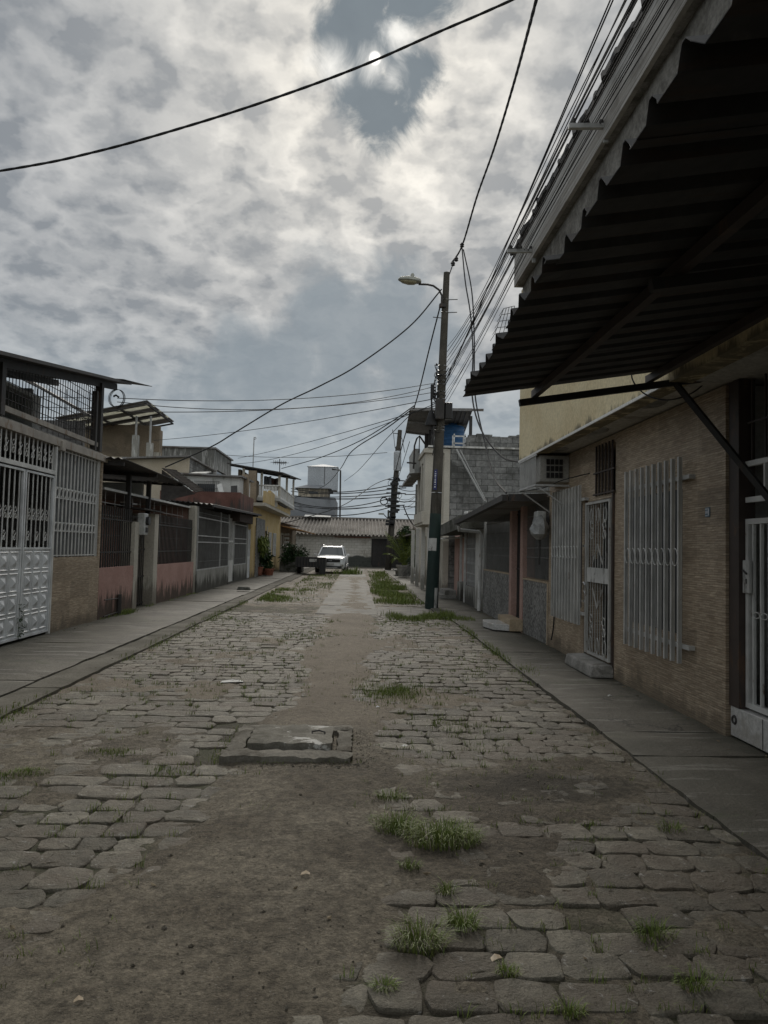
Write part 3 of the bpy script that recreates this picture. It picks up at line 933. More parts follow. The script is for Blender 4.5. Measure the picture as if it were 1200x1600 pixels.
def rough_slab(m, x0, x1, y0, y1, z0, z1, amp, step=0.045):
    """concrete block with a worn, uneven top and crumbling edges"""
    nx, ny = max(2, int((x1 - x0) / step)), max(2, int((y1 - y0) / step))
    vs = []; fs = []
    for j in range(ny + 1):
        for i in range(nx + 1):
            ed = i in (0, nx) or j in (0, ny)
            X = x0 + (x1 - x0) * i / nx; Y = y0 + (y1 - y0) * j / ny
            q = (vnoise(np.array([X * 9 + 3]), np.array([Y * 9 + z1 * 50]), 4)[0] - .5)
            Z = z1 + q * amp + rng.uniform(-.15, .15) * amp
            if ed:
                cxm, cym = (x0 + x1) / 2, (y0 + y1) / 2
                X += rng.uniform(-.3, .7) * amp * (1 if X < cxm else -1) * (1 if i in (0, nx) else 0); Y += rng.uniform(-.3, .7) * amp * (1 if Y < cym else -1) * (1 if j in (0, ny) else 0)
                Z -= rng.uniform(.1, .9) * amp
            vs.append((X, Y, Z))
    w = nx + 1
    for j in range(ny):
        for i in range(nx): a = j * w + i; fs.append((a, a + 1, a + w + 1, a + w))
    rim = [i for i in range(w)] + [j * w + nx for j in range(1, ny + 1)] + [ny * w + i for i in range(nx - 1, -1, -1)] + [j * w for j in range(ny - 1, 0, -1)]
    k = len(vs)
    for q_ in rim: vs.append((vs[q_][0], vs[q_][1], z0))
    for q_ in range(len(rim)):
        q2 = (q_ + 1) % len(rim); fs.append((rim[q_], k + q_, k + q2, rim[q2]))
    return m.add(vs, fs)


fr = MB()
FZ = 0.062
for (a, b, c, d) in ((-0.95, 0.0, 5.36, 5.53), (-0.92, 0.0, 6.16, 6.30), (-0.93, -0.80, 5.535, 6.155), (-0.12, 0.0, 5.535, 6.155)):
    rough_slab(fr, a, b, c, d, -0.06, FZ + U(-.008, .008), .022)
f_ = fr.build('frame', 'cover_frame', cv, smooth=True)
lid = rough_slab(MB(), -0.775, -0.15, 5.56, 6.13, 0.0, 0.105, .016)
l_ = lid.build('lid', 'cover_concrete', cv, smooth=True)
hd = MB().tube([(-0.31, 5.83, 0.095), (-0.315, 5.85, 0.114), (-0.26, 5.87, 0.118), (-0.215, 5.84, 0.114), (-0.215, 5.82, 0.095)], 0.007, 6)
hd.build('handle', 'dark_metal', cv, smooth=True)

# loose grit and pebbles
pb = MB()
for i in range(4200):
    Y = 2.2 + rng.random() ** 1.8 * 9
    X = rng.uniform(-3.0, 2.1)
    if i > 3600: X, Y = (rng.uniform(-.95, .12), 5.33 - abs(rng.gauss(0, .06))) if i % 3 else (0.03 + abs(rng.gauss(0, .09)), rng.uniform(5.2, 6.3))
    d = da(X, Y)
    if rng.random() > d * 0.85 + 0.12: continue
    if -0.95 < X < 0.02 and 5.38 < Y < 6.32: continue
    s_ = rng.uniform(0.002, 0.0055) * (2.2 if rng.random() < 0.05 else 1)
    z = max(dz_(X, Y), -0.004 if d < .5 else -1) + s_ * 0.3
    vs = [(X + s_ * rng.uniform(.7, 1.4), Y, z), (X, Y + s_ * rng.uniform(.7, 1.4), z), (X - s_ * rng.uniform(.7, 1.4), Y, z), (X, Y - s_ * rng.uniform(.7, 1.4), z), (X, Y, z + s_ * rng.uniform(.5, 1)), (X, Y, z - s_)]
    pb.add(vs, [(0, 1, 4), (1, 2, 4), (2, 3, 4), (3, 0, 4), (1, 0, 5), (2, 1, 5), (3, 2, 5), (0, 3, 5)])
tag(pb.build('gravel', 'paving_stone'), 'loose pebbles and grit strewn over the dirt of the road', 'gravel', kind='stuff')


# dry leaf scraps and crumbs gathered along walls and kerbs
lf = MB()
for i in range(520):
    k = rng.random()
    if k < .3: X, Y = 3.1 - abs(rng.gauss(0, .12)), rng.uniform(4, 18)
    elif k < .55: X, Y = -4.85 + abs(rng.gauss(0, .15)), rng.uniform(9, 30)
    elif k < .75: X, Y = -3.0 + rng.gauss(0, .06), rng.uniform(4.5, 20)
    else: X, Y = rng.uniform(-3, 2), rng.uniform(2.2, 12)
    s_ = rng.uniform(.008, .028); a = rng.uniform(0, 6.28); tl_ = rng.uniform(-.6, .6)
    z = (0.062 if X > 2.13 else 0.076 if X < -3.4 else 0.058 if X < -3.03 else max(dz_(X, Y), -.002)) + .006
    d = Vector((math.cos(a), math.sin(a), 0)); u = Vector((-d.y, d.x, tl_))
    p = Vector((X, Y, z))
    lf.add([p - d * s_, p + u * s_ * .4, p + d * s_ + Vector((0, 0, s_ * .3)), p - u * s_ * .4], [(0, 1, 2, 3)])
tag(lf.build('leaf_litter', 'dry_leaf'), 'dry leaf scraps gathered along the kerbs and wall feet', 'litter', kind='stuff')


# ================================================================== GRASS
def blade(m, X, Y, Z, h, lean, w, az):
    dx, dy = math.cos(az), math.sin(az)
    px, py = -dy * w / 2, dx * w / 2
    m1 = (X + dx * lean * .35, Y + dy * lean * .35, Z + h * .6)
    m2 = (X + dx * lean, Y + dy * lean, Z + h * rng.uniform(.8, 1))
    m.add([(X - px, Y - py, Z), (X + px, Y + py, Z), (m1[0] + px * .8, m1[1] + py * .8, m1[2]), (m1[0] - px * .8, m1[1] - py * .8, m1[2]), m2],
          [(0, 1, 2, 3), (3, 2, 4)])


def gz(X, Y):
    if X > 2.13 and Y < 16.6 or X > 1.95 and Y >= 16.6: return 0.03
    if X < -3.03: return 0.04
    return dz_(X, Y) - 0.004


def tg(mu, s, lo, hi):
    while True:
        v = rng.gauss(mu, s)
        if lo <= v <= hi: return v


gr = MB()


def patch(n, fx, fy, h0, h1, w=0.006, lean=0.6):
    for i in range(n):
        X, Y = fx(), fy()
        k = vnoise(np.array([X * 2.3 + 11]), np.array([Y * 1.5 + 3]), 9)[0]
        if rng.random() > (k - 0.22) * 2.0: continue
        h = rng.uniform(h0, h1) * (0.5 + k)
        blade(gr, X, Y, gz(X, Y), h, h * rng.uniform(0.1, lean), w * rng.uniform(.7, 1.3), rng.uniform(0, 6.3))


U = rng.uniform
# verge in front of and behind the lamp post
patch(5200, lambda: tg(1.45, 0.45, 0.55, 2.25), lambda: rng.gauss(16.75, 0.32), 0.05, 0.14, 0.010)
patch(500, lambda: U(2.0, 2.6), lambda: U(15.9, 16.7), 0.03, 0.08, 0.008)
patch(9500, lambda: tg(1.25, 0.42, 0.5, 2.0), lambda: U(20.6, 34), 0.05, 0.17, 0.015)
patch(1600, lambda: U(0.7, 1.8), lambda: U(34, 48), 0.06, 0.18, 0.025)
# left side, thin grass between the stones further off
patch(3000, lambda: -2.8 + abs(rng.gauss(0, .55)), lambda: U(20.5, 27), 0.04, 0.12, 0.014)
patch(2400, lambda: U(-2.5, -0.95), lambda: U(26, 41), 0.03, 0.10, 0.018)
patch(700, lambda: rng.gauss(-0.55, 0.35), lambda: rng.gauss(43.2, 0.5), 0.2, 0.42, 0.03)
# along the kerbs
patch(2600, lambda: rng.gauss(-3.0, 0.04), lambda: U(5, 20.5), 0.02, 0.07, 0.006)
patch(900, lambda: rng.gauss(-2.95, 0.06), lambda: U(5, 9), 0.015, 0.05, 0.005)
patch(1100, lambda: rng.gauss(2.12, 0.03), lambda: U(9.5, 16), 0.02, 0.08, 0.006)
patch(420, lambda: rng.gauss(2.10, 0.025), lambda: U(3.6, 5.2), 0.012, 0.04, 0.0035)
patch(350, lambda: rng.gauss(2.2, 0.15), lambda: rng.gauss(9.6, .25), 0.02, 0.05, 0.005)
# middle patch right of the dirt strip
patch(2600, lambda: tg(0.35, 0.3, 0.02, 1.1), lambda: rng.gauss(8.1, 0.45), 0.02, 0.065, 0.005)
patch(2600, lambda: rng.gauss(0.72, 0.18), lambda: rng.gauss(7.0, 0.42), 0.02, 0.07, 0.005)
patch(500, lambda: rng.gauss(0.9, 0.3), lambda: U(9.5, 16), 0.015, 0.05, 0.006)
patch(800, lambda: U(-2.9, -0.8), lambda: U(8, 18), 0.012, 0.045, 0.006)
# round the cover
patch(420, lambda: rng.gauss(-0.96, 0.035), lambda: U(5.35, 6.4), 0.02, 0.06, 0.004)
patch(300, lambda: rng.gauss(-0.46, 0.3), lambda: rng.gauss(5.37, 0.02), 0.015, 0.035, 0.003)
patch(260, lambda: rng.gauss(-0.80, 0.02), lambda: U(5.6, 6.1), 0.04, 0.09, 0.003)
patch(220, lambda: rng.gauss(-1.2, 0.1), lambda: rng.gauss(5.15, 0.08), 0.015, 0.05, 0.004)
patch(260, lambda: rng.gauss(-2.3, 0.1), lambda: rng.gauss(5.0, 0.05), 0.012, 0.035, 0.004)
patch(260, lambda: rng.gauss(-1.75, 0.1), lambda: rng.gauss(5.6, 0.05), 0.012, 0.035, 0.004)
# foot of the left walls
patch(700, lambda: rng.gauss(-4.9, 0.04), lambda: U(14.5, 23), 0.02, 0.08, 0.008)
patch(500, lambda: rng.gauss(-4.85, 0.06), lambda: rng.gauss(15.9, .3), 0.03, 0.1, 0.008)
# in the joints between the stones, in loose drifts
for (X0, Y0) in JOINTS:
    if X0 > 2.08: continue
    k = float(fbm(np.array([X0 * 1.1 + 5]), np.array([Y0 * 0.9 + 2]), 3, 71)[0])
    near_patch = math.exp(-((X0 - .75) / .5) ** 2 - ((Y0 - 3.4) / 1.0) ** 2) * .42 + math.exp(-((X0 - .6) / .5) ** 2 - ((Y0 - 7.4) / 1.0) ** 2) * .45
    if rng.random() > max(0.07, (k - .46) * 3.0) + near_patch: continue
    for q in range(rng.randint(5, 13)):
        h_ = U(.018, .050) * (1.5 if rng.random() < .12 else 1)
        blade(gr, X0 + rng.gauss(0, .022), Y0 + rng.gauss(0, .007), -.012, h_ + .012, h_ * U(.2, 1.0), .0032 + .0002 * Y0, U(0, 6.3))
tag(gr.build('grass', 'grass_blade'), 'short green grass growing along the kerbs and between the paving stones', 'grass', kind='stuff')


def tuft(px, py, r, n, h0, h1, label, w=0.0034, dry=0.12, name='grass_tuft'):
    c = at(px, py, Z=0.0)
    m = MB(); m2 = MB()
    for i in range(n):
        a = U(0, 6.28); rr = r * rng.random() ** 0.6
        X, Y = c.x + math.cos(a) * rr, c.y + math.sin(a) * rr * 0.6
        h = U(h0, h1) * (1.15 - 0.5 * rr / r)
        az = a + U(-0.9, 0.9)
        mm = m2 if i < n * dry and n >= 290 and dry > .2 else m
        # three segment arching blade
        dx, dy = math.cos(az), math.sin(az)
        L = h * U(0.5, 1.3)
        px_, py_ = -dy * w / 2, dx * w / 2
        Z = gz(X, Y)
        pts = [(X, Y, Z), (X + dx * L * .16, Y + dy * L * .16, Z + h * .5), (X + dx * L * .5, Y + dy * L * .5, Z + h * .86), (X + dx * L, Y + dy * L, Z + h * U(.6, 1.0))]
        ws = (1, .9, .6)
        vs = []
        for p, k in zip(pts[:3], ws): vs += [(p[0] - px_ * k, p[1] - py_ * k, p[2]), (p[0] + px_ * k, p[1] + py_ * k, p[2])]
        vs.append(pts[3])
        mm.add(vs, [(0, 1, 3, 2), (2, 3, 5, 4), (4, 5, 6)])
    t = thing(name, label, 'grass', (c.x, c.y, 0))
    m.build('blades', 'grass_blade', t)
    if m2.v: m2.build('dry_blades', 'grass_dry', t)


tuft(690, 1318, 0.21, 620, 0.05, 0.13, 'widest grass tuft, two joined clumps on the edge of the bare dirt')
tuft(622, 1300, 0.13, 300, 0.05, 0.12, 'grass clump at the dirt edge just left of the widest tuft')
tuft(655, 1478, 0.11, 300, 0.05, 0.125, 'spiky yellowish grass tuft between the near stones', dry=0.3)
tuft(722, 1452, 0.06, 150, 0.06, 0.12, 'small green grass tuft right of the spiky yellowish one')
tuft(1088, 1545, 0.06, 90, 0.05, 0.11, 'sparse grass tuft among the bottom right paving stones')
tuft(1022, 1465, 0.09, 130, 0.04, 0.09, 'flattened dry grass tuft in a stone joint near the right kerb', dry=0.5)
tuft(792, 1522, 0.045, 90, 0.025, 0.05, 'tiny grass tuft between two flat near stones')
tuft(600, 1545, 0.04, 110, 0.03, 0.06, 'small round grass tuft at the left end of the near stones')
tuft(890, 1585, 0.05, 70, 0.03, 0.07, 'thin grass tuft at the bottom edge of the stones')
tuft(612, 1250, 0.10, 130, 0.03, 0.08, 'faint grass tuft in the dirt beyond the widest tuft')
tuft(1050, 1300, 0.09, 90, 0.03, 0.08, 'low weed tuft beside the right pavement edge', dry=0.35)
tuft(640, 1360, 0.05, 80, 0.03, 0.06, 'little grass tuft just in front of the widest tuft')
tuft(45, 1208, 0.14, 260, 0.015, 0.04, 'low mat of grass in the cracked stones at the left')
tuft(698, 1395, 0.045, 70, 0.03, 0.07, 'slim grass tuft midway between the two largest near tufts')

# bits of litter
def litter(px, py, s, ang, label, mat='sign_white'):
    c = at(px, py, Z=0.01)
    z = gz(c.x, c.y) + 0.012
    ca, sa = math.cos(ang), math.sin(ang)
    P_ = [(-s, -s * .35, 0), (0, -s * .45, .006), (s, -s * .3, 0), (s * .9, s * .3, .004), (0.1 * s, s * .5, .012), (-s * .8, s * .35, .003)]
    vs = [(c.x + a * ca - b * sa, c.y + a * sa + b * ca, z + k) for a, b, k in P_]
    vs += [(x, y, zz_ - 0.002) for x, y, zz_ in vs]
    m = MB().add(vs, [(0, 1, 4, 5), (1, 2, 3, 4), (11, 10, 7, 6), (10, 9, 8, 7)] + [(k, (k + 1) % 6 + 0, (k + 1) % 6 + 6, k + 6) for k in range(6)])
    tag(m.build('litter', mat), label, 'litter')


litter(362, 1065, 0.13, 0.25, 'long pale paper strip lying on the left stones', 'worn_white')
litter(477, 1371, 0.022, 0.1, 'dry curled leaf scrap on the bare dirt', 'beige_tile')
litter(632, 1164, 0.04, 0.1, 'white scrap beside the right corner of the cover', 'worn_white')
litter(775, 1495, 0.026, 0.5, 'pale flat scrap on the near stones', 'beige_tile')
litter(953, 1092, 0.03, 0.4, 'small pale scrap on the right pavement', 'worn_white')
litter(590, 1107, 0.018, 0.2, 'tiny white scrap at the edge of the dirt strip', 'sign_white')
litter(122, 1572, 0.016, 0.4, 'tan fallen leaf in the bottom left dirt', 'beige_tile')


# ================================================================== shared building bits
def vbars(m, X, y0, y1, z0, z1, n, w=0.016, d=0.016, axis='y'):
    for i in range(n):
        a = y0 + (y1 - y0) * (i + 0.5) / n
        if axis == 'y': m.box(X - d / 2, X + d / 2, a - w / 2, a + w / 2, z0, z1)
        else: m.box(a - w / 2, a + w / 2, X - d / 2, X + d / 2, z0, z1)
    return m


def hbar(m, X, y0, y1, z, h=0.025, d=0.02): return m.box(X - d / 2, X + d / 2, y0, y1, z - h / 2, z + h / 2)


def scroll(m, X, yc, zc, s, flip=1, r=0.006):
    """wrought S scroll in the plane X=const"""
    pts = []
    for k in range(19):
        t = k / 18
        if t < .5:
            a = math.pi * (2.2 * t * 2); rr = s * (0.18 + 0.32 * t * 2)
            pts.append((X, yc + flip * rr * math.cos(a), zc + s * 0.5 + rr * math.sin(a) - s * .0))
        else:
            a = math.pi * (2.2 * (1 - t) * 2); rr = s * (0.18 + 0.32 * (1 - t) * 2)
            pts.append((X, yc - flip * rr * math.cos(a), zc - s * 0.5 - rr * math.sin(a)))
    m.tube(pts, r, 4)
    return m


def pxblock(x0, x1, ytop, Y0, Y1, z0=0.0):
    """box whose camera-facing front stands at depth Y0 between two photo columns, up to a photo row; returns its extents"""
    a = at(x0, ytop, Y=Y0); b = at(x1, ytop, Y=Y0)
    return (a.x, b.x, Y0, Y1, z0, (a.z + b.z) / 2)


# ================================================================== LEFT 1: tiled house, white gate, caged roof terrace
h = thing('house', 'tiled house with a white embossed metal gate and a caged, dark roofed terrace', 'house', (-4.95, 11, 0))
XL = -4.95
m = MB()
m.wall('y', 14.22, 0.12, -11, XL - 0.02, 0, 3.12); m.wall('x', -11, 0.15, -9, 14.34, 0, 3.12); m.wall('y', -9, 0.12, -11, XL, 0, 3.12); m.wall('x', XL, -.15, -8.88, 8.9, 0, 3.12, [(-6, -4, .9, 2.2), (-1, 1.5, .9, 2.2), (4, 5, 0, 2.2)])
m.wall('x', -7.6, 0.12, -8.8, 14.2, 0, 3.0, [(9.2, 10.2, 0, 2.1), (10.9, 12.6, 1.0, 2.1)])
m.build('wall', 'grey_wall', h)
MB().box(-11.05, XL - .03, -9, 14.45, 3.13, 3.27).build('terrace_slab', 'old_concrete', h)
m = MB().box(XL - 0.14, XL, 12.2, 14.45, 0, 1.28)
m.box(XL - 0.14, XL, 14.37, 14.45, 1.2801, 3.1)
m.build('tiled_wall', 'stone_tile', h)
m = MB().bar((XL - 0.02, 8, 3.165), (XL - 0.02, 14.98, 3.165), 0.12, 0.13)
m.bar((XL - 0.0, 12.28, 3.12), (XL - 0.0, 12.42, 3.12), 0.14, 0.16)
m.build('beam', 'rust_beam', h, bevel=0.006)
B(XL - 0.13, XL - 0.09, 12.25, 14.36, 1.29, 3.09).build('window_pane', 'blind_grey', h)
m = vbars(MB(), XL - 0.03, 12.24, 14.3, 1.29, 3.1, 13, 0.018, 0.018)
for z in (1.31, 1.72, 1.86, 2.27, 2.44, 3.07): hbar(m, XL - 0.035, 12.22, 14.34, z, 0.018, 0.012)
for i in range(12):
    for z in (1.79, 2.355): m.ring((XL - 0.03, 12.24 + (i + 1) * 2.06 / 13, z), (1, 0, 0), 0.055, 0.006, 10, 4, 0.07)
m.build('window_grille', 'white_paint_metal', h)


def gate_leaf(y0, y1, cols):
    g = MB()
    for a, b in ((y0, y0 + .035), (y1 - .035, y1)): g.box(XL - .02, XL + .02, a, b, 0.1, 2.6)
    for z in (0.115, 1.43, 2.585): g.box(XL - .019, XL + .019, y0 + .0351, y1 - .0351, z - .016, z + .016)
    lf = g.build('gate_leaf', 'door_white', h)
    p = MB().box(XL - .012, XL + .004, y0 + .0352, y1 - .0352, 0.132, 1.413)
    cw = (y1 - y0 - .11) / cols
    for i in range(cols):
        for j in range(4):
            a, b = y0 + .055 + i * cw + .02, y0 + .055 + (i + 1) * cw - .02
            c, d = 0.155 + j * 0.312 + .015, 0.155 + (j + 1) * 0.312 - .015
            X0 = XL + .0045
            for (k, e, o) in ((0, 0, 1),):
                # raised picture-frame moulding then a pyramid boss
                f = .028
                p.add([(X0, a, c), (X0, b, c), (X0, b, d), (X0, a, d), (X0 + .016, a + f * .5, c + f * .5), (X0 + .016, b - f * .5, c + f * .5), (X0 + .016, b - f * .5, d - f * .5), (X0 + .016, a + f * .5, d - f * .5),
                       (X0 + .002, a + f, c + f), (X0 + .002, b - f, c + f), (X0 + .002, b - f, d - f), (X0 + .002, a + f, d - f),
                       (X0 + .002, a + f * 2.2, c + f * 2.2), (X0 + .002, b - f * 2.2, c + f * 2.2), (X0 + .002, b - f * 2.2, d - f * 2.2), (X0 + .002, a + f * 2.2, d - f * 2.2),
                       (X0 + .045, (a + b) / 2, (c + d) / 2)],
                      [(q, (q + 1) % 4, 4 + (q + 1) % 4, 4 + q) for q in range(4)] + [(4 + q, 4 + (q + 1) % 4, 8 + (q + 1) % 4, 8 + q) for q in range(4)] + [(8 + q, 8 + (q + 1) % 4, 12 + (q + 1) % 4, 12 + q) for q in range(4)] + [(12 + q, 12 + (q + 1) % 4, 16) for q in range(4)])
    p.build('embossed_panel', 'door_white', lf)
    b = vbars(MB(), XL, y0 + .05, y1 - .05, 1.44, 2.57, cols * 2, .014, .014)
    for i in range(cols * 2):
        yc = y0 + .05 + (y1 - y0 - .1) * (i + 1) / (cols * 2)
        if i < cols * 2 - 1:
            scroll(b, XL - .004, yc, 1.95, .11, 1 if i % 2 else -1, .005)
            if i % 2 == 0: scroll(b, XL - .004, yc, 1.62, .09, 1, .005)
    b.build('gate_bars', 'white_paint_metal', lf)


gate_leaf(11.12, 12.15, 3); gate_leaf(10.04, 11.08, 3); gate_leaf(8.96, 10.0, 3)
m = MB()
for y in (12.185,): m.box(XL - .03, XL + .025, y - .03, y + .03, 0.06, 3.09)
m.box(XL - .03, XL + .028, 8.9, 12.1499, 2.625, 2.69)
m.build('gate_frame', 'white_paint_metal', h)
m = vbars(MB(), XL, 8.95, 12.15, 2.69, 3.1, 22, .014, .014)
for i in range(15): scroll(m, XL - .004, 9.0 + i * .215, 2.9, .13, 1 if i % 2 else -1, .006)
m.build('transom_grille', 'white_paint_metal', h)
# roof terrace cage
m = MB()
for y in (10.35, 14.27): m.box(XL - .13, XL - .0, y - .06, y + .06, 3.28, 3.66 + (y - 8) * .149)
m.box(XL - .12, XL - .02, 14.02, 14.1, 3.28, 4.4)
m.build('terrace_post', 'dark_metal', h)
MB().box(XL - .09, XL - .03, 8, 14.2, 3.36, 3.44).build('terrace_rail', 'rust_beam', h)
m = MB()
y = 8.1
while y < 14.2:
    m.box(XL - .066, XL - .056, y - .005, y + .005, 3.44, 3.68 + (y - 8) * .149); y += .105
z = 3.55
while z < 4.45:
    ya = max(8.1, 8 + (z - 3.66) / .149); m.box(XL - .072, XL - .062, ya, 14.2, z - .005, z + .005); z += .125
x = -7.4
while x < XL - .1:
    m.box(x - .005, x + .005, 14.25, 14.26, 3.28, 4.46); x += .11
z = 3.5
while z < 4.4: m.box(-7.4, XL - .1, 14.235, 14.245, z - .005, z + .005); z += .2
m.build('terrace_mesh', 'dark_metal', h)
m = MB(); m.wall('x', -5.62, -0.12, 5, 13.1, 3.28, 4.06, [(10.6, 11.3, 3.5, 3.95), (11.75, 12.8, 3.28, 4.0)])
m.wall('y', 12.98, .12, -10.5, -5.75, 3.28, 4.2)
m.build('terrace_room', 'grey_wall', h)
rz = lambda y: 3.765 + (y - 8) * .149
m = MB().slab((-10.8, 1, rz(1) + .05), (-4.72, 1, rz(1) + .0), (-4.72, 15.25, rz(15.25) + .0), (-10.8, 15.25, rz(15.25) + .3), .05)
m.slab((-6.2, 14.6, rz(14.6) + .08), (-4.68, 14.6, rz(14.6) + .02), (-4.68, 16.6, rz(16.6) + .02), (-5.2, 16.3, rz(16.3) + .06), .012)
for x in (-5.02, -6.2, -7.6): m.bar((x, 5, rz(5) - .12 + (-4.72 - x) * .04), (x, 15.2, rz(15.2) - .12 + (-4.72 - x) * .04), .06, .12)
m.build('roof', 'dark_metal', h)

m = MB().slab((-10, 16.6, 6.55), (-6.1, 16.6, 4.42), (-6.1, 17.2, 4.42), (-10, 17.2, 6.55), .06)
m.wall('y', 17.0, .1, -10, -6.3, 3.3, 4.3)
m.build('rear_roof', 'tin_roof', h)

# coiled cable hung from the roof corner
m = MB()
c = at(181, 622, Y=15.0)
for k in range(4): m.ring((c.x + .01 * k, c.y + .012 * k, c.z), (0.25, 1, 0), .17 - .006 * (k % 2), .005, 20, 5, .18)
m.tube([(c.x, c.y, c.z + .2), (c.x, c.y, rz(15) - .05)], .006, 5)
m.tube([(c.x - .05, c.y, c.z + .03), (c.x, c.y, c.z + .06), (c.x + .06, c.y, c.z + .02)], .02, 6)
tag(m.build('cable_coil', 'black_rubber', smooth=True), 'coil of black cable hanging under the corner of the dark tin roof', 'cable')

# ================================================================== LEFT 2: pink walled house
h = thing('house', 'low house behind a mould stained pink front wall with dark iron bars', 'house', (XL, 18.5, 0))
m = MB()
m.box(XL - .16, XL, 14.46, 16.64, 0, 1.045); m.box(XL - .16, XL, 18.57, 22.68, 0, 1.01)
m.build('front_wall', 'pink_paint', h)
m = MB(); m.box(XL - .3, XL + .01, 16.641, 16.93, 0, 2.02); m.box(XL - .62, XL + .01, 18.22, 18.569, 0, 2.27); m.box(XL - .2, XL + .01, 22.681, 22.95, 0, 2.72)
m.build('pillar', 'cream_wall', h, bevel=.008)
g_ = MB()
for (a, b, n) in ((14.5, 16.63, 15), (18.58, 22.67, 30)):
    vbars(g_, XL - .07, a, b, 1.03, 2.28, n, .028, .02)
    for z in (1.35, 2.02): hbar(g_, XL - .07, a, b, z, .03, .03)
g_.build('window_grille', 'dark_metal', h)
g_ = vbars(MB(), XL - .22, 16.95, 18.2, .05, 2.2, 9, .03, .02)
for z in (.12, .75, 1.4, 2.15): hbar(g_, XL - .22, 16.95, 18.2, z, .04, .03)
g_.build('gate', 'dark_metal', h)
m = MB().slab((XL - .75, 16.9, 2.42), (XL + .12, 16.9, 2.34), (XL + .12, 18.6, 2.34), (XL - .75, 18.6, 2.42), .03)
m.build('gate_canopy', 'dark_metal', h)
m = MB(); m.wall('x', -7.3, -.14, 14.5, 22.9, 0, 2.9, [(15.2, 16.4, .9, 2.1), (17.0, 18.0, 0, 2.1), (19.2, 21.6, .9, 2.1)])
m.wall('y', 22.78, .14, -11, XL - .21, 0, 2.7); m.wall('x', -11, .14, 14.5, 22.9, 0, 2.8)
m.build('wall', 'pink_clean', h)
m = MB()
for y in [15.0 + .62 * i for i in range(13)]: m.box(XL - .335, XL - .325, y - .006, y + .006, 1.2, 2.62)
for z in (1.7, 2.12, 2.38): m.box(XL - .345, XL - .335, 14.6, 22.6, z - .006, z + .006)
m.build('porch_grid', 'grey_paint_metal', h)
m = MB().slab((-8.2, 15.3, 2.86), (XL - .28, 15.3, 2.66), (XL - .18, 22.9, 2.68), (-8.2, 22.9, 2.88), .03)
m.build('porch_roof', 'tin_roof', h)
m = MB().bar((XL - .26, 15.3, 2.655), (XL - .16, 22.9, 2.67), .03, .05)
m.build('gutter', 'white_paint_metal', h)
m = MB().corr((-8.4, 14.42, 3.36), (3.85, 0, -.18), (0, 5.3, -.06), 26, .016, .012, 6, 'sin', 3)
for y in (14.6, 17, 19.5): m.bar((-8.3, y, 3.26), (-4.6, y, 3.09), .05, .08)
m.build('awning_roof', 'dark_metal', h)
m = MB(); m.box(XL - .27, XL - .17, 16.74, 16.84, 2.02, 3.08); m.box(XL - .27, XL - .17, 18.34, 18.44, 2.27, 3.06); m.box(-5.9, -5.8, 18.9, 19.0, 2.7, 3.1)
m.build('post', 'dark_metal', h)
# slanting striped roof further back
q0, q1, q3 = at(253, 731, Y=21.5), at(306, 769, Y=21.5), at(275, 734, Y=25.5)
m = MB().corr(q0, q1 - q0, q3 - q0, 9, .008, .02, 6, 'sin')
m.add([q0 - Vector((0, 0, .05)), q1 - Vector((0, 0, .05)), Vector((q0.x, 21.5, q1.z - .3))], [(0, 1, 2)])
m.build('lean_to_roof', 'lean_roof', h)
m = MB()
m.box(-6.6, -5.3, 18.3, 18.42, 2.7, 3.02)
m.build('partition', 'grey_wall', h)
# broken tiles on the end of the awning
m = MB()
for i in range(26):
    c = Vector((U(-5.9, -4.75), U(18.9, 20.0), U(3.12, 3.24)))
    a = U(0, 3.1); d = Vector((math.cos(a), math.sin(a), U(-.4, .4))) * U(.08, .18)
    m.bar(c - d, c + d, U(.06, .14), U(.015, .03))
tag(m.build('roof_debris', 'fibre_cement'), 'heap of broken roof tiles on the end of the dark awning', 'debris', kind='stuff')
# capped pipe stub on the pink wall
m = MB(); m.tube([(XL + .06, 15.55, .0), (XL + .06, 15.55, .48)], .05, 8)
m.tube([(XL + .04, 14.7, .42), (XL + .06, 15.5, .40)], .012, 6); m.tube([(XL + .04, 14.7, .10), (XL + .06, 15.5, .12)], .012, 6)
tag(m.build('water_pipe', 'dark_metal', smooth=True), 'short upright water pipe against the mouldy foot of the pink wall', 'pipe')


def meter(x, y, z, s, label, mat='meter_plastic', name='electric_meter'):
    t = thing(name, label, 'electric meter', (x, y, z))
    MB().box(x - .07 * s, x + .07 * s, y - .11 * s, y + .11 * s, z - .2 * s, z + .2 * s).build('case', mat, t, bevel=.02 * s)
    c = MB().tube([(x + .0701 * s, y, z + .06 * s), (x + .125 * s, y, z + .06 * s)], .08 * s, 12)
    c.build('dial', 'frosted_glass', t, smooth=True)
    MB().box(x + .0702 * s, x + .09 * s, y - .06 * s, y + .06 * s, z - .15 * s, z - .06 * s).build('terminal_cover', 'dark_metal', t)
    MB().tube([(x, y, z - .2 * s), (x, y + .01, z - .6 * s)], .015 * s, 6).build('conduit', 'dark_metal', t)
    return t


meter(XL + .05, 17.05, 1.98, 1.25, 'weathered grey electric meter on the pillar of the pink wall')

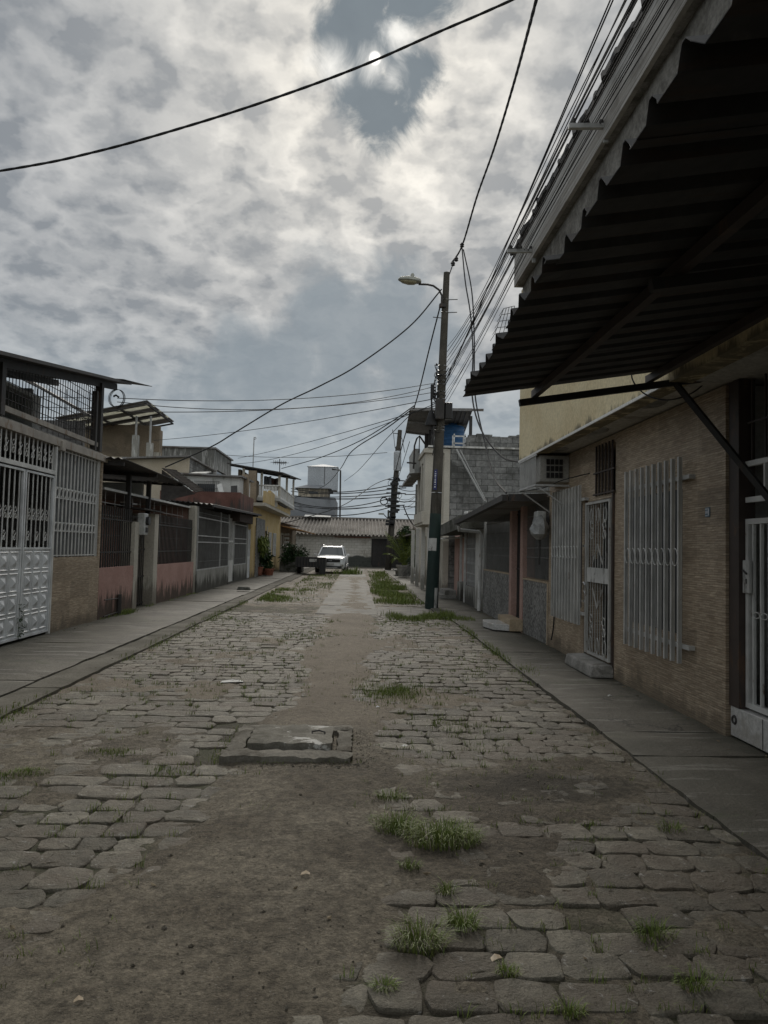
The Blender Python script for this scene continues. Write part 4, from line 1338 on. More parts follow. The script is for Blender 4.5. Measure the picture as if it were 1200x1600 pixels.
# ================================================================== LEFT 3: grey walled porch
X3 = -4.9
h = thing('house', 'low house with white framed mesh grilles on a mouldy grey dwarf wall', 'house', (X3, 28, 0))
m = MB()
m.box(X3 - .16, X3, 22.96, 28.6, 0, .73); m.box(X3 - .16, X3, 29.9, 33.3, 0, .73); m.box(X3 - .2, X3 + .02, 28.4, 30.1, 0, .12)
m.build('dwarf_wall', 'mould_wall', h)
m = MB()
for y in (23.05, 26.9, 28.62, 29.88, 33.2): m.box(X3 - .08, X3 - .02, y - .03, y + .03, .731, 2.72)
for (a, b) in ((23.08, 26.87), (26.93, 28.59), (29.91, 33.17)):
    for z in (.75, 1.62, 1.82, 2.4): m.box(X3 - .07, X3 - .03, a, b, z - .02, z + .02)
m.build('grille_frame', 'grey_paint_metal', h)
m = MB()
for (a, b, n) in ((23.08, 26.87, 40), (26.93, 28.59, 18), (29.91, 33.17, 34)):
    vbars(m, X3 - .05, a, b, .75, 2.7, n, .014, .012)
    for z in (1.0, 2.55): hbar(m, X3 - .05, a, b, z, .014, .01)
m.build('window_grille', 'dull_grille', h)
d = MB().box(X3 - .09, X3 - .05, 28.66, 29.84, .1201, .95)
d.box(X3 - .09, X3 - .05, 28.66, 28.72, .9501, 2.6); d.box(X3 - .09, X3 - .05, 29.78, 29.84, .9501, 2.6); d.box(X3 - .09, X3 - .05, 28.7201, 29.7799, 1.65, 1.72)
vbars(d, X3 - .07, 28.73, 29.77, .951, 2.6, 8, .016, .014)
d.build('door', 'white_paint_metal', h)
m = MB(); m.wall('x', -6.8, -.14, 23, 33.4, 0, 3.0, [(24, 26, 1, 2.2), (28, 29, 0, 2.1), (30.5, 32, 1, 2.2)]); m.wall('y', 33.3, .14, -11, X3 - .01, 0, 2.9)
m.build('wall', 'mould_wall', h)
m = MB().corr((-10, 22.9, 3.15), (5.55, 0, -.36), (0, 11.3, .2), 34, .022, .012, 6, 'sin', 2)
for y in (23.2, 26.5, 30, 33.6): m.bar((-9.5, y, 2.98), (-4.5, y, 2.70 + (y - 22.9) * .018), .05, .09)
m.build('porch_roof', 'dark_metal', h)
m = MB().bar((-4.47, 22.9, 2.74), (-4.47, 34.4, 2.95), .05, .06)
m.build('gutter', 'dark_metal', h)

# rust red parapet and white upper room standing back over the grey porch
xa, xb = at(250, 768, Y=29.5).x, at(376, 770, Y=29.5).x
zr = at(320, 768, Y=29.5).z
m = MB(); m.wall('y', 29.5, .2, xa, xb, 2.5, zr); m.wall('x', xb, -.2, 29.7001, 33.2, 2.5, zr - .02)
m.build('upper_parapet', 'red_wall', h)
x0, x1, Y0, Y1, z0, z1 = pxblock(288, 375, 744, 31, 34)
wa, wb, wz0, wz1 = at(308, 762, Y=31).x, at(336, 762, Y=31).x, at(322, 770, Y=31).z, at(322, 756, Y=31).z
m = MB(); m.wall('y', 31, .15, x0 - .4, x1, 2.9, z1, [(wa, wb, wz0, wz1)])
m.wall('x', x1, -.15, 31.151, 34, 2.9, z1)
m.build('upper_room', 'white_wall', h)
MB().box(wa, wb, 31.08, 31.12, wz0, wz1).build('window_pane', 'dark_glass', h)
m = MB(); vbars(m, 30.93, wa - .12, wb + .2, wz0 - .05, wz1 + .1, 13, .012, .012, 'x')
for z in (wz0, (wz0 + wz1) / 2, wz1 + .1): m.box(wa - .12, wb + .2, 30.91, 30.922, z - .008, z + .008)
m.build('upper_grille', 'dark_metal', h)
MB().slab((x0 - .5, 30.7, z1 + .10), (x1 + .15, 30.7, z1 + .03), (x1 + .15, 34.2, z1 + .1), (x0 - .5, 34.2, z1 + .16), .06).build('upper_roof', 'tin_roof', h)
m = MB().box(at(377, 770, Y=32).x, at(387, 770, Y=32).x, 32, 32.4, 2.9, at(381, 741, Y=32).z); m.build('upper_pier', 'brown_wall', h)

# ================================================================== LEFT 4: yellow house
h = thing('house', 'yellow house with an ochre balcony parapet and a railed roof terrace', 'house', (X3, 40, 0))
m = MB()
m.wall('x', X3, -.2, 34.3, 47.2, 0, 3.4, [(35.45, 35.75, .0, 2.5), (39.2, 40.2, 0, 2.35), (43.0, 44.6, .9, 2.3)])
m.wall('y', 34.3, .2, -10.9, X3 - .201, 0, 3.0)
m.build('wall', 'ochre_wall', h)
m = MB()
for (a, b) in ((40.9, 42.2), (43.0, 44.6)):
    vbars(m, X3 + .04, a, b, .95, 2.3, 9, .025, .02)
    for z in (.97, 1.6, 2.28): hbar(m, X3 + .04, a, b, z, .03, .02)
m.build('window_grille', 'white_paint_metal', h)
m = MB().box(X3 + .001, X3 + .015, 40.9, 42.2, .95, 2.3); m.box(X3 - .1, X3 - .06, 43.0, 44.6, .9, 2.3); m.build('window_pane', 'dark_glass', h)
m = MB().box(X3 + .001, X3 + .05, 35.8, 39.0, .05, 2.9)
m.build('stone_cladding', 'speckled_stone', h)
# white side gate between the grey house and the yellow one
m = MB().box(X3 - .06, X3 - .02, 33.5, 34.28, .08, 1.05); m.box(X3 - .06, X3 - .02, 33.5, 33.55, 1.05, 2.3); m.box(X3 - .06, X3 - .02, 34.23, 34.28, 1.05, 2.3)
vbars(m, X3 - .04, 33.55, 34.23, 1.05, 2.25, 6, .02, .014)
m.build('side_gate', 'door_white', h)
m = MB().box(X3 - .05, X3 + .03, 38.98, 39.2, .05, 2.6)
m.box(X3 - .05, X3 + .03, 40.2, 40.4, .05, 2.6)
m.build('door_frame', 'cream_wall', h)
MB().box(X3 - .12, X3 - .08, 39.2, 40.2, .05, 2.35).build('door', 'brown_metal', h)
# overhanging slab with ochre parapet, its top sloping down the street
m = MB().box(-9, -4.3, 34.4, 47.0, 3.40, 3.55)
m.build('balcony_slab', 'cream_wall', h)
za = 4.25
m = MB().hexa([(-4.42, 36.2, 3.551), (-4.28, 36.2, 3.551), (-4.28, 47, 3.551), (-4.42, 47, 3.551), (-4.42, 36.2, za), (-4.28, 36.2, za), (-4.28, 47, 3.85), (-4.42, 47, 3.85)])
m.box(-4.42, -4.29, 34.4, 36.199, 3.551, 4.1)
m.build('balcony_parapet', 'ochre_wall', h)
m = MB().box(-4.279, -4.2, 39.5, 43.8, 3.78, 3.84); m.build('ledge', 'dark_metal', h)
m = MB().box(-5.6, -5.2, 37.6, 38.0, 3.551, 5.35); m.build('terrace_pier', 'brown_wall', h)
# terrace with balustrade and tin roof
m = MB().box(-5.15, -4.05, 38.0, 38.12, 4.02, 4.12); m.box(-5.15, -4.05, 38.0, 38.12, 4.62, 4.68); m.box(-4.15, -4.05, 38.1201, 47, 4.02, 4.12); m.box(-4.15, -4.05, 38.1201, 47, 4.62, 4.68)
vbars(m, 38.06, -5.12, -4.16, 4.1201, 4.6199, 13, .045, .05, 'x')
vbars(m, -4.1, 38.2, 46.9, 4.1201, 4.6199, 60, .05, .045)
m.build('balustrade', 'white_wall', h)
MB().box(-8.5, -4.05, 38.0, 47.2, 3.86, 4.0199).build('terrace_floor', 'grey_wall', h)
m = MB(); m.wall('y', 38.13, .12, -4.9, -4.16, 3.5501, 3.8599); m.build('terrace_side', 'grey_wall', h)
m = MB().slab((-6.7, 37.6, 5.72), (-3.85, 37.6, 5.30), (-3.85, 49.5, 6.05), (-6.7, 49.5, 6.5), .06)
for y in (38, 42, 46): m.bar((-6.6, y, 5.62 + (y - 37.6) * .064), (-3.9, y, 5.20 + (y - 37.6) * .064), .08, .1)
m.build('terrace_roof', 'dark_metal', h)
m = MB()
for (x, y, zt) in ((-4.1, 38.3, 5.2), (-4.1, 42.3, 5.5), (-4.1, 46.6, 5.75), (-5.9, 38.0, 5.5), (-5.0, 38.2, 5.3)): m.box(x - .06, x + .06, y - .06, y + .06, 4.021, zt)
m.build('terrace_post', 'cream_wall', h)
m = MB(); m.wall('x', -6.3, -.15, 39.6, 47, 4.02, 5.6, [(41, 42.6, 4.02, 5.3)])
m.build('terrace_room', 'brown_wall', h)
# boards leaning on the red wall
for i, (px, lab) in enumerate(((352, 'long white board leaning on the roof behind the rust red wall'), (364, 'short dark frame leaning beside the white board on the roof'))):
    c = at(px, 766, Y=30.5)
    m = MB().bar((c.x + .05, 30.3, 3.1), (c.x - .3, 30.75, 4.05), .20, .04, (0, 1, 0))
    if i: m = MB().bar((c.x + .1, 30.3, 3.1), (c.x + .0, 30.75, 4.0), .26, .04, (0, 1, 0))
    tag(m.build('leaning_board', 'white_wall' if i == 0 else 'dark_metal'), lab, 'board')
# clothes and clutter line on the terrace
for (px, Y, wx, col_, lab) in ((428, 41, .5, 'red_wall', 'dark red cloth hung to dry on the roof terrace'), (418, 40, .4, 'dark_grey_wall', 'grey cloth hung beside the dark red one on the terrace')):
    c = at(px, 750, Y=Y)
    m = MB(); n_ = 8
    vs = []
    for j in range(5):
        for i in range(n_ + 1): vs.append((c.x + wx * (i / n_ - .5), Y + .05 * math.sin(i * 1.7 + j * .3), 5.3 - .7 * j / 4 + .02 * math.sin(i)))
    vs2 = [(x, y + .01, z) for x, y, z in vs]
    k = len(vs)
    fs = [(j * (n_ + 1) + i, j * (n_ + 1) + i + 1, (j + 1) * (n_ + 1) + i + 1, (j + 1) * (n_ + 1) + i) for j in range(4) for i in range(n_)]
    m.add(vs + vs2, fs + [tuple(q + k for q in reversed(f)) for f in fs])
    tag(m.build('hanging_cloth', col_), lab, 'cloth')

# ================================================================== LEFT 5: dark house with tan awning
h = thing('house', 'narrow dark fronted house with a tan tin awning beside the end wall', 'house', (-4.9, 53, 0))
m = MB(); m.wall('x', -4.95, -.2, 47.21, 59.9, 0, 3.0, [(48.2, 49.4, .1, 2.3), (50.8, 53.5, .9, 2.2), (55, 56.2, 0, 2.2)]); m.wall('y', 47.21, .15, -9, -5.151, 0, 3.0)
m.build('wall', 'brown_wall', h)
MB().box(-5.08, -5.04, 48.2, 49.4, .1, 2.3).build('door', 'dark_metal', h)
m = MB().box(-4.949, -4.9, 48.08, 48.2, .05, 2.4); m.box(-4.949, -4.9, 49.4, 49.52, .05, 2.4); m.box(-4.949, -4.9, 48.2001, 49.3999, 2.3, 2.4); m.build('door_frame', 'cream_wall', h)
m = MB()
for i in range(9): m.box(-4.90, -4.6, 49.9, 50.15, .2 + i * .26, .34 + i * .26)
m.build('breeze_block', 'white_wall', h)
m = MB().slab((-6.0, 47.5, 3.1), (-3.55, 47.5, 2.62), (-3.2, 56.5, 2.55), (-6.0, 56.5, 3.0), .05); m.build('awning', 'orange_tin', h)
m = MB().slab((-9, 47.2, 3.4), (-4.6, 47.2, 3.05), (-4.6, 60, 3.15), (-9, 60, 3.5), .06); m.build('roof', 'tin_roof', h)

# ================================================================== behind the left row
h = thing('house', 'brown walled house behind with a pergola roof of dark sheets and pale skylight strips', 'house', (-9, 26, 0))
x0, x1, Y0, Y1, z0, z1 = pxblock(120, 250, 668, 39, 44)
m = MB(); m.wall('y', Y0, .2, x0 - 2, x1, 0, z1 + .15); m.wall('x', x1 - .001, -.2, Y0 + .201, Y0 + .6, 0, z1 - .05); m.build('wall', 'brown_wall', h)
MB().box(x1 - .25, x1 + .1, Y0 - .06, Y0 - .001, 0, at(246, 707, Y=39).z).build('pilaster', 'cream_wall', h)
a, b, c, d = at(85, 652, Y=35), at(230, 625, Y=35), at(272, 658, Y=41.2), at(150, 680, Y=41.2)
L_ = lambda u, v: (a + (b - a) * u) * (1 - v) + (d + (c - d) * u) * v
dk = MB(); tr = MB(); pu = MB()
rows = [0, .16, .27, .42, .53, .68, .79, .93, 1]
cols = [0, .36, .38, .66, .68, 1]
for j in range(8):
    for i in (0, 2, 4):
        tgt = tr if (j % 2 == 1 and not (i == 4 and j == 7)) else dk
        tgt.slab(L_(cols[i], rows[j]), L_(cols[i + 1], rows[j]), L_(cols[i + 1], rows[j + 1]), L_(cols[i], rows[j + 1]), .03)
for u in (.37, .67, .97): pu.bar(L_(u, 0) - Vector((0, 0, .05)), L_(u, 1) - Vector((0, 0, .05)), .10, .1)
for v in (.02, .48, .98): pu.bar(L_(0, v) - Vector((0, 0, .16)), L_(1, v) - Vector((0, 0, .16)), .07, .08)
dk.build('roof', 'tin_roof', h); tr.build('skylight_strip', 'translucent_sheet', h); pu.build('roof_frame', 'dark_metal', h)
for px, yt, yb in ((212, 680, 716), (234, 692, 724)):
    p = at(px, yt, Y=36.6); q = at(px, yb, Y=36.6)
    MB().box(p.x - .14, p.x + .14, 36.5, 36.8, q.z - .4, p.z).build('column', 'white_wall', h)
    MB().box(p.x - .04, p.x + .04, 36.6, 36.68, p.z, at(px, 650, Y=36.6).z).build('post', 'grey_paint_metal', h)
x0, x1, Y0, Y1, z0, z1 = pxblock(160, 210, 712, 36, 38.4)
m = MB().box(x0 - 2, x1 + .9, 36, 36.3, 0, z1 - .05); m.build('terrace_parapet', 'beige_wall', h)

h = thing('house', 'beige gabled house with a bare brick side above the dark striped roof', 'house', (-8, 32, 0))
x0, x1, Y0, Y1, z0, z1 = pxblock(200, 295, 714, 33.5, 39)
m = MB().hexa([(x0, 33.5, 0), (x1, 33.5, 0), (x1, 33.7, 0), (x0, 33.7, 0), (x0, 33.5, z1 - .14), (x1, 33.5, z1), (x1, 33.7, z1), (x0, 33.7, z1 - .14)])
m.build('front_wall', 'beige_wall', h)
m = MB(); m.wall('x', x1 - .001, -.2, 33.701, 39.3, 0, z1 - .02); m.build('side_wall', 'block_wall', h)
MB().slab((x0 - .2, 33.2, z1 - .08), (x1 + .12, 33.2, z1 + .09), (x1 + .12, 39.4, z1 + .05), (x0 - .2, 39.4, z1 - .12), .07).build('roof', 'tin_roof', h)
c0_, c1_ = at(300, 738, Y=33.4), at(326, 734, Y=33.4)
m = MB().slab((c0_.x, 32.6, c0_.z - .12), (c1_.x, 32.6, c0_.z - .10), (c1_.x, 34, c0_.z + .12), (c0_.x, 34, c0_.z + .08), .04); m.build('roof_tarpaulin', 'white_wall', h)

h = thing('house', 'tall grey plastered house with a stained gable rising behind the beige one', 'house', (-9, 42, 0))
x0, x1, Y0, Y1, z0, z1 = pxblock(235, 335, 700, 44, 50)
m = MB().box(x0 - 1, x1, 44, 44.2, 0, z1)
m.wall('x', x1 - .001, -.2, 44.201, 50, 0, z1 - .02, [(45, 48, 4.6, 6.1)])
m.build('wall', 'grey_wall', h)
MB().box(x1 - .15, x1 - .11, 45, 48, 4.6, 6.1).build('window', 'dark_glass', h)
MB().box(x0 - 1.1, x1 + .1, 43.9, 50.2, z1 + .001, z1 + .09).build('roof', 'tin_roof', h)


# ================================================================== END OF THE STREET
h = thing('house', 'long low house closing the street, pale block wall under a corrugated roof', 'house', (0, 60, 0))
gx0, gx1 = at(580, 870, Y=60).x, at(641, 870, Y=60).x
m = MB(); m.wall('y', 60.3, .25, -10, 10, 0, 2.75, [(gx0, gx1, .03, 2.35)])
m.build('wall', 'painted_block', h)
g_ = MB().box(gx0 + .02, gx1 - .02, 60.4, 60.45, .05, 2.33)
for i in range(9): g_.box(gx0 + .1 + i * .33, gx0 + .14 + i * .33, 60.37, 60.399, .05, 2.33)
g_.build('gate', 'dark_metal', h)
ev, rg = at(560, 835, Y=59.7).z, at(560, 810, Y=67).z
m = MB().corr((-10, 59.6, ev), (20, 0, -.1), (0, 7.4, rg - ev), 66, .085, .02, 6, 'sin', 2, .12)
m.build('roof', 'fibre_cement', h)
MB().bar((-10, 67, rg + .05), (10, 67, rg - .05), .5, .12).build('ridge', 'fibre_cement', h)
m = MB().slab((at(473, 815, Y=64).x, 65.5, rg + .02), (at(515, 815, Y=64).x, 65.5, rg - .0), (at(515, 815, Y=64).x, 66.9, rg + .2), (at(473, 815, Y=64).x, 66.9, rg + .22), .03)
m.build('roof_sheet', 'white_wall', h)
MB().box(gx0 - 3.0, gx0 - .1, 60.05, 60.299, 2.38, 2.44).build('lintel', 'terracotta', h)
m = MB(); m.wall('y', 67.4, .2, -10, 10, 0, rg); m.build('back_wall', 'grey_wall', h)

# grey tower block with a sheet metal tank house on top
h = thing('house', 'grey blockhouse with a sheet metal tank housing on top, far behind the end wall', 'house', (-4, 80, 0))
x0, x1, Y0, Y1, z0, zA = pxblock(447, 524, 777, 80, 90)
MB().box(x0 - 3, x1, 80, 90, 0, zA).build('wall', 'dark_grey_wall', h)
u0, u1, _, _, _, zB = pxblock(466, 512, 763, 80.5, 88)
m = MB().box(u0, u1, 80.6, 88, zA + .001, zB); m.build('upper_room', 'beige_wall', h)
MB().box(at(482, 770, Y=80).x, at(496, 770, Y=80).x, 80.55, 80.599, at(480, 771, Y=80).z, at(480, 767.5, Y=80).z).build('window', 'dark_glass', h)
m = MB(); cx_ = (u0 + u1) / 2
m.hexa([(u0 - .4, 80.2, zB + .001), (u1 + .4, 80.2, zB + .001), (u1 + .4, 88.5, zB + .001), (u0 - .4, 88.5, zB + .001), (cx_ - .8, 82.5, zB + .55), (cx_ + .8, 82.5, zB + .55), (cx_ + .8, 86, zB + .55), (cx_ - .8, 86, zB + .55)])
m.build('roof', 'dark_grey_wall', h)
v0, v1 = at(481, 740, Y=84).x, at(527, 740, Y=84).x
zt, zt0 = at(500, 729, Y=84).z, at(500, 757, Y=84).z
m = MB().box(v0, v1, 84, 88, zt0 - .6, zt)
m.add([(v0 - .1, 83.9, zt), (v1 + .1, 83.9, zt), (v1 + .1, 88.1, zt), (v0 - .1, 88.1, zt), ((v0 + v1) / 2, 86, zt + .5)], [(0, 1, 4), (1, 2, 4), (2, 3, 4), (3, 0, 4), (3, 2, 1, 0)])
m.build('tank_housing', 'grey_metal_tank', h)
m = MB(); m.tube([(v0 + 1.9, 83.98, zt0), (v0 + 1.9, 83.98, zt)], .03, 5)
p1, p2 = at(532, 815, Y=79), at(532, 735, Y=79)
m.tube([p1 - Vector((0, 0, 4)), p2, p2 + Vector((-.9, 0, .1))], .10, 6); m.build('pipe_frame', 'dark_metal', h)

# ================================================================== RIGHT: neighbouring houses under one long yellow upper storey
XR = 3.15
h = thing('house', 'stone tiled house with white slatted window grilles and a yellow upper storey', 'house', (XR, 9, 0))
m = MB()
m.wall('x', XR, .2, 6.22, 12.05, 0, 3.03, [(7.06, 8.40, .78, 2.2), (9.0, 9.96, .2, 2.25), (8.93, 9.68, 2.31, 2.93), (10.26, 11.58, .78, 2.25)])
m.build('tiled_wall', 'stone_tile', h)
m = MB(); m.wall('y', 12.05, -.2, XR + .201, 10, 0, 3.03); m.wall('x', 10, -.2, 6.2, 11.84, 0, 3.03); m.wall('y', 6.22, .15, XR + .201, 9.79, 0, 3.03)
m.build('wall', 'grey_wall', h)
m = MB().box(2.66, 10, 6.22, 12.1, 3.05, 3.25); m.build('soffit_slab', 'soffit_paint', h)
m = MB(); m.wall('x', 2.65, .2, 6.22, 12.12, 3.035, 5.92); m.wall('y', 12.12, -.2, 2.851, 10, 3.035, 5.92)
m.build('upper_wall', 'yellow_wall', h)
m = MB().box(2.633, 2.649, 6.22, 12.12, 3.02, 3.05); m.build('drip_edge', 'white_wall', h)
for a, b, nm in ((7.06, 8.42, 'w'), (10.30, 11.58, 'w')):
    MB().box(XR + .012, XR + .03, a - .0, b - .0, .781, 2.199).build('window_pane', 'frosted_glass', h)
m = MB()
for (a, b, zt) in ((7.06, 8.40, 2.2), (10.26, 11.58, 2.25)):
    m.box(XR + .004, XR + .0118, (a + b) / 2 - .02, (a + b) / 2 + .02, .79, zt - .01)
m.build('window_mullion', 'grey_paint_metal', h)


def slat_grille(y0, y1, z0, z1, n, zr):
    m = MB()
    p = (y1 - y0) / n
    for i in range(n):
        yc = y0 + p * (i + .5)
        # folded flat bar: a web facing sideways with a narrow front lip
        m.box(3.058, 3.090, yc - .004, yc + .004, z0, z1)
        m.box(3.048, 3.0579, yc - .014, yc + .014, z0, z1)
    for z in (z0 + .16, z1 - .2):
        m.box(3.0905, 3.122, y0 - .07, y1 + .02, z - .02, z + .02)
        m.box(3.1225, XR + .01, y0 - .07, y0 - .03, z - .02, z + .02); m.box(3.1225, XR + .01, y1 - .02, y1 + .02, z - .02, z + .02)
    for i in range(n - 1):
        m.ring((3.054, y0 + p * (i + 1), zr), (1, 0, 0), p * .5 - .015, .0055, 12, 4, .085)
    m.build('window_grille', 'grille_paint', h)


slat_grille(6.86, 8.42, .53, 2.49, 10, 1.53)
slat_grille(10.05, 11.58, .56, 2.49, 10, 1.56)

# barred street door
d0, d1 = 9.0, 9.97
m = MB()
XD = XR - .03
for (a, b) in ((d0, d0 + .035), (d1 - .035, d1)): m.box(XD - .02, XD + .02, a, b, .22, 2.23)
for z in (.235, 2.215): m.box(XD - .019, XD + .019, d0 + .0351, d1 - .0351, z - .016, z + .016)
door = m.build('door', 'door_paint', h)
m = vbars(MB(), XD, d0 + .04, d1 - .04, .25, 2.2, 9, .009, .009)
for i in range(8):
    yc = d0 + .04 + (d1 - d0 - .08) * (i + 1) / 9
    for zc in (.62, 1.86):
        if i in (1, 6): scroll(m, XD - .004, yc, zc, .16, 1 if i < 4 else -1, .006)
for zc, zs in ((.95, -1), (1.55, 1)):
    for sg in (-1, 1):
        m.bar((XD - .005, (d0 + d1) / 2, zc + zs * .12), (XD - .005, (d0 + d1) / 2 + sg * .2, zc - zs * .14), .012, .012, (1, 0, 0))
for zc in (.36, 2.04):
    for i in range(3): m.ring((XD - .004, d0 + .2 + i * .28, zc), (1, 0, 0), .06, .006, 10, 4, .1)
m.build('door_bars', 'door_paint', door)
m = MB().box(XD - .024, XD + .024, d0 + .036, d1 - .1, 1.17, 1.36); m.build('lock_plate', 'worn_white', door)
m = MB()
for i in range(7):
    yc = d0 + .1 + i * .11
    m.bar((XD + .03, yc, 1.361), (XD + .03, yc + .015, 1.52 + .05 * math.sin(i * 2.1)), .05, .02, (1, 0, 0))
m.build('lock_guard', 'dark_metal', door)
m = MB()
for z in (.9, 1.65): m.box(XD - .045, XD - .02, d1 + .001, d1 + .05, z - .015, z + .015)
m.ring((XD - .03, d1 - .02, 1.08), (1, 0, .2), .055, .006, 12, 4, .08)
m.build('door_handle', 'chrome', door)
m = MB()
for (a, b) in ((d0 - .05, d0 - .001), (d1 + .051, d1 + .10)): m.box(XR - .025, XR + .01, a, b, .1, 2.3)
m.build('door_frame', 'brown_metal', h)
m = vbars(MB(), XR - .02, 8.93, 9.68, 2.3, 2.96, 6, .02, .02); hbar(m, XR - .025, 8.9, 9.7, 2.32, .02, .02); hbar(m, XR - .025, 8.9, 9.7, 2.6, .02, .02)
m.build('transom_grille', 'brown_metal', h)
m = MB().hexa([(2.86, 8.93, .04), (3.149, 8.93, .04), (3.149, 10.1, .04), (2.86, 10.1, .04), (2.88, 8.95, .185), (3.149, 8.95, .19), (3.149, 10.08, .19), (2.89, 10.08, .18)])
m.build('doorstep', 'old_concrete', h, bevel=.02)
# patches of broken plaster under the slab
m = MB()
for i in range(3):
    yy = 7.2 + i * 1.7
    pts = [(2.9 + (.1 + U(0, .05)) * math.cos(t * .7), yy + (.22 + U(0, .1)) * math.sin(t * .7)) for t in range(9)]
    m.prism(pts, 'z', 3.044, 3.0499)
m.build('plaster_patch', 'old_concrete', h)
# eaves board and roof
ZF0, ZF1 = 5.93, 6.50
m = MB().box(2.50, 2.549, -9, 12.0, ZF0, ZF1); m.box(2.5491, 10, 11.95, 12.0, ZF0, ZF1); m.build('fascia', 'fascia_board', h)
m = MB().corr((2.46, -9, ZF1 + .06), (0, 21.05, 0), (7.5, 0, 1.0), 60, .014, .06, 6, 'rib', 2, .035); m.build('roof', 'dark_metal', h)
m = MB().box(2.5491, 10, -9, 11.9499, ZF0 + .02, ZF0 + .05); m.build('ceiling_board', 'old_concrete', h)
m = MB().box(2.632, 2.6495, -9, 11.94, 5.35, ZF0 + .0199); m.build('bare_band', 'bare_plaster', h)
m = MB()
for i in range(9): m.tube([(2.65, 10.9, 4.2), (2.45, 10.9, 4.2)], .02, 5) if i == 0 else None
m.build('spout', 'grey_wall', h)

# small blue house number plate
t = thing('number_plate', 'tiny blue and white house number plate on the stone tiles', 'number plate', (XR, 6.53, 1.94))
MB().box(XR - .010, XR - .0005, 6.495, 6.575, 1.90, 1.985).build('plate', 'plate_blue', t)
m = MB().box(XR - .0125, XR - .0102, 6.498, 6.515, 1.912, 1.975)
for (a, b, c, d) in ((6.525, 6.568, 1.966, 1.975), (6.525, 6.54, 1.93, 1.955), (6.547, 6.568, 1.93, 1.937), (6.547, 6.552, 1.937, 1.955), (6.563, 6.568, 1.937, 1.955), (6.525, 6.565, 1.908, 1.914)): m.box(XR - .0125, XR - .0102, a, b, c, d)
m.build('plate_marks', 'sign_white', t)

# window air conditioner in a cage
t = thing('air_conditioner', 'boxy window air conditioner caged under the yellow overhang', 'air conditioner', (2.9, 11.35, 2.56))
m = MB().box(2.70, 3.149, 10.92, 11.78, 2.60, 3.0); m.build('case', 'ac_plastic', t, bevel=.012)
m = MB()
for i in range(4):
    for j in range(3): m.box(2.80 + i * .065, 2.85 + i * .065, 10.905, 10.919, 2.66 + j * .1, 2.74 + j * .1)
m.build('side_vent', 'car_black', t)
m = vbars(MB(), 2.64, 10.9, 12.0, 2.55, 3.02, 13, .012, .012)
for z in (2.55, 3.0): hbar(m, 2.64, 10.88, 12.02, z, .025, .02)
m.box(2.64, 3.14, 10.87, 10.89, 2.53, 2.56); m.box(2.64, 3.14, 12.0, 12.02, 2.53, 2.56)
m.bar((2.66, 10.9, 2.53), (3.14, 10.9, 2.2), .02, .02); m.bar((2.66, 11.98, 2.53), (3.14, 11.98, 2.2), .02, .02)
m.build('cage', 'grey_paint_metal', t)
meter(3.0, 12.08, 2.0, 1.1, 'clear plastic covered electric meter where the tiles meet the granite porch')
c = at(855, 822, X=3.02)
m = MB(); n_ = 10
vs = []; fs = []
for j in range(6):
    for i in range(n_):
        a = 2 * math.pi * i / n_; r_ = (.03, .10, .13, .15, .13, .05)[j] * U(.75, 1.2)
        vs.append((2.98 + r_ * math.cos(a), 12.02 + r_ * math.sin(a) * 1.2, 2.18 - .085 * j))
for j in range(5):
    for i in range(n_): fs.append((j * n_ + i, j * n_ + (i + 1) % n_, (j + 1) * n_ + (i + 1) % n_, (j + 1) * n_ + i))
fs.append(tuple(range(5 * n_, 6 * n_)))
m.add(vs, fs)
tag(m.build('plastic_bag', 'plastic_bag'), 'crumpled clear plastic bag hanging at the meter beside the slatted grille', 'bag')

# near house: barred gate in the dark, under the awning
h = thing('house', 'near house with a tall barred gate on a white tiled sill in deep shade', 'house', (3.2, 4, 0))
m = MB().box(XR + .02, XR + .16, 6.04, 6.199, .3, 3.04); m.box(XR + .02, XR + .16, 1.6, 1.8, .3, 3.04); m.build('gate_post', 'brown_metal', h)
m = MB().box(XR + .03, XR + .35, 1.2, 6.199, .05, .295)
m.build('tiled_sill', 'white_tile', h, bevel=.008)
m = MB()
for y in (5.7, 5.2, 4.7, 4.2, 3.7): m.box(XR + .027, XR + .0299, y - .003, y + .003, .06, .29)
m.ring((XR + .029, 6.13, .19), (1, 0, 0), .03, .012, 12, 5)
m.build('tile_joint', 'dark_metal', h)
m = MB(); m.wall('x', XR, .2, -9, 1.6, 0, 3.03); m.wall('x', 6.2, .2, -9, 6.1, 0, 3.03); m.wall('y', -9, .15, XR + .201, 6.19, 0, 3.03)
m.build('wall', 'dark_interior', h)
m = MB().box(2.66, 10, -9, 6.21, 3.05, 3.25); m.build('soffit_slab', 'soffit_paint', h)
m = MB(); m.wall('x', 2.65, .2, -9, 6.205, 3.035, 5.92); m.build('upper_wall', 'yellow_wall', h)
XG = XR + .09
m = MB()
for z in (.34, 1.84, 2.02, 2.32): m.box(XG - .02, XG + .02, 1.81, 6.03, z - .022, z + .022)
for y in (6.01, 4.95, 3.9, 2.85): m.box(XG - .0195, XG + .0195, y - .02, y + .02, .3621, 1.8179)
for y in (5.75, 4.7, 3.6): m.box(XG - .015, XG + .015, y - .012, y + .012, 2.0421, 2.2979)
m.build('gate_frame', 'white_paint_metal', h)
m = MB(); y = 5.93
while y > 1.85:
    m.box(XG - .012, XG + .012, y - .009, y + .009, .3621, 1.8179); y -= .115
y = 5.93
while y > 1.85:
    m.ring((XG - .014, y - .057, 1.08), (1, .3, 0), .035, .005, 8, 4, .025); y -= .115
m.build('gate_bars', 'white_paint_metal', h)
m = MB(); y = 5.95
while y > 1.85:
    m.box(XG - .008, XG + .008, y - .006, y + .006, 2.3421, 3.02); y -= .2
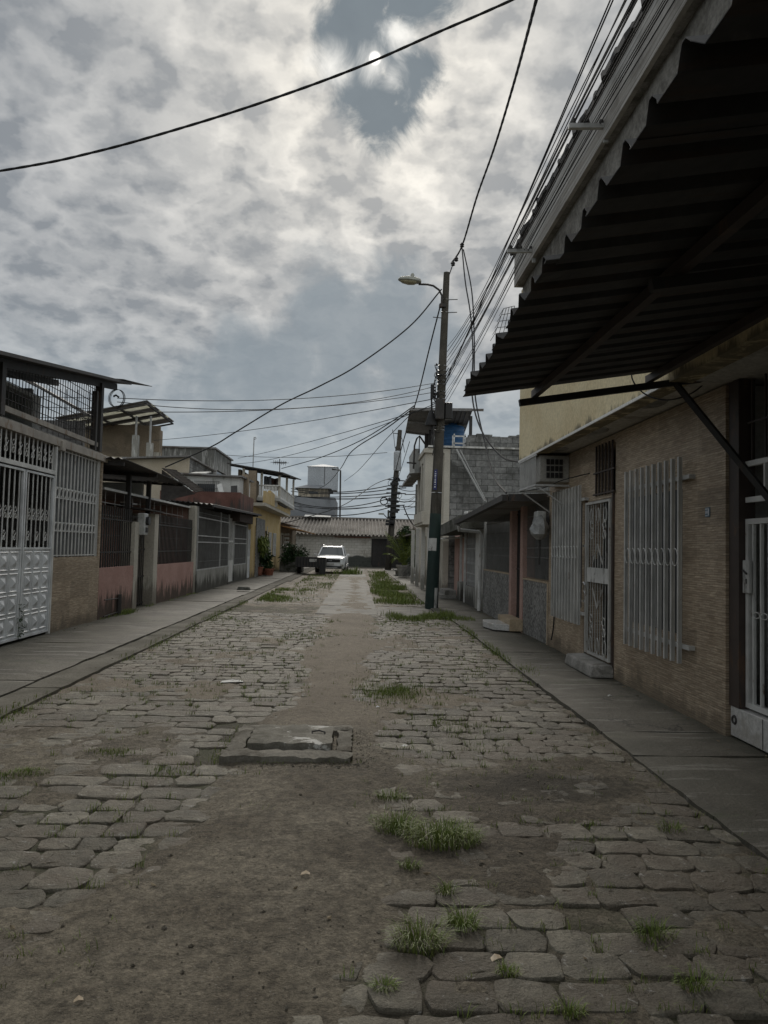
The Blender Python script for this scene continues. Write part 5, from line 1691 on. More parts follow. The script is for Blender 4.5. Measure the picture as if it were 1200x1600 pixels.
hbar(m, XG - .012, 1.85, 6.0, 2.66, .014, .012)
m.build('upper_bars', 'brown_metal', h)
m = MB().box(XG - .05, XG - .021, 5.92, 6.02, 1.25, 1.52); lk = m.build('lock_case', 'worn_white', h, bevel=.006)
m = MB().tube([(XG - .06, 5.94, 1.41), (XG - .06, 6.0, 1.44)], .008, 6); m.box(XG - .056, XG - .0501, 5.95, 5.965, 1.33, 1.37); m.build('lock_keyhole', 'dark_metal', lk)

# corrugated awning over the near pavement
aw = thing('awning', 'large dark corrugated awning reaching over the right pavement', 'awning', (1.9, 3.4, 3))
XO, ZO, XI, ZI = 0.84, 2.88, 2.64, 3.17
m = MB()
nw = 24
for k in range(8):
    y0 = 6.22 - k * .98
    m = MB(); e = U(-.02, .02); dzs = .006 * (k % 2) + U(0, .004)
    m.corr((XO + e, y0, ZO + dzs), (0, -1.04, U(-.006, .006)), (XI - XO - e, 0, ZI - ZO), 4.25, .026, .003, 11, 'rib', 3, .018)
    m.build('sheet', 'awning_sheet', aw)
m = MB()
sl = (ZI - ZO) / (XI - XO)
for x in (1.5, 2.5): m.bar((x, -1.5, ZO + sl * (x - XO) - .075), (x, 6.3, ZO + sl * (x - XO) - .075), .05, .06)
m.build('purlin', 'brown_metal', aw)
m = MB()
for y in (6.24, 3.4, .6): m.bar((1.36, y, ZO + sl * .48 - .135), (XR - .02, y, ZO + sl * 2.25 - .135), .05, .055)
m.build('rafter', 'dark_metal', aw)
m = MB()
for y, e in ((6.22, 5.45), (3.4, 2.6), (.6, -.2)): m.bar((2.72, y, ZO + sl * 1.85 - .16), (XR + .02, e, 1.9), .045, .045)
m.build('brace', 'dark_metal', aw)

# speckled porch house with pink door posts
h = thing('house', 'low house faced in speckled granite with pink door posts and a flat dark porch roof', 'house', (XR, 15.4, 0))
m = MB().box(XR, XR + .18, 12.07, 13.9, 0, 1.03); m.box(XR, XR + .18, 15.12, 18.3, 0, 1.07); m.build('front_wall', 'speckled_stone', h)
m = MB().box(XR - .012, XR + .2, 12.07, 13.9, 1.031, 1.06); m.box(XR - .012, XR + .2, 15.12, 18.3, 1.071, 1.1); m.box(XR - .012, XR + .0, 12.07, 12.12, 0, 1.03); m.build('wall_coping', 'beige_tile', h)
m = MB().box(XR - .02, XR + .22, 13.901, 14.12, 0, 2.5); m.box(XR - .02, XR + .22, 14.92, 15.119, 0, 2.5); m.build('door_post', 'pink_clean', h, bevel=.008)
m = vbars(MB(), XR + .1, 14.12, 14.92, .2, 2.4, 8, .02, .02)
for z in (.25, 1.2, 2.3): hbar(m, XR + .1, 14.12, 14.92, z, .03, .02)
m.build('door_gate', 'dark_metal', h)
m = MB()
for (a, b, n) in ((12.1, 13.88, 20), (15.14, 18.28, 32)):
    vbars(m, XR + .06, a, b, 1.08, 2.45, n, .012, .012)
    for z in (1.45, 1.62, 1.95, 2.2): hbar(m, XR + .055, a, b, z, .016, .012)
m.build('window_grille', 'dull_grille', h)
m = MB(); m.wall('x', 5.0, .15, 12.1, 18.7, 0, 2.5, [(14, 14.9, 0, 2.1), (15.6, 17.4, .9, 2.1)]); m.wall('y', 18.5, .15, XR + .05, 8, 0, 2.45)
m.build('wall', 'grey_wall', h)
m = MB().slab((2.47, 12.2, 2.50), (8, 12.2, 2.66), (8, 18.6, 2.5), (2.47, 18.1, 2.29), .05); m.build('porch_roof', 'tin_roof', h)
m = MB().bar((2.44, 12.18, 2.44), (2.44, 18.15, 2.23), .10, .10); m.bar((2.50, 12.21, 2.44), (XR, 12.21, 2.47), .03, .12); m.build('gutter', 'dark_metal', h)
m = MB().tube([(2.48, 18.05, 2.16), (2.5, 18.15, 2.05), (3.02, 18.35, 2.02), (3.08, 18.36, 1.95), (3.06, 18.36, .06)], .045, 8); m.build('downpipe', 'white_paint_metal', h, smooth=True)

t = thing('doorstep', 'two part tiled doorstep, white slab and taller beige block, at the pink posts', 'step', (2.9, 14.4, 0))
m = MB().prism([(2.52, 14.62), (2.62, 14.08), (2.9, 13.92), (2.9, 14.98), (2.58, 14.98)], 'z', .05, .165); m.build('tread', 'white_tile', t, bevel=.008)
m = MB().box(2.9005, XR - .002, 13.88, 15.05, .05, .27); m.build('riser', 'beige_tile', t, bevel=.006)

# shaded pair of porches beyond
h = thing('house', 'shaded house with white posts and a mossy concrete porch slab behind the lamp post', 'house', (XR, 21.8, 0))
m = MB().box(XR + .0, XR + .2, 19.05, 19.6, 0, 2.3); m.build('white_pillar', 'white_wall', h)
m = MB().box(XR, XR + .15, 19.601, 21.4, 0, .55); m.box(XR - .05, XR + .2, 22.0, 22.7, 0, .6); m.build('dwarf_wall', 'mould_wall', h)
m = MB().box(XR - .03, XR + .03, 21.42, 21.5, 0, 2.3); m.box(XR - .03, XR + .03, 22.3, 22.38, .601, 2.3); m.build('post', 'white_paint_metal', h)
m = vbars(MB(), XR + .05, 19.6, 21.4, .56, 2.2, 18, .02, .02)
for z in (.9, 1.6): hbar(m, XR + .045, 19.6, 21.4, z, .03, .02)
for i in range(9):
    for zc in (.75, 1.25, 1.8): scroll(m, XR + .035, 19.75 + i * .19, zc, .12, 1 if i % 2 else -1, .008)
m.build('window_grille', 'grey_paint_metal', h)
m = MB(); m.wall('x', 4.3, .15, 18.8, 25, 0, 2.4, [(20, 21, 0, 2.1), (22.6, 24, .9, 2.1)]); m.wall('x', XR + .15, .12, 22.71, 24.95, 0, 2.2, [(23.3, 24.0, 0, 2.0)])
m.build('wall', 'pink_clean', h)
m = MB().hexa([(2.58, 18.7, 2.10), (8, 18.7, 2.3), (8, 24.9, 2.3), (2.58, 23.2, 1.98), (2.58, 18.7, 2.44), (8, 18.7, 2.55), (8, 24.9, 2.5), (2.58, 23.2, 2.30)]); m.build('porch_slab', 'mossy_concrete', h)
m = MB().corr((2.75, 18.3, 2.50), (0, .7, .02), (3, 0, .25), 3, .03, .01, 6, 'trap'); m.build('roof_sheet', 'white_paint_metal', h)
m = MB().slab((2.7, 22.6, 1.93), (3.3, 22.6, 1.97), (3.3, 24.9, 1.97), (2.7, 24.9, 1.93), .04); m.build('window_canopy', 'white_wall', h)
m = MB().box(2.6, 3.1, 22.8, 24.5, .05, .16); m.box(2.75, 3.1, 22.9, 24.3, .1601, .30); m.build('doorstep', 'old_concrete', h)

# concrete block house with the blue tank
h = thing('house', 'two storey bare block house with a pale bay and a tin roofed tank deck', 'house', (3.5, 30, 0))
XB = 2.9
m = MB(); m.wall('y', 25.0, .2, XB + .21, 9, 0, 5.05)
m.build('block_wall', 'block_wall', h)
m = MB(); m.wall('y', 25.01, .18, at(729, 690, Y=25).x, 9, 5.0501, 5.42)
for i in range(16):
    x = at(732, 690, Y=25).x + i * .28
    m.box(x, x + .26, 25.0, 25.25, 5.4201, 5.45 + .05 * math.sin(i * 1.3) + .05)
m.build('parapet', 'block_wall', h)
m = MB(); m.wall('x', XB, .2, 25.0, 36, 0, 5.0, [(26.2, 27.2, 0, 2.1), (28.3, 29.6, .9, 2.1), (31, 32, 0, 2.1), (29, 30.5, 3.2, 4.5), (32, 34, 3.2, 4.5)]); m.wall('y', 36, .2, XB + .2, 9, 0, 5)
m.build('street_wall', 'cream_wall', h)
MB().box(2.35, 9, 24.96, 36.1, 5.0502, 5.10).build('roof_slab', 'old_concrete', h)
MB().box(2.34, 9, 24.93, 24.9599, 5.03, 5.09).build('slab_edge', 'white_wall', h)
m = MB(); m.wall('x', 2.26, .12, 25.1, 28.3, 2.48, 4.85, [(25.9, 26.5, 2.9, 4.6), (26.9, 27.6, 2.9, 4.6)]); m.wall('y', 25.1, .12, 2.3801, XB - .001, 2.48, 4.85); m.box(2.2, XB - .001, 25.0, 28.5, 2.40, 2.4799); m.box(2.16, 2.2599, 25.05, 28.4, 2.4801, 2.85)
m.box(2.2, XB - .001, 25.0, 28.5, 4.8501, 5.0)
m.build('bay', 'cream_wall', h)
m = MB().box(2.33, 2.36, 25.9, 26.5, 2.9, 4.6); m.box(2.33, 2.36, 26.9, 27.6, 2.9, 4.6); m.build('bay_window', 'dark_glass', h)
m = MB()
for y in (25.4, 27.9, 30.5, 33): m.box(2.42, 2.56, y - .07, y + .07, .05, 2.4)
m.build('column', 'white_wall', h)
m = MB().corr((1.86, 26.8, 4.26), (0, 4.4, 0), (.44, 0, .05), 6, .05, .012, 6, 'trap', 1); m.bar((1.86, 26.7, 4.2), (1.86, 31.3, 4.2), .05, .06); m.bar((1.7, 31.2, 4.2), (2.3, 31.2, 4.22), .05, .06); m.build('window_awning', 'tin_roof', h)
m = MB().hexa([(2.08, 27.4, 4.40), (2.259, 27.4, 4.35), (2.259, 30, 4.35), (2.08, 30, 4.40), (2.03, 27.4, 5.3), (2.259, 27.4, 5.3), (2.259, 30, 5.3), (2.03, 30, 5.3)]); m.build('roof_parapet', 'grey_wall', h)
m = MB().tube([(2.0, 27, 4.5), (2.02, 27, 5.35), (2.1, 27, 5.62), (2.2, 27, 5.72), (2.32, 27, 5.55), (2.5, 27, 5.3)], .035, 6); m.tube([(2.2, 27, 5.72), (2.2, 27.1, 5.1)], .02, 5); m.tube([(1.75, 27, 4.72), (2.1, 27, 4.7)], .03, 5)
m.build('bent_pipe', 'dark_metal', h, smooth=True)
# roof deck canopy
a, b = at(641, 637, Y=25.2), at(738, 638, Y=25.2)
c, d = at(722, 684, Y=28.6), at(634, 673, Y=28.6)
m = MB(); uu = (b - a); 
m.slab(a, b, c, d, .03)
for k in range(15):
    p, q = a + (b - a) * (k / 14), d + (c - d) * (k / 14)
    m.bar(p - Vector((0, 0, .045)), q - Vector((0, 0, .045)), .03, .02)
m.bar(a + Vector((0, -.02, -.06)), a + (b - a) * 1.18 + Vector((0, -.02, -.06)), .06, .08)
m.bar((a + d) / 2 - Vector((0, 0, .08)), (b + c) / 2 - Vector((0, 0, .08)), .05, .08); m.bar(d - Vector((0, 0, .06)), c - Vector((0, 0, .06)), .05, .07)
m.build('deck_roof', 'tin_roof', h)
m = MB()
for (px, Y, zt) in ((672, 27.6, 6.05), (735, 25.6, 6.25), (676, 25.6, 6.25)):
    x = at(px, 690, Y=Y).x; m.box(x - .05, x + .05, Y - .05, Y + .05, 5.1001, zt)
x = at(671, 690, Y=28).x; m.box(x - .18, x + .12, 28.0, 28.1, 5.1001, 5.98)
m.build('deck_post', 'dark_metal', h)
t = thing('water_tank', 'blue plastic water tank under the tin roof on the block house', 'water tank', (at(706, 695, Y=27).x, 27, 5.10))
tx = t.location.x
prof = [(.46, 0), (.47, .03)]
for k in range(6): prof += [(.47, .06 + k * .15), (.445, .10 + k * .15), (.445, .13 + k * .15), (.47, .17 + k * .15)]
prof += [(.44, .98), (.2, 1.05), (.19, 1.1), (.02, 1.11)]
m = MB().lathe((tx, 27, 5.101), prof, 24); m.build('tank', 'tank_blue', t, smooth=True)
MB().lathe((tx, 27, 6.2115), [(.17, 0), (.17, .03), (.02, .05)], 16).build('lid', 'tank_blue', t, smooth=True)
t = thing('metal_rack', 'small white metal rack standing before the blue tank', 'rack', (tx + .4, 25.6, 5.1))
m = MB()
x0, x1 = at(709, 690, Y=25.5).x, at(726, 690, Y=25.5).x
for x in (x0, x1):
    for y in (25.4, 25.8): m.box(x - .02, x + .02, y - .02, y + .02, 5.1, 5.58)
for z in (5.25, 5.5): m.box(x0 - .03, x1 + .03, 25.38, 25.4, z - .025, z + .025)
m.build('rack_frame', 'white_paint_metal', t)
# long leaning pipes against the block wall
for (p0, p1, lab, r) in (((713, 702), (757, 783), 'pale pipe leaning down the block wall, the left of two', .035), ((719, 703), (760, 784), 'thin pale pipe leaning down the block wall, right of the thicker one', .022)):
    a, b = at(*p0, Y=24.9), at(*p1, Y=24.8)
    b.z = b.z - 0.0
    tag(MB().tube([a, b], r, 6).build('leaning_pipe', 'grey_paint_metal', smooth=True), lab, 'pipe')
# further right house fragment beyond the block house
h = thing('house', 'dark fronted house beyond the block house, half hidden by the palm', 'house', (4.2, 45, 0))
m = MB(); m.wall('x', 4.0, .2, 36.3, 59, 0, 2.6, [(39, 40, 0, 2.1), (43, 45, .9, 2.1), (50, 51, 0, 2.1)]); m.build('wall', 'grey_wall', h)
m = MB().slab((3.4, 36.3, 2.55), (8, 36.3, 2.9), (8, 59, 2.9), (3.4, 59, 2.55), .08); m.build('roof', 'fibre_cement', h)


# ================================================================== LAMP POST
PB = at(674, 951, Z=0.0); PB = Vector((PB.x, PB.y, 0))
PT = at(698, 426, Y=PB.y)
pt = lambda z: PB + (PT - PB) * (z / PT.z)
pole = thing('utility_pole', 'tall concrete lamp post painted green below, hung with splice boxes', 'utility pole', tuple(PB))
rr = lambda z: .172 - .0100 * z
ZG = 2.5
m = MB().tube([pt(z) for z in (ZG, 4, 5.5, 7, 8.2, PT.z)], [rr(z) for z in (ZG, 4, 5.5, 7, 8.2, PT.z)], 16); m.build('shaft', 'pole_concrete', pole, smooth=True)
m = MB().tube([pt(z) for z in (-.05, .1, 1, ZG)], [rr(z) + .004 for z in (-.05, .1, 1, ZG)], 16); m.build('green_band', 'pole_green', pole, smooth=True)


def wrap(m, z0, z1, a0, a1, e=.006, n=8):
    """thin curved plate on the pole between two heights and two compass angles (degrees, 270 faces the camera)"""
    vs = []
    for z in (z0, z1):
        for k in range(n + 1):
            a = R_(a0 + (a1 - a0) * k / n); c = pt(z); r = rr(z) + .004 + e
            vs.append((c.x + r * math.cos(a), c.y + r * math.sin(a), z))
    vs += [tuple(Vector(v) + (pt(v[2]) - Vector(v)) * .03 * 1 for v in [v])[0] if False else v for v in []]
    w = n + 1
    return m.add(vs, [(k, k + 1, w + k + 1, w + k) for k in range(n)])


wrap(MB(), 1.52, 1.85, 195, 285, .003).build('white_patch', 'worn_white', pole, smooth=True)
wrap(MB(), .02, .55, 285, 318, .003).build('chipped_patch', 'worn_white', pole, smooth=True)
sg = wrap(MB(), 3.12, 3.66, 228, 262, .012); s_ = sg.build('street_sign', 'sign_blue', pole)
m = MB()
for k, (z, w, h_) in enumerate([(3.60, .6, .02), (3.545, .9, .025), (3.49, .9, .035), (3.435, .7, .02), (3.38, .8, .03), (3.32, .9, .04), (3.26, .6, .025), (3.20, .8, .035)]):
    wrap(m, z - h_ / 2, z + h_ / 2, 245 - 9 * w, 245 + 7 * w, .015, 3)
m.build('sign_marks', 'sign_white', s_)
# steel bands
m = MB()
for z in [3.05, 4.72, 4.8, 5.55, 5.75, 5.95, 6.05, 6.2, 6.32, 6.45, 7.9, 8.25]:
    c = pt(z); m.ring((c.x, c.y, c.z), (PT - PB), rr(z) + .006, .010, 16, 4)
m.build('steel_band', 'chrome', pole, smooth=True)
m = MB()
c = pt(5.22); m.box(c.x + .10, c.x + .30, c.y - .2, c.y - .0, c.z - .22, c.z + .22); m.build('splice_box', 'car_black', pole, bevel=.02)
m = MB(); c = pt(5.25); m.box(c.x - .16, c.x + .07, c.y - .32, c.y - .14, c.z - .28, c.z + .26); m.build('distribution_box', 'dark_metal', pole, bevel=.02)
m = MB(); c = pt(4.95); m.lathe((c.x - .24, c.y - .08, c.z - .12), [(.16, 0), (.15, .08), (.07, .34), (.05, .4)], 12); m.build('splice_dome', 'black_rubber', pole, smooth=True)
m = MB(); c = pt(5.75); m.tube([(c.x - .22, c.y - .05, c.z - .2), (c.x - .22, c.y - .05, c.z + .18)], .075, 10); m.build('splice_tube', 'black_rubber', pole, smooth=True)
m = MB()
for i in range(15):
    z = U(4.6, 6.5); c = pt(z)
    s0 = U(-1, .6)
    p0 = Vector((c.x + U(-.22, -.08), c.y - U(.1, .2), z)); p3 = Vector((c.x + U(-.24, .16), c.y - U(.12, .2), z + U(-.7, .5)))
    pm = (p0 + p3) / 2 + Vector((U(-.14, .02), U(-.06, 0), U(-.1, .1)))
    m.tube([p0, p0.lerp(pm, .6) + Vector((U(-.05, .02), 0, .03)), pm, pm.lerp(p3, .5) + Vector((U(-.05, .05), 0, -.03)), p3], U(.008, .016), 5)
m.tube([pt(4.6) + Vector((-.2, -.06, 0)), pt(5.6) + Vector((-.26, -.05, 0)), pt(6.3) + Vector((-.14, -.05, 0))], .025, 6)
m.build('cable_clutter', 'black_rubber', pole, smooth=True)
m = MB()
c = pt(5.5)
for k in range(16): 
    z = 4.9 + k * .09; q = pt(z); m.box(q.x - .21 + U(-.02, .02), q.x - .17 + U(-.02, .03), q.y - .13, q.y - .11, z - U(.01, .03), z + U(.01, .02))
m.build('cable_clamp', 'sign_white', pole)
# lamp arm and head, reaching left over the street
a0 = at(690, 476, Y=PB.y - .12); a1 = at(662, 445, Y=PB.y - .2)
m = MB()
m.tube([a0, at(690.5, 462, Y=PB.y - .14), at(686, 453, Y=PB.y - .15), at(677, 446.5, Y=PB.y - .17), at(668, 444.5, Y=PB.y - .19), at(654, 444, Y=PB.y - .2)], .028, 8)
m.box(a0.x - .06, a0.x + .12, a0.y - .03, a0.y + .12, a0.z - .06, a0.z + .02)
arm = m.build('lamp_arm', 'dark_metal', pole, smooth=True)
hc0, hc1 = at(658, 441, Y=PB.y - .2), at(622, 437, Y=PB.y - .2)
m = MB(); N_ = 12
prof = [(0, .07, .05), (.06, .12, .09), (.25, .155, .12), (.55, .165, .125), (.82, .13, .10), (.95, .08, .06), (1, .02, .02)]
vs = []
for (t_, w, hh) in prof:
    c = hc0.lerp(hc1, t_)
    for k in range(N_):
        a = 2 * math.pi * k / N_; zz_ = math.sin(a) * hh * (1.0 if math.sin(a) > 0 else .35)
        vs.append((c.x, c.y + math.cos(a) * w, c.z + zz_))
fs = [(i * N_ + k, i * N_ + (k + 1) % N_, (i + 1) * N_ + (k + 1) % N_, (i + 1) * N_ + k) for i in range(len(prof) - 1) for k in range(N_)]
fs += [tuple(range(N_)), tuple((len(prof) - 1) * N_ + k for k in range(N_))]
m.add(vs, fs)
c = hc0.lerp(hc1, .38); m.lathe((c.x, c.y, c.z + .11), [(.05, 0), (.05, .07), (.03, .10)], 10)
lh = m.build('lamp_head', 'lamp_shell', arm, smooth=True)
m = MB(); vs = []
for (t_, w, hh) in [(.2, .10, .02), (.3, .13, .06), (.55, .14, .075), (.8, .10, .05), (.9, .05, .02)]:
    c = hc0.lerp(hc1, t_)
    for k in range(9):
        a = math.pi + math.pi * k / 8
        vs.append((c.x, c.y + math.cos(a) * w, c.z - .025 + math.sin(a) * hh))
m.add(vs, [(i * 9 + k, i * 9 + k + 1, (i + 1) * 9 + k + 1, (i + 1) * 9 + k) for i in range(4) for k in range(8)])
m.build('lamp_lens', 'lamp_lens', arm, smooth=True)
# insulators and step pegs by the head of the pole
m = MB()
for z, s0 in ((8.25, 1), (7.9, 1), (7.75, -1)):
    c = pt(z); m.tube([c, c + Vector((.32 * s0, -.06, 0))], .012, 5)
for p_ in (at(708, 412, Y=PB.y - .1), at(713, 405, Y=PB.y - .2), at(722, 383, Y=PB.y - .5)):
    m.lathe((p_.x, p_.y, p_.z - .06), [(.03, 0), (.06, .02), (.04, .05), (.06, .07), (.03, .12)], 8)
m.tube([pt(8.7), at(708, 412, Y=PB.y - .1)], .015, 5)
m.build('insulator', 'dark_metal', pole, smooth=True)

# second pole with a transformer
P2 = at(606, 891, Z=0.0); P2 = Vector((P2.x, P2.y, 0)); T2 = at(625, 672, Y=P2.y)
p2 = lambda z: P2 + (T2 - P2) * (z / T2.z)
pole2 = thing('utility_pole', 'leaning dark pole carrying a pale transformer at the end of the street', 'utility pole', tuple(P2))
m = MB().tube([p2(z) for z in (-.05, 3, 6, 9, T2.z)], [.24, .22, .20, .17, .15], 12); m.build('shaft', 'pole_concrete', pole2, smooth=True)
cz = at(621, 720, Y=P2.y - .35)
m = MB().lathe((cz.x, cz.y, cz.z - .72), [(.24, 0), (.27, .05), (.27, 1.25), (.28, 1.3), (.2, 1.42), (.05, 1.45)], 14); m.build('transformer', 'grey_metal_tank', pole2, smooth=True)
m = MB()
for s0 in (-.13, .13): m.lathe((cz.x + s0, cz.y, cz.z + .7), [(.03, 0), (.06, .08), (.03, .14), (.06, .2), (.02, .34)], 8)
m.build('bushing', 'dark_metal', pole2, smooth=True)
m = MB()
q = p2(T2.z - .3); m.tube([q + Vector((0, -.1, 0)), q + Vector((-.5, -.12, .05)), q + Vector((-.52, -.12, .3))], .03, 6)
m.tube([cz + Vector((-.2, -.1, .9)), q + Vector((-.45, -.12, .0))], .02, 5); m.tube([cz + Vector((.5, -.1, .6)), cz + Vector((.3, 0, 1.6)), q], .02, 5)
for z in (4.6, 5.0, 5.6, 5.9, 6.5):
    q = p2(z); m.bar(q + Vector((-.6, -.2, U(-.1, .1))), q + Vector((.8, -.2, U(-.1, .1))), .07, .07)
for i in range(14):
    z = U(3.2, 6.6); q = p2(z); m.box(q.x + U(-.5, .1), q.x + U(.1, .5), q.y - .35, q.y - .15, z - U(.05, .12), z + U(.05, .12))
for i in range(6):
    z = U(4.2, 6.8); q = p2(z); m.ring(q + Vector((U(-.4, .5), -.25, 0)), (U(-.3, .3), 1, 0), U(.15, .28), .015, 10, 4)
m.tube([p2(3.5) + Vector((-.1, -.2, 0)), p2(6.4) + Vector((-.22, -.2, 0))], .09, 6)
m.build('cable_clutter', 'black_rubber', pole2, smooth=True)
c = at(600, 783, Y=P2.y - .3); m = MB()
for k in range(3): m.ring(c + Vector((0, .02 * k, 0)), (0.1, 1, 0), .27 - .01 * k, .028, 16, 5)
tag(m.build('cable_coil', 'black_rubber', smooth=True), 'coil of cable hanging left of the transformer pole', 'cable')

t3 = thing('utility_pole', 'thin distant post standing behind the palm', 'utility pole', tuple(Vector((at(651, 870, Y=72).x, 72, 0))))
a, b = at(649, 870, Y=72), at(652, 757, Y=72); a.z = 0
m = MB().tube([a, b], .16, 8); m.build('shaft', 'mossy_concrete', t3, smooth=True)
m = MB()
for z in (.62, .72, .80, .86):
    q = a.lerp(b, z); m.bar(q + Vector((-1.2, 0, U(-.2, .2))), q + Vector((.8, 0, U(-.2, .2))), .06, .08)
m.build('crossarm', 'dark_metal', t3)
t4 = thing('street_lamp', 'tiny far street lamp above the corrugated roof of the end house', 'street lamp', tuple(Vector((at(606, 860, Y=95).x, 95, 0))))
a, b = at(606, 860, Y=95), at(607, 797, Y=95); a.z = 0
MB().tube([a, b], .14, 6).build('post', 'mossy_concrete', t4)
q = a.lerp(b, .82); e = at(600, 804, Y=95)
m = MB().tube([q, e], .06, 5); m.build('arm', 'dark_metal', t4); MB().box(e.x - .7, e.x, 94.8, 95.2, e.z - .02, e.z + .18).build('lamp_head', 'lamp_shell', t4)


# ================================================================== WIRES
def catmull(pts, n=8):
    P_ = [pts[0] * 2 - pts[1]] + list(pts) + [pts[-1] * 2 - pts[-2]]
    out = []
    for i in range(1, len(P_) - 2):
        a, b, c, d = P_[i - 1:i + 3]
        for k in range(n):
            t = k / n
            out.append(.5 * ((2 * b) + (c - a) * t + (2 * a - 5 * b + 4 * c - d) * t * t + (3 * b - a - 3 * c + d) * t ** 3))
    out.append(P_[-2])
    return out


def wire(pts, r, label, group=None, n=8, name='overhead_wire', twist=False, mat='black_rubber'):
    """pts: (photo x, photo y, distance Y) measurements, or world Vectors"""
    w = [p if isinstance(p, Vector) else at(p[0], p[1], Y=p[2]) for p in pts]
    c = catmull(w, n)
    m = MB()
    if twist:
        # two strands laid round each other
        dense = catmull(w, 40)
        L = 0; A = []; Bs = []
        for i, p in enumerate(dense):
            if i: L += (p - dense[i - 1]).length
            d = (dense[min(i + 1, len(dense) - 1)] - dense[max(i - 1, 0)]).normalized()
            s0 = d.cross(Vector((0, 0, 1))).normalized(); u0 = s0.cross(d)
            a = L / (r * 26) * 6.28
            off = (s0 * math.cos(a) + u0 * math.sin(a)) * r * .18
            A.append(p + off); Bs.append(p - off)
        m.tube(A, r * .84, 6); m.tube(Bs, r * .84, 6)
    else: m.tube(c, r, 5)
    o = m.build(name, mat, smooth=True)
    return tag(o, label, 'wire', group)


def sag(a, b, s, n=7):
    a = a if isinstance(a, Vector) else at(a[0], a[1], Y=a[2]); b = b if isinstance(b, Vector) else at(b[0], b[1], Y=b[2])
    return [a.lerp(b, k / n) - Vector((0, 0, s * 4 * (k / n) * (1 - k / n))) for k in range(n + 1)]


# thick service cable crossing high over the street
wire([(-420, 330, 4.6), (0, 267, 4.4), (150, 237, 4.3), (300, 195, 4.2), (430, 153, 4.1), (560, 105, 4.0), (690, 48, 3.9), (800, 0, 3.8), (1150, -160, 3.6)], .0075, 'thick cable crossing the sky at the top, in front of the sun', twist=True)
# main twisted cable running overhead to the pole head
wire([(905, -260, 6.5), (838, 0, 9.2), (803, 130, 12.0), (772, 232, 14.6), (745, 308, 16.9), (722, 384, 19.0), (705, 412, 19.55)], .024, 'twisted main cable coming down from the top of the photo to the pole head', twist=True)
# bundle along the eaves on the brackets
BK = [thing('wire_bracket', lab, 'bracket', (2.6, y, z)) for (y, z, lab) in ((7.55, 6.0, 'near steel wire bracket sticking out of the eaves board'), (10.75, 5.98, 'farther steel wire bracket on the eaves board'))]
for t_, (y, z) in zip(BK, ((7.55, 6.06), (10.75, 6.02))):
    m = MB().bar((2.13, y, z), (2.549, y, z + .02), .05, .05); m.bar((2.53, y, z - .16), (2.53, y, z - .03), .03, .05); m.build('arm', 'grey_paint_metal', t_)
    m = MB()
    for k in range(3): m.lathe((2.18 + k * .15, y, z + .026), [(.02, 0), (.03, .02), (.02, .06)], 8)
    m.build('insulator', 'dark_metal', t_, smooth=True)
gq = 'thin wires strung along the eaves to the lamp post'
for k in range(12):
    x = 2.15 + .029 * k + U(-.012, .012); z = 6.10 + U(-.02, .16)
    zp = 6.95 - .15 * k + U(-.05, .05)
    e = pt(zp) + Vector((.10, -.12, 0))
    b1 = Vector((x - .02, 10.75, z - .06))
    wire([Vector((x + U(-.03, .03), -1.0, z + .02)), Vector((x, 3.5, z - .02 - U(0, .08))), Vector((x, 7.55, z)), Vector((x - .01, 9.2, z - U(.0, .05)))] + sag(b1, e, U(.05, .16), 4), U(.0050, .0085), 'one of the thin wires strung along the eaves and brackets to the lamp post', gq, 6)
gq2 = 'wires strung in the air left of the eaves'
for (x0, x1, z) in ((948, 700, 7.0), (952, 700, 6.85), (970, 701, 6.75), (986, 701, 6.6)):
    a = at(x0, 0, Y=1155 * (z - 1.55) / 862.)
    b = pt(5.9 + .22 * (7.0 - z) / .4) + Vector((.08, -.1, 0))
    d = (a - b).normalized()
    wire(sag(b, a + d * 7, .10, 8), .0085 if x0 < 960 else .007, 'one of the four wires in open sky just left of the eaves', gq2, 6)
# service drops hanging from the insulator
wire([(722, 388, 19.0), (727, 440, 18.4), (735, 490, 17.6), (739, 550, 16.6), (738, 620, 15.4), (752, 672, 14.2), (782, 712, 13.1), (812, 722, 12.15)], .017, 'left of two drop cables curving from the pole head to the yellow corner')
wire([(724, 390, 19.0), (737, 455, 18.4), (741, 530, 17.4), (742, 615, 16.2), (757, 690, 14.8), (772, 745, 13.4), (791, 770, 12.4)], .017, 'right of two drop cables, hanging to the dark porch gutter')
# drop to the left roofs
wire([(690, 452, 19.5), (640, 510, 19.3), (560, 570, 19.4), (500, 603, 19.6), (440, 632, 19.8), (370, 674, 20.0), (330, 698, 20.1), (258, 730, 20.3)], .019, 'black drop cable sagging from the lamp post to the left tin roof')
wire([(689, 474, 19.55), (672, 540, 21), (655, 610, 23.5), (648, 634, 25.1)], .020, 'straight cable from the lamp arm down to the tin roof corner')
wire([(648, 634, 25.1), (630, 690, 32), (617, 742, 44), (613, 766, 54)], .024, 'dark cable from the tin roof corner down to the transformer pole')
wire([(640, 690, 28), (626, 735, 40), (618, 760, 54)], .014, 'thin cable right of the transformer from the block house')
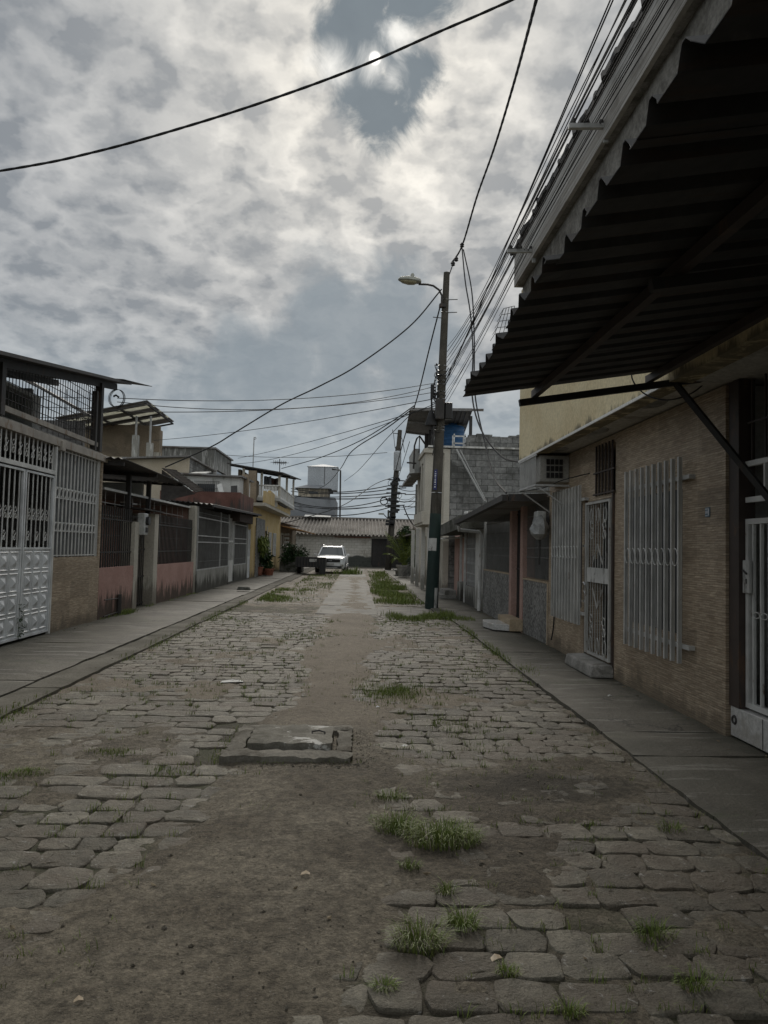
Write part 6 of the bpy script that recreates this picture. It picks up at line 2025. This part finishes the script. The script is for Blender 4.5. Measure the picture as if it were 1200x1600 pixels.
# flat spans to the left
for i, (a, b, s_, lab) in enumerate((((683, 598, 19.6), (183, 622, 15.0), .22, 'upper flat wire from the lamp post to the terrace cable coil'),
                                     ((683, 603, 19.6), (183, 628, 15.0), .36, 'sagging flat wire just under the upper one on the left'),
                                     ((683, 612, 19.6), (160, 642, 14.3), .20, 'third flat wire from the lamp post to the terrace post'))):
    wire(sag(a, b, s_), .0085, lab)
for i, (a, b, s_, lab) in enumerate((((684, 622, 19.6), (240, 688, 34), .15, 'faint wire from the lamp post to the grey gable house'),
                                     ((682, 630, 19.6), (365, 725, 40), .35, 'faint slanting wire from the lamp post to the terrace roof'),
                                     ((681, 634, 19.6), (372, 716, 40), .1, 'thin slanting wire just above the faint one by the mast'))):
    wire(sag(a, b, s_), .011, lab)
wire([(647, 634, 25.1), (610, 660, 28), (560, 690, 32), (500, 715, 36), (440, 732, 40)], .020, 'thick wire from the tin roof corner to the terrace aerial')
wire([(647, 637, 25.1), (600, 672, 28), (550, 705, 33), (530, 735, 44), (505, 760, 60), (460, 778, 70)], .022, 'cable sagging from the tin roof corner past the pipe frame')
wire([(644, 645, 25.2), (600, 690, 30), (560, 735, 42), (538, 752, 60)], .014, 'thin wire dropping steeply towards the pipe frame')
# bundle of level wires behind the transformer pole
gq3 = 'level wires behind the transformer pole'
for k in range(9):
    y0 = 757 + k * 4.6 + U(-2, 2); y1 = 760 + k * 4 + U(-3, 3)
    wire(sag((455, y0 + U(-3, 8), 70), (612, y1, 56), U(.1, .8)), U(.02, .042), 'one of the level wires stretching left from the transformer pole', gq3, 4)
    if k % 2 == 0: wire(sag((612, y1, 56), (652, y1 + U(-8, 10), 72), U(.1, .8)), U(.02, .035), 'one of the short wires between the transformer pole and the thin far post', 'wires right of the transformer pole', 4)
wire([(617, 745, 54), (585, 757, 52), (535, 790, 47), (465, 812, 46), (440, 818, 46)], .026, 'cable slanting from the transformer pole to the tan awning')
wire(sag((605, 707, 54.5), (340, 710, 60), .3), .02, 'level wire at the transformer foot running far left')
wire([(630, 790, 55), (640, 812, 55), (650, 822, 60), (668, 818, 60)], .045, 'slack cable loop right of the transformer pole')
# small cable loops at the yellow overhang
wire([(986, 566, 6.6), (989, 595, 6.6), (1010, 617, 6.6), (1045, 625, 6.5), (1085, 612, 6.4), (1112, 585, 6.3), (1120, 570, 6.3)], .007, 'slack loop of thin cable under the yellow overhang by the brace')
wire([(815, 768, 11.9), (850, 762, 11.2), (880, 750, 10.6), (932, 737, 9.8)], .008, 'thin cable from the air conditioner to the barred transom')
wire([(866, 962, 11.6), (864, 985, 11.65), (861, 1000, 11.7)], .012, 'short black cable hanging below the farther slatted grille')

# aerials
t = thing('antenna', 'tall thin mast aerial over the railed terrace roof', 'antenna', tuple(at(395, 724, Y=41)))
a, b = at(395, 735, Y=41), at(397, 683, Y=41); m = MB().tube([a, b], .03, 5); m.ring(b + Vector((.05, 0, -.06)), (0, 1, 0), .06, .02, 8, 4); m.build('mast', 'grey_paint_metal', t)
t = thing('antenna', 'small comb shaped television aerial at the end of the terrace roof', 'antenna', tuple(at(437, 736, Y=40)))
a, b = at(437, 738, Y=40), at(437, 717, Y=40); m = MB().tube([a, b], .025, 5); m.build('mast', 'dark_metal', t)
m = MB(); c = at(437, 723, Y=40); m.bar(c + Vector((-.3, -.2, -.02)), c + Vector((.35, .2, .06)), .03, .03)
for k in range(7):
    q = c + Vector((-.3 + k * .1, -.2 + k * .067, 0)); m.tube([q + Vector((.1, -.14, .0)) * 2, q - Vector((.1, -.14, .0)) * 2], .01, 4); m.tube([q + Vector((0, 0, .12)), q - Vector((0, 0, .12))], .01, 4)
m.build('elements', 'dark_metal', t)
# cage on the awning corner of the far right (wire basket seen against the sky)
t = thing('wire_basket', 'small wire basket bracket jutting against the sky above the dark awning', 'bracket', tuple(at(790, 500, Y=9.5)))
m = MB()
A0, A1 = at(787, 482, Y=12.4), at(804, 478, Y=12.4)
A2, A3 = at(773, 522, Y=12.4), at(800, 520, Y=12.4)
for k in range(5):
    t_ = k / 4; m.tube([A0.lerp(A1, t_), A2.lerp(A3, t_)], .005, 4)
for k in range(5):
    t_ = k / 4; p_, q_ = A0.lerp(A2, t_), A1.lerp(A3, t_); m.tube([p_, q_], .005, 4); m.tube([p_, p_ + Vector((0, .4, 0))], .005, 4)
m.build('bars', 'dark_metal', t)


# ================================================================== CAR
def make_car(loc, rz_):
    car = thing('parked_car', 'white sport utility car parked nose out at the end of the street', 'car', loc)
    def L(m, name, mat, parent=None, smooth=True, bevel=0):
        ca, sa = math.cos(rz_), math.sin(rz_)
        m.v = [(loc[0] + x * ca - y * sa, loc[1] + x * sa + y * ca, loc[2] + z) for (x, y, z) in m.v]
        return m.build(name, mat, parent or car, smooth=smooth, bevel=bevel)
    # local: nose at y=0 facing -y, length 4.3, x across
    # body: stations along y, each a half profile from sill to top
    S = [(-.02, .62, .38, .80, .86), (.12, .78, .30, .86, .93), (.35, .86, .26, .92, .98), (.9, .90, .24, .95, 1.03), (1.25, .905, .24, .97, 1.07), (2.2, .91, .24, .98, 1.06), (3.3, .91, .25, 1.0, 1.08), (4.0, .88, .30, 1.02, 1.08), (4.28, .78, .40, 1.0, 1.04)]
    m = MB(); vs = []
    K = 0
    for (y, w, zb, zs, zt) in S:
        half = [(w * .90, zb), (w * .985, zb + .14), (w, (zb + zs) / 2), (w * .985, zs - .06), (w * .93, zs + .02), (w * .70, zt - .01), (w * .3, zt + .01)]
        prof = half + [(-x, z) for (x, z) in reversed(half)]
        K = len(prof)
        vs += [(x, y, z) for (x, z) in prof]
    fs = [(i * K + k, i * K + (k + 1) % K, (i + 1) * K + (k + 1) % K, (i + 1) * K + k) for i in range(len(S) - 1) for k in range(K)]
    fs += [tuple(range(K)), tuple((len(S) - 1) * K + k for k in range(K))]
    body = L(m.add(vs, fs), 'body', 'car_paint')
    # greenhouse: glass shell and painted roof
    m = MB()
    lo = [(-.76, 1.10), (.76, 1.10), (.80, 2.2), (.79, 3.6), (.70, 4.12), (-.70, 4.12), (-.79, 3.6), (-.80, 2.2)]
    hi = [(-.60, 1.84), (.60, 1.84), (.66, 2.4), (.65, 3.4), (.58, 3.92), (-.58, 3.92), (-.65, 3.4), (-.66, 2.4)]
    zl, zh = 1.03, 1.53
    m.add([(x, y, zl) for x, y in lo] + [(x, y, zh) for x, y in hi], [(k, (k + 1) % 8, 8 + (k + 1) % 8, 8 + k) for k in range(8)])
    L(m, 'windows', 'car_glass', smooth=False)
    m = MB()
    top = [(x * .80, 1.84 + (y - 1.84) * .86 + .14, 1.615) for x, y in hi]
    m.add([(x, y, zh - .01) for x, y in hi] + [(x * 1.02, y, zh + .03) for x, y in hi] + top, [(k, (k + 1) % 8, 8 + (k + 1) % 8, 8 + k) for k in range(8)] + [(8 + k, 8 + (k + 1) % 8, 16 + (k + 1) % 8, 16 + k) for k in range(8)] + [tuple(range(16, 24))])
    for s in (-1, 1):
        m.bar((s * .775, 1.06, 1.02), (s * .615, 1.85, 1.55), .06, .05); m.bar((s * .81, 2.62, 1.0), (s * .625, 2.66, 1.56), .07, .05); m.bar((s * .79, 3.55, 1.0), (s * .60, 3.5, 1.56), .08, .05); m.bar((s * .72, 4.1, 1.0), (s * .57, 3.9, 1.55), .1, .08)
    L(m, 'roof', 'car_paint')
    m = MB()
    for s in (-1, 1): m.tube([(s * .56, 2.0, 1.60), (s * .56, 2.1, 1.67), (s * .55, 3.5, 1.67), (s * .54, 3.65, 1.60)], .02, 6)
    L(m, 'roof_rail', 'chrome')
    m = MB().box(-.60, .60, -.055, .05, .66, .84); m.box(-.70, .70, -.05, .06, .30, .44); L(m, 'grille', 'car_black', smooth=False, bevel=.02)
    m = MB().box(-.58, .58, -.07, -.056, .835, .86); m.box(-.12, .12, -.075, -.056, .73, .76); L(m, 'grille_trim', 'chrome', smooth=False)
    m = MB().box(-.25, .25, -.075, -.0551, .50, .60); L(m, 'number_plate', 'stone_white', smooth=False)
    m = MB().prism([(-.74, -.03), (-.30, -.06), (.30, -.06), (.74, -.03), (.70, .05), (-.70, .05)], 'z', .30, .36); L(m, 'bumper_trim', 'grey_paint_metal', smooth=False)
    for s in (-1, 1):
        m = MB().hexa([(s * .60, -.02, .72), (s * .84, .16, .74), (s * .80, .3, .74), (s * .58, .1, .72), (s * .61, .0, .85), (s * .85, .2, .90), (s * .80, .3, .90), (s * .58, .1, .85)]); L(m, 'headlight', 'light_lens', smooth=False)
        m = MB().hexa([(s * .62, -.03, .42), (s * .78, .06, .42), (s * .76, .2, .42), (s * .6, .1, .42), (s * .62, -.02, .54), (s * .78, .07, .54), (s * .76, .2, .54), (s * .6, .1, .54)]); L(m, 'fog_light', 'chrome', smooth=False)
        m = MB().hexa([(s * .92, 1.30, 1.00), (s * 1.08, 1.33, 1.02), (s * 1.08, 1.45, 1.02), (s * .92, 1.46, 1.0), (s * .92, 1.28, 1.16), (s * 1.07, 1.32, 1.15), (s * 1.07, 1.45, 1.15), (s * .92, 1.46, 1.16)]); L(m, 'wing_mirror', 'car_paint', smooth=False, bevel=.02)
        for y in (.80, 3.42):
            w_ = L(MB().tube([(s * .70, y, .335), (s * .91, y, .335)], .335, 20), 'wheel', 'black_rubber')
            L(MB().tube([(s * .86, y, .335), (s * .922, y, .335)], [.22, .20], 14), 'rim', 'chrome', w_)
    m = MB().box(-.5, .5, 1.32, 1.36, .9, 1.08); L(m, 'dashboard', 'car_black', smooth=False)
    m = MB()
    for s in (-1, 1): m.bar((s * .05 + .3 * s, 1.12, 1.05), (s * .05 - .05, 1.30, 1.12), .02, .015)
    L(m, 'wiper', 'car_black', smooth=False)
    return car


cc = at(516, 895.5, Z=0.0)
make_car((cc.x, 43.6, 0.02), R_(-2))

# flat black utility trailer parked before the car
tl = thing('utility_trailer', 'low black utility trailer parked in front of the white car', 'trailer', (-2.75, 42, 0))
a = at(462, 890, Y=41.2).x; b = at(508, 890, Y=41.2).x
m = MB(); z0, z1 = .42, .98
m.box(a, b, 41.2, 43.2, z0, z0 + .08); m.box(a, b, 41.2, 41.25, z0 + .081, z1 - .05); m.box(a, a + .05, 41.251, 43.149, z0 + .081, z1 - .05); m.box(b - .05, b, 41.251, 43.149, z0 + .081, z1 - .05); m.box(a, b, 43.15, 43.2, z0 + .081, z1 - .05)
m.build('box_body', 'car_black', tl)
m = MB(); m.box(a - .02, b + .02, 41.17, 41.1999, z1 - .0499, z1 + .01); n_ = 10
for i in range(n_ + 1): x = a + (b - a) * i / n_; m.box(x - .025, x + .025, 41.16, 41.1999, z0, z1 - .05)
m.build('slatted_rail', 'dark_metal', tl)
MB().box(a + .75, a + 1.15, 41.13, 41.159, .72, .88).build('number_plate', 'worn_white', tl)
for (x, nm) in ((a + .12, 1), (b - .12, 1)):
    w_ = MB().tube([(x - .09, 42.2, .32), (x + .09, 42.2, .32)], .32, 16).build('wheel', 'black_rubber', tl, smooth=True)
    MB().tube([(x - .1, 42.2, .32), (x + .1, 42.2, .32)], .16, 12).build('rim', 'dark_metal', w_, smooth=True)
MB().box(b - .3, b + .0, 41.0, 41.12, 0.02, .62).build('jockey_block', 'car_black', tl)


# ================================================================== PLANTS
def leaves(m, c, rad, n, s, droop=.2, long=2.2):
    """many small pointed leaves spread through an uneven volume"""
    lob = [(Vector((U(-.6, .6) * rad[0], U(-.6, .6) * rad[1], U(-.6, .6) * rad[2])), U(.4, .75)) for _ in range(6)]
    for i in range(n):
        o, k = rng.choice(lob)
        while True:
            d = Vector((U(-1, 1), U(-1, 1), U(-1, 1)))
            if d.length < 1: break
        p = c + o + Vector((d.x * rad[0], d.y * rad[1], d.z * rad[2])) * k
        ax = Vector((U(-1, 1), U(-1, 1), U(-.6, .5))).normalized()
        sd = ax.cross(Vector((U(-.4, .4), U(-.4, .4), 1))).normalized()
        l_ = s * U(.6, 1.3); w_ = l_ / long
        t_ = p + ax * l_ - Vector((0, 0, droop * l_))
        mid = p + ax * l_ * .5 + Vector((0, 0, .06 * l_))
        m.add([p, mid + sd * w_ * .5, t_, mid - sd * w_ * .5], [(0, 1, 2, 3)])
    return m


def pot(t, x, y, z, r, h, mat='terracotta', name='pot'):
    m = MB().lathe((x, y, z), [(r * .72, 0), (r * .95, h * .82), (r * 1.05, h * .84), (r * 1.05, h), (r * .9, h), (r * .86, h * .9), (.01, h * .88)], 16)
    return m.build(name, mat, t, smooth=True)


def potted(px, py, Y, r, h, rad, n, s, label, mat='leaf_dark', pmat='terracotta', stem=.3, gz_=0.08):
    c = at(px, py, Y=Y)
    t = thing('potted_plant', label, 'plant', (c.x, Y, gz_))
    pot(t, c.x, Y, gz_, r, h, pmat)
    m = MB(); top = Vector((c.x, Y, gz_ + h + stem))
    for k in range(5): m.tube([(c.x + U(-.3, .3) * r, Y + U(-.3, .3) * r, gz_ + h * .85), top + Vector((U(-.5, .5) * rad[0], U(-.5, .5) * rad[1], U(-.2, .6) * rad[2]))], .012, 5)
    m.build('stem', 'bark', t)
    leaves(MB(), top + Vector((0, 0, rad[2] * .3)), rad, n, s).build('foliage', mat, t)
    return t


potted(403, 905, 37.0, .25, .42, (.3, .3, .5), 330, .16, 'leafy plant in the left terracotta pot by the yellow house', 'leaf_dark', stem=.25)
potted(412, 905, 37.6, .22, .36, (.34, .3, .55), 300, .3, 'broad leaved dark plant in a pot between two others by the yellow house', stem=.55)
potted(420, 905, 37.3, .26, .34, (.28, .3, .22), 260, .15, 'low spreading plant in the red rectangular looking pot at the right of the trio', stem=.06)
c = at(408, 858, X=-4.7)
t = thing('hanging_plant', 'pale green fern in a basket hung on the yellow house wall', 'plant', tuple(c))
MB().lathe((c.x, c.y, c.z - .1), [(.06, -.12), (.18, -.02), (.2, .12), (.17, .12), (.02, .06)], 12).build('basket', 'dark_metal', t, smooth=True)
leaves(MB(), c + Vector((.02, 0, .25)), (.28, .28, .38), 420, .22, .7, 3.5).build('foliage', 'leaf_bright', t)
m = MB().tube([c + Vector((0, 0, .1)), c + Vector((-.18, 0, .75))], .008, 4); m.build('hanger', 'dark_metal', t)
# bush in a dark planter before the trailer
c = at(458, 890, Y=44.5)
t = thing('planter_bush', 'dense dark bush in a low planter left of the black trailer', 'bush', (c.x, 44.5, .05))
MB().box(c.x - .75, c.x + .6, 43.9, 45.0, .05, .62).build('planter', 'mossy_concrete', t, bevel=.02)
leaves(MB(), Vector((c.x - .05, 44.4, 1.15)), (.85, .7, .65), 1500, .2).build('foliage', 'leaf_dark', t)
m = MB()
for k in range(7): m.tube([(c.x + U(-.4, .4), 44.4 + U(-.3, .3), .55), (c.x + U(-.7, .7), 44.4 + U(-.4, .4), 1.5)], .015, 4)
m.build('stem', 'bark', t)


def frond(m, ms, base, az, L, rise, drop, nl=22, w=.03, ll=.35):
    pts = []
    for k in range(9):
        t = k / 8
        pts.append(base + Vector((math.cos(az) * L * (t ** 1.1), math.sin(az) * L * (t ** 1.1), rise * t * 1.6 - drop * t * t * 1.6)))
    ms.tube(pts, [.012 * (1 - .7 * k / 8) for k in range(9)], 4)
    for k in range(nl):
        t = .15 + .85 * k / nl
        i = min(int(t * 8), 7); p = pts[i].lerp(pts[i + 1], t * 8 - i)
        d = (pts[i + 1] - pts[i]).normalized()
        for s in (-1, 1):
            sd = d.cross(Vector((0, 0, 1))).normalized() * s
            l_ = ll * (1 - .6 * abs(t - .45)) * U(.8, 1.1)
            q = p + (sd * .8 + d * .6).normalized() * l_ - Vector((0, 0, l_ * U(.25, .55)))
            mid = p.lerp(q, .5) + Vector((0, 0, .05 * l_)); u = d * w * .5
            m.add([p, mid + u, q, mid - u], [(0, 1, 2, 3)])


c = at(637, 888, Y=40.0)
t = thing('potted_palm', 'yellow green palm clump in a stone tub before the end house', 'palm', (c.x, 40, .06))
pot(t, c.x - .2, 40, .06, .42, .62, 'old_concrete')
m = MB(); ms = MB()
for k in range(26):
    az = U(0, 6.28)
    frond(m, ms, Vector((c.x - .2 + U(-.12, .12), 40 + U(-.12, .12), .6)), az, U(.6, 1.25), U(1.0, 1.75), U(.3, .9))
m.build('frond', 'leaf_bright', t); ms.build('stem', 'leaf_bright', t)
c = at(652, 890, Y=37)
t = thing('urn_planter', 'white pedestal urn with a dark leafy plant beside the palm tub', 'planter', (c.x, 37, .06))
MB().lathe((c.x, 37, .06), [(.2, 0), (.2, .06), (.09, .14), (.08, .26), (.22, .42), (.28, .56), (.3, .6), (.25, .6), (.02, .55)], 16).build('urn', 'stone_white', t, smooth=True)
leaves(MB(), Vector((c.x, 37, .98)), (.42, .4, .38), 600, .17).build('foliage', 'leaf_dark', t)
# little white garden swan-like ornament lying before the urn
c = at(648, 891, Y=36.2)
t = thing('garden_ornament', 'small white stone ornament standing before the urn', 'ornament', (c.x, 36.2, .06))
m = MB()
body = [(-.22, .10, .05), (-.16, .13, .10), (-.02, .15, .125), (.12, .14, .11), (.2, .16, .07), (.24, .24, .05), (.22, .34, .045), (.27, .38, .05), (.34, .36, .025)]
m.tube([(c.x + a_, 36.2, .08 + b_) for a_, b_, _ in body], [r_ for *_, r_ in body], 10)
m.build('figure', 'stone_white', t, smooth=True)
MB().box(c.x - .2, c.x + .24, 36.05, 36.35, .045, .10).build('plinth', 'stone_white', t)
# bench slab by the verge
c = at(622, 893, Y=43)
t = thing('bench', 'low pale concrete bench slab at the edge of the verge', 'bench', (2.7, 42, .05))
x0, x1 = at(613, 890, Y=44).x, at(650, 890, Y=41).x
MB().box(x0, x1, 41.3, 43.6, .30, .38).build('seat', 'old_concrete', t, bevel=.01)
for x in (x0 + .25, x1 - .25): MB().box(x - .1, x + .1, 41.6, 43.3, .03, .2999).build('leg', 'old_concrete', t)
# trees beside the gate of the end house
def tree(x, y, h_, rad, n, s, label, mat='leaf_dark'):
    t = thing('tree', label, 'tree', (x, y, 0))
    m = MB(); m.tube([(x, y, 0), (x + .05, y, h_ * .35), (x - .05, y, h_ * .6)], [.13, .1, .06], 8)
    for k in range(7):
        a = U(0, 6.28); m.tube([(x, y, h_ * U(.35, .55)), (x + math.cos(a) * rad[0] * .35, y + math.sin(a) * rad[1] * .35, h_ * .7), (x + math.cos(a) * rad[0] * .75, y + math.sin(a) * rad[1] * .7, h_ * U(.7, .95))], [.05, .035, .015], 5)
    m.build('trunk', 'bark', t, smooth=True)
    leaves(MB(), Vector((x, y, h_ * .72)), rad, n, s).build('crown', mat, t)


c = at(640, 870, Y=56)
tree(c.x + .2, 56, 3.0, (1.3, 1.2, 1.2), 2600, .26, 'dark bushy tree crowding the gate of the end house')
c = at(655, 850, Y=50)
tree(c.x + .3, 50, 3.4, (1.0, 1.1, 1.0), 1500, .25, 'small dark tree behind the palm beside the cream bay')
# little weeds climbing at the white gate
m = MB()
for k in range(60):
    p = Vector((XL + .03 + U(0, .04), 11.1 + U(-.08, .1), U(.1, .62)))
    leaves(m, p, (.02, .03, .03), 2, .04)
t = tag(m.build('creeper', 'leaf_dark'), 'thin creeper climbing the joint between the white gate leaves', 'plant')
# dark block on the left pavement
c = at(381, 922, Z=.09)
tag(MB().hexa([(c.x - .22, c.y - .1, .09), (c.x + .2, c.y - .12, .09), (c.x + .22, c.y + .1, .09), (c.x - .2, c.y + .12, .09), (c.x - .18, c.y - .08, .2), (c.x + .17, c.y - .09, .19), (c.x + .18, c.y + .08, .19), (c.x - .17, c.y + .09, .2)]).build('loose_block', 'mossy_concrete', bevel=.02), 'dark loose block lying on the left pavement', 'block')


# ================================================================== one object per separate piece of a part
KEEP = {'dry_blades', 'foliage', 'blades', 'dry_blades', 'stem', 'crown', 'frond', 'sign_marks', 'plate_marks', 'terrace_mesh', 'elements',
        'breeze_block', 'tile_joint', 'parapet', 'embossed_panel', 'roof', 'side_vent', 'lock_guard', 'plaster_patch', 'roof_frame',
        'chipped_patch', 'grille_trim', 'wiper', 'balustrade', 'deck_roof', 'creeper', 'rack_frame', 'bars', 'porch_grid', 'gate_bars', 'door_bars', 'upper_bars', 'transom_grille', 'cage', 'gate_frame'}


def pieces(me, gap=0.022):
    n = len(me.vertices)
    par = list(range(n))
    def find(a):
        while par[a] != a: par[a] = par[par[a]]; a = par[a]
        return a
    for e in me.edges:
        a, b = find(e.vertices[0]), find(e.vertices[1])
        if a != b: par[a] = b
    isl = {}
    for i in range(n): isl.setdefault(find(i), []).append(i)
    boxes = []
    for k, vs in isl.items():
        c = np.array([me.vertices[i].co[:] for i in vs])
        boxes.append([c.min(0) - gap, c.max(0) + gap, [k]])
    merged = True
    while merged:
        merged = False
        out = []
        for b in boxes:
            for o in out:
                if (b[0] <= o[1]).all() and (o[0] <= b[1]).all():
                    o[0] = np.minimum(o[0], b[0]); o[1] = np.maximum(o[1], b[1]); o[2] += b[2]; merged = True; break
            else: out.append(b)
        boxes = out
    lab = {}
    for i, b in enumerate(boxes):
        for k in b[2]: lab[k] = i
    return len(boxes), [lab[find(i)] for i in range(n)]


for o in [o for o in list(col.objects) if o.type == 'MESH' and o.parent is not None and o.name.split('.')[0] not in KEEP]:
    me = o.data
    if len(me.vertices) > 9000: continue
    cnt, lab = pieces(me)
    if cnt < 2 or cnt > 40: continue
    base = o.name.split('.')[0]
    vco = [v.co[:] for v in me.vertices]; pol = [(tuple(p.vertices), p.use_smooth) for p in me.polygons]
    for k in range(cnt):
        ids = [i for i in range(len(vco)) if lab[i] == k]; mp = {v: j for j, v in enumerate(ids)}
        fs = [(tuple(mp[v] for v in p), s) for p, s in pol if lab[p[0]] == k]
        nm = bpy.data.meshes.new(base)
        nm.from_pydata([vco[i] for i in ids], [], [f for f, _ in fs])
        nm.materials.append(me.materials[0])
        nm.polygons.foreach_set('use_smooth', [s for _, s in fs])
        if any(s for _, s in fs): nm.set_sharp_from_angle(angle=R_(38))
        if k == 0: o.data = nm
        else:
            q = o.copy(); q.data = nm; col.objects.link(q)
            for kk in list(q.keys()): pass
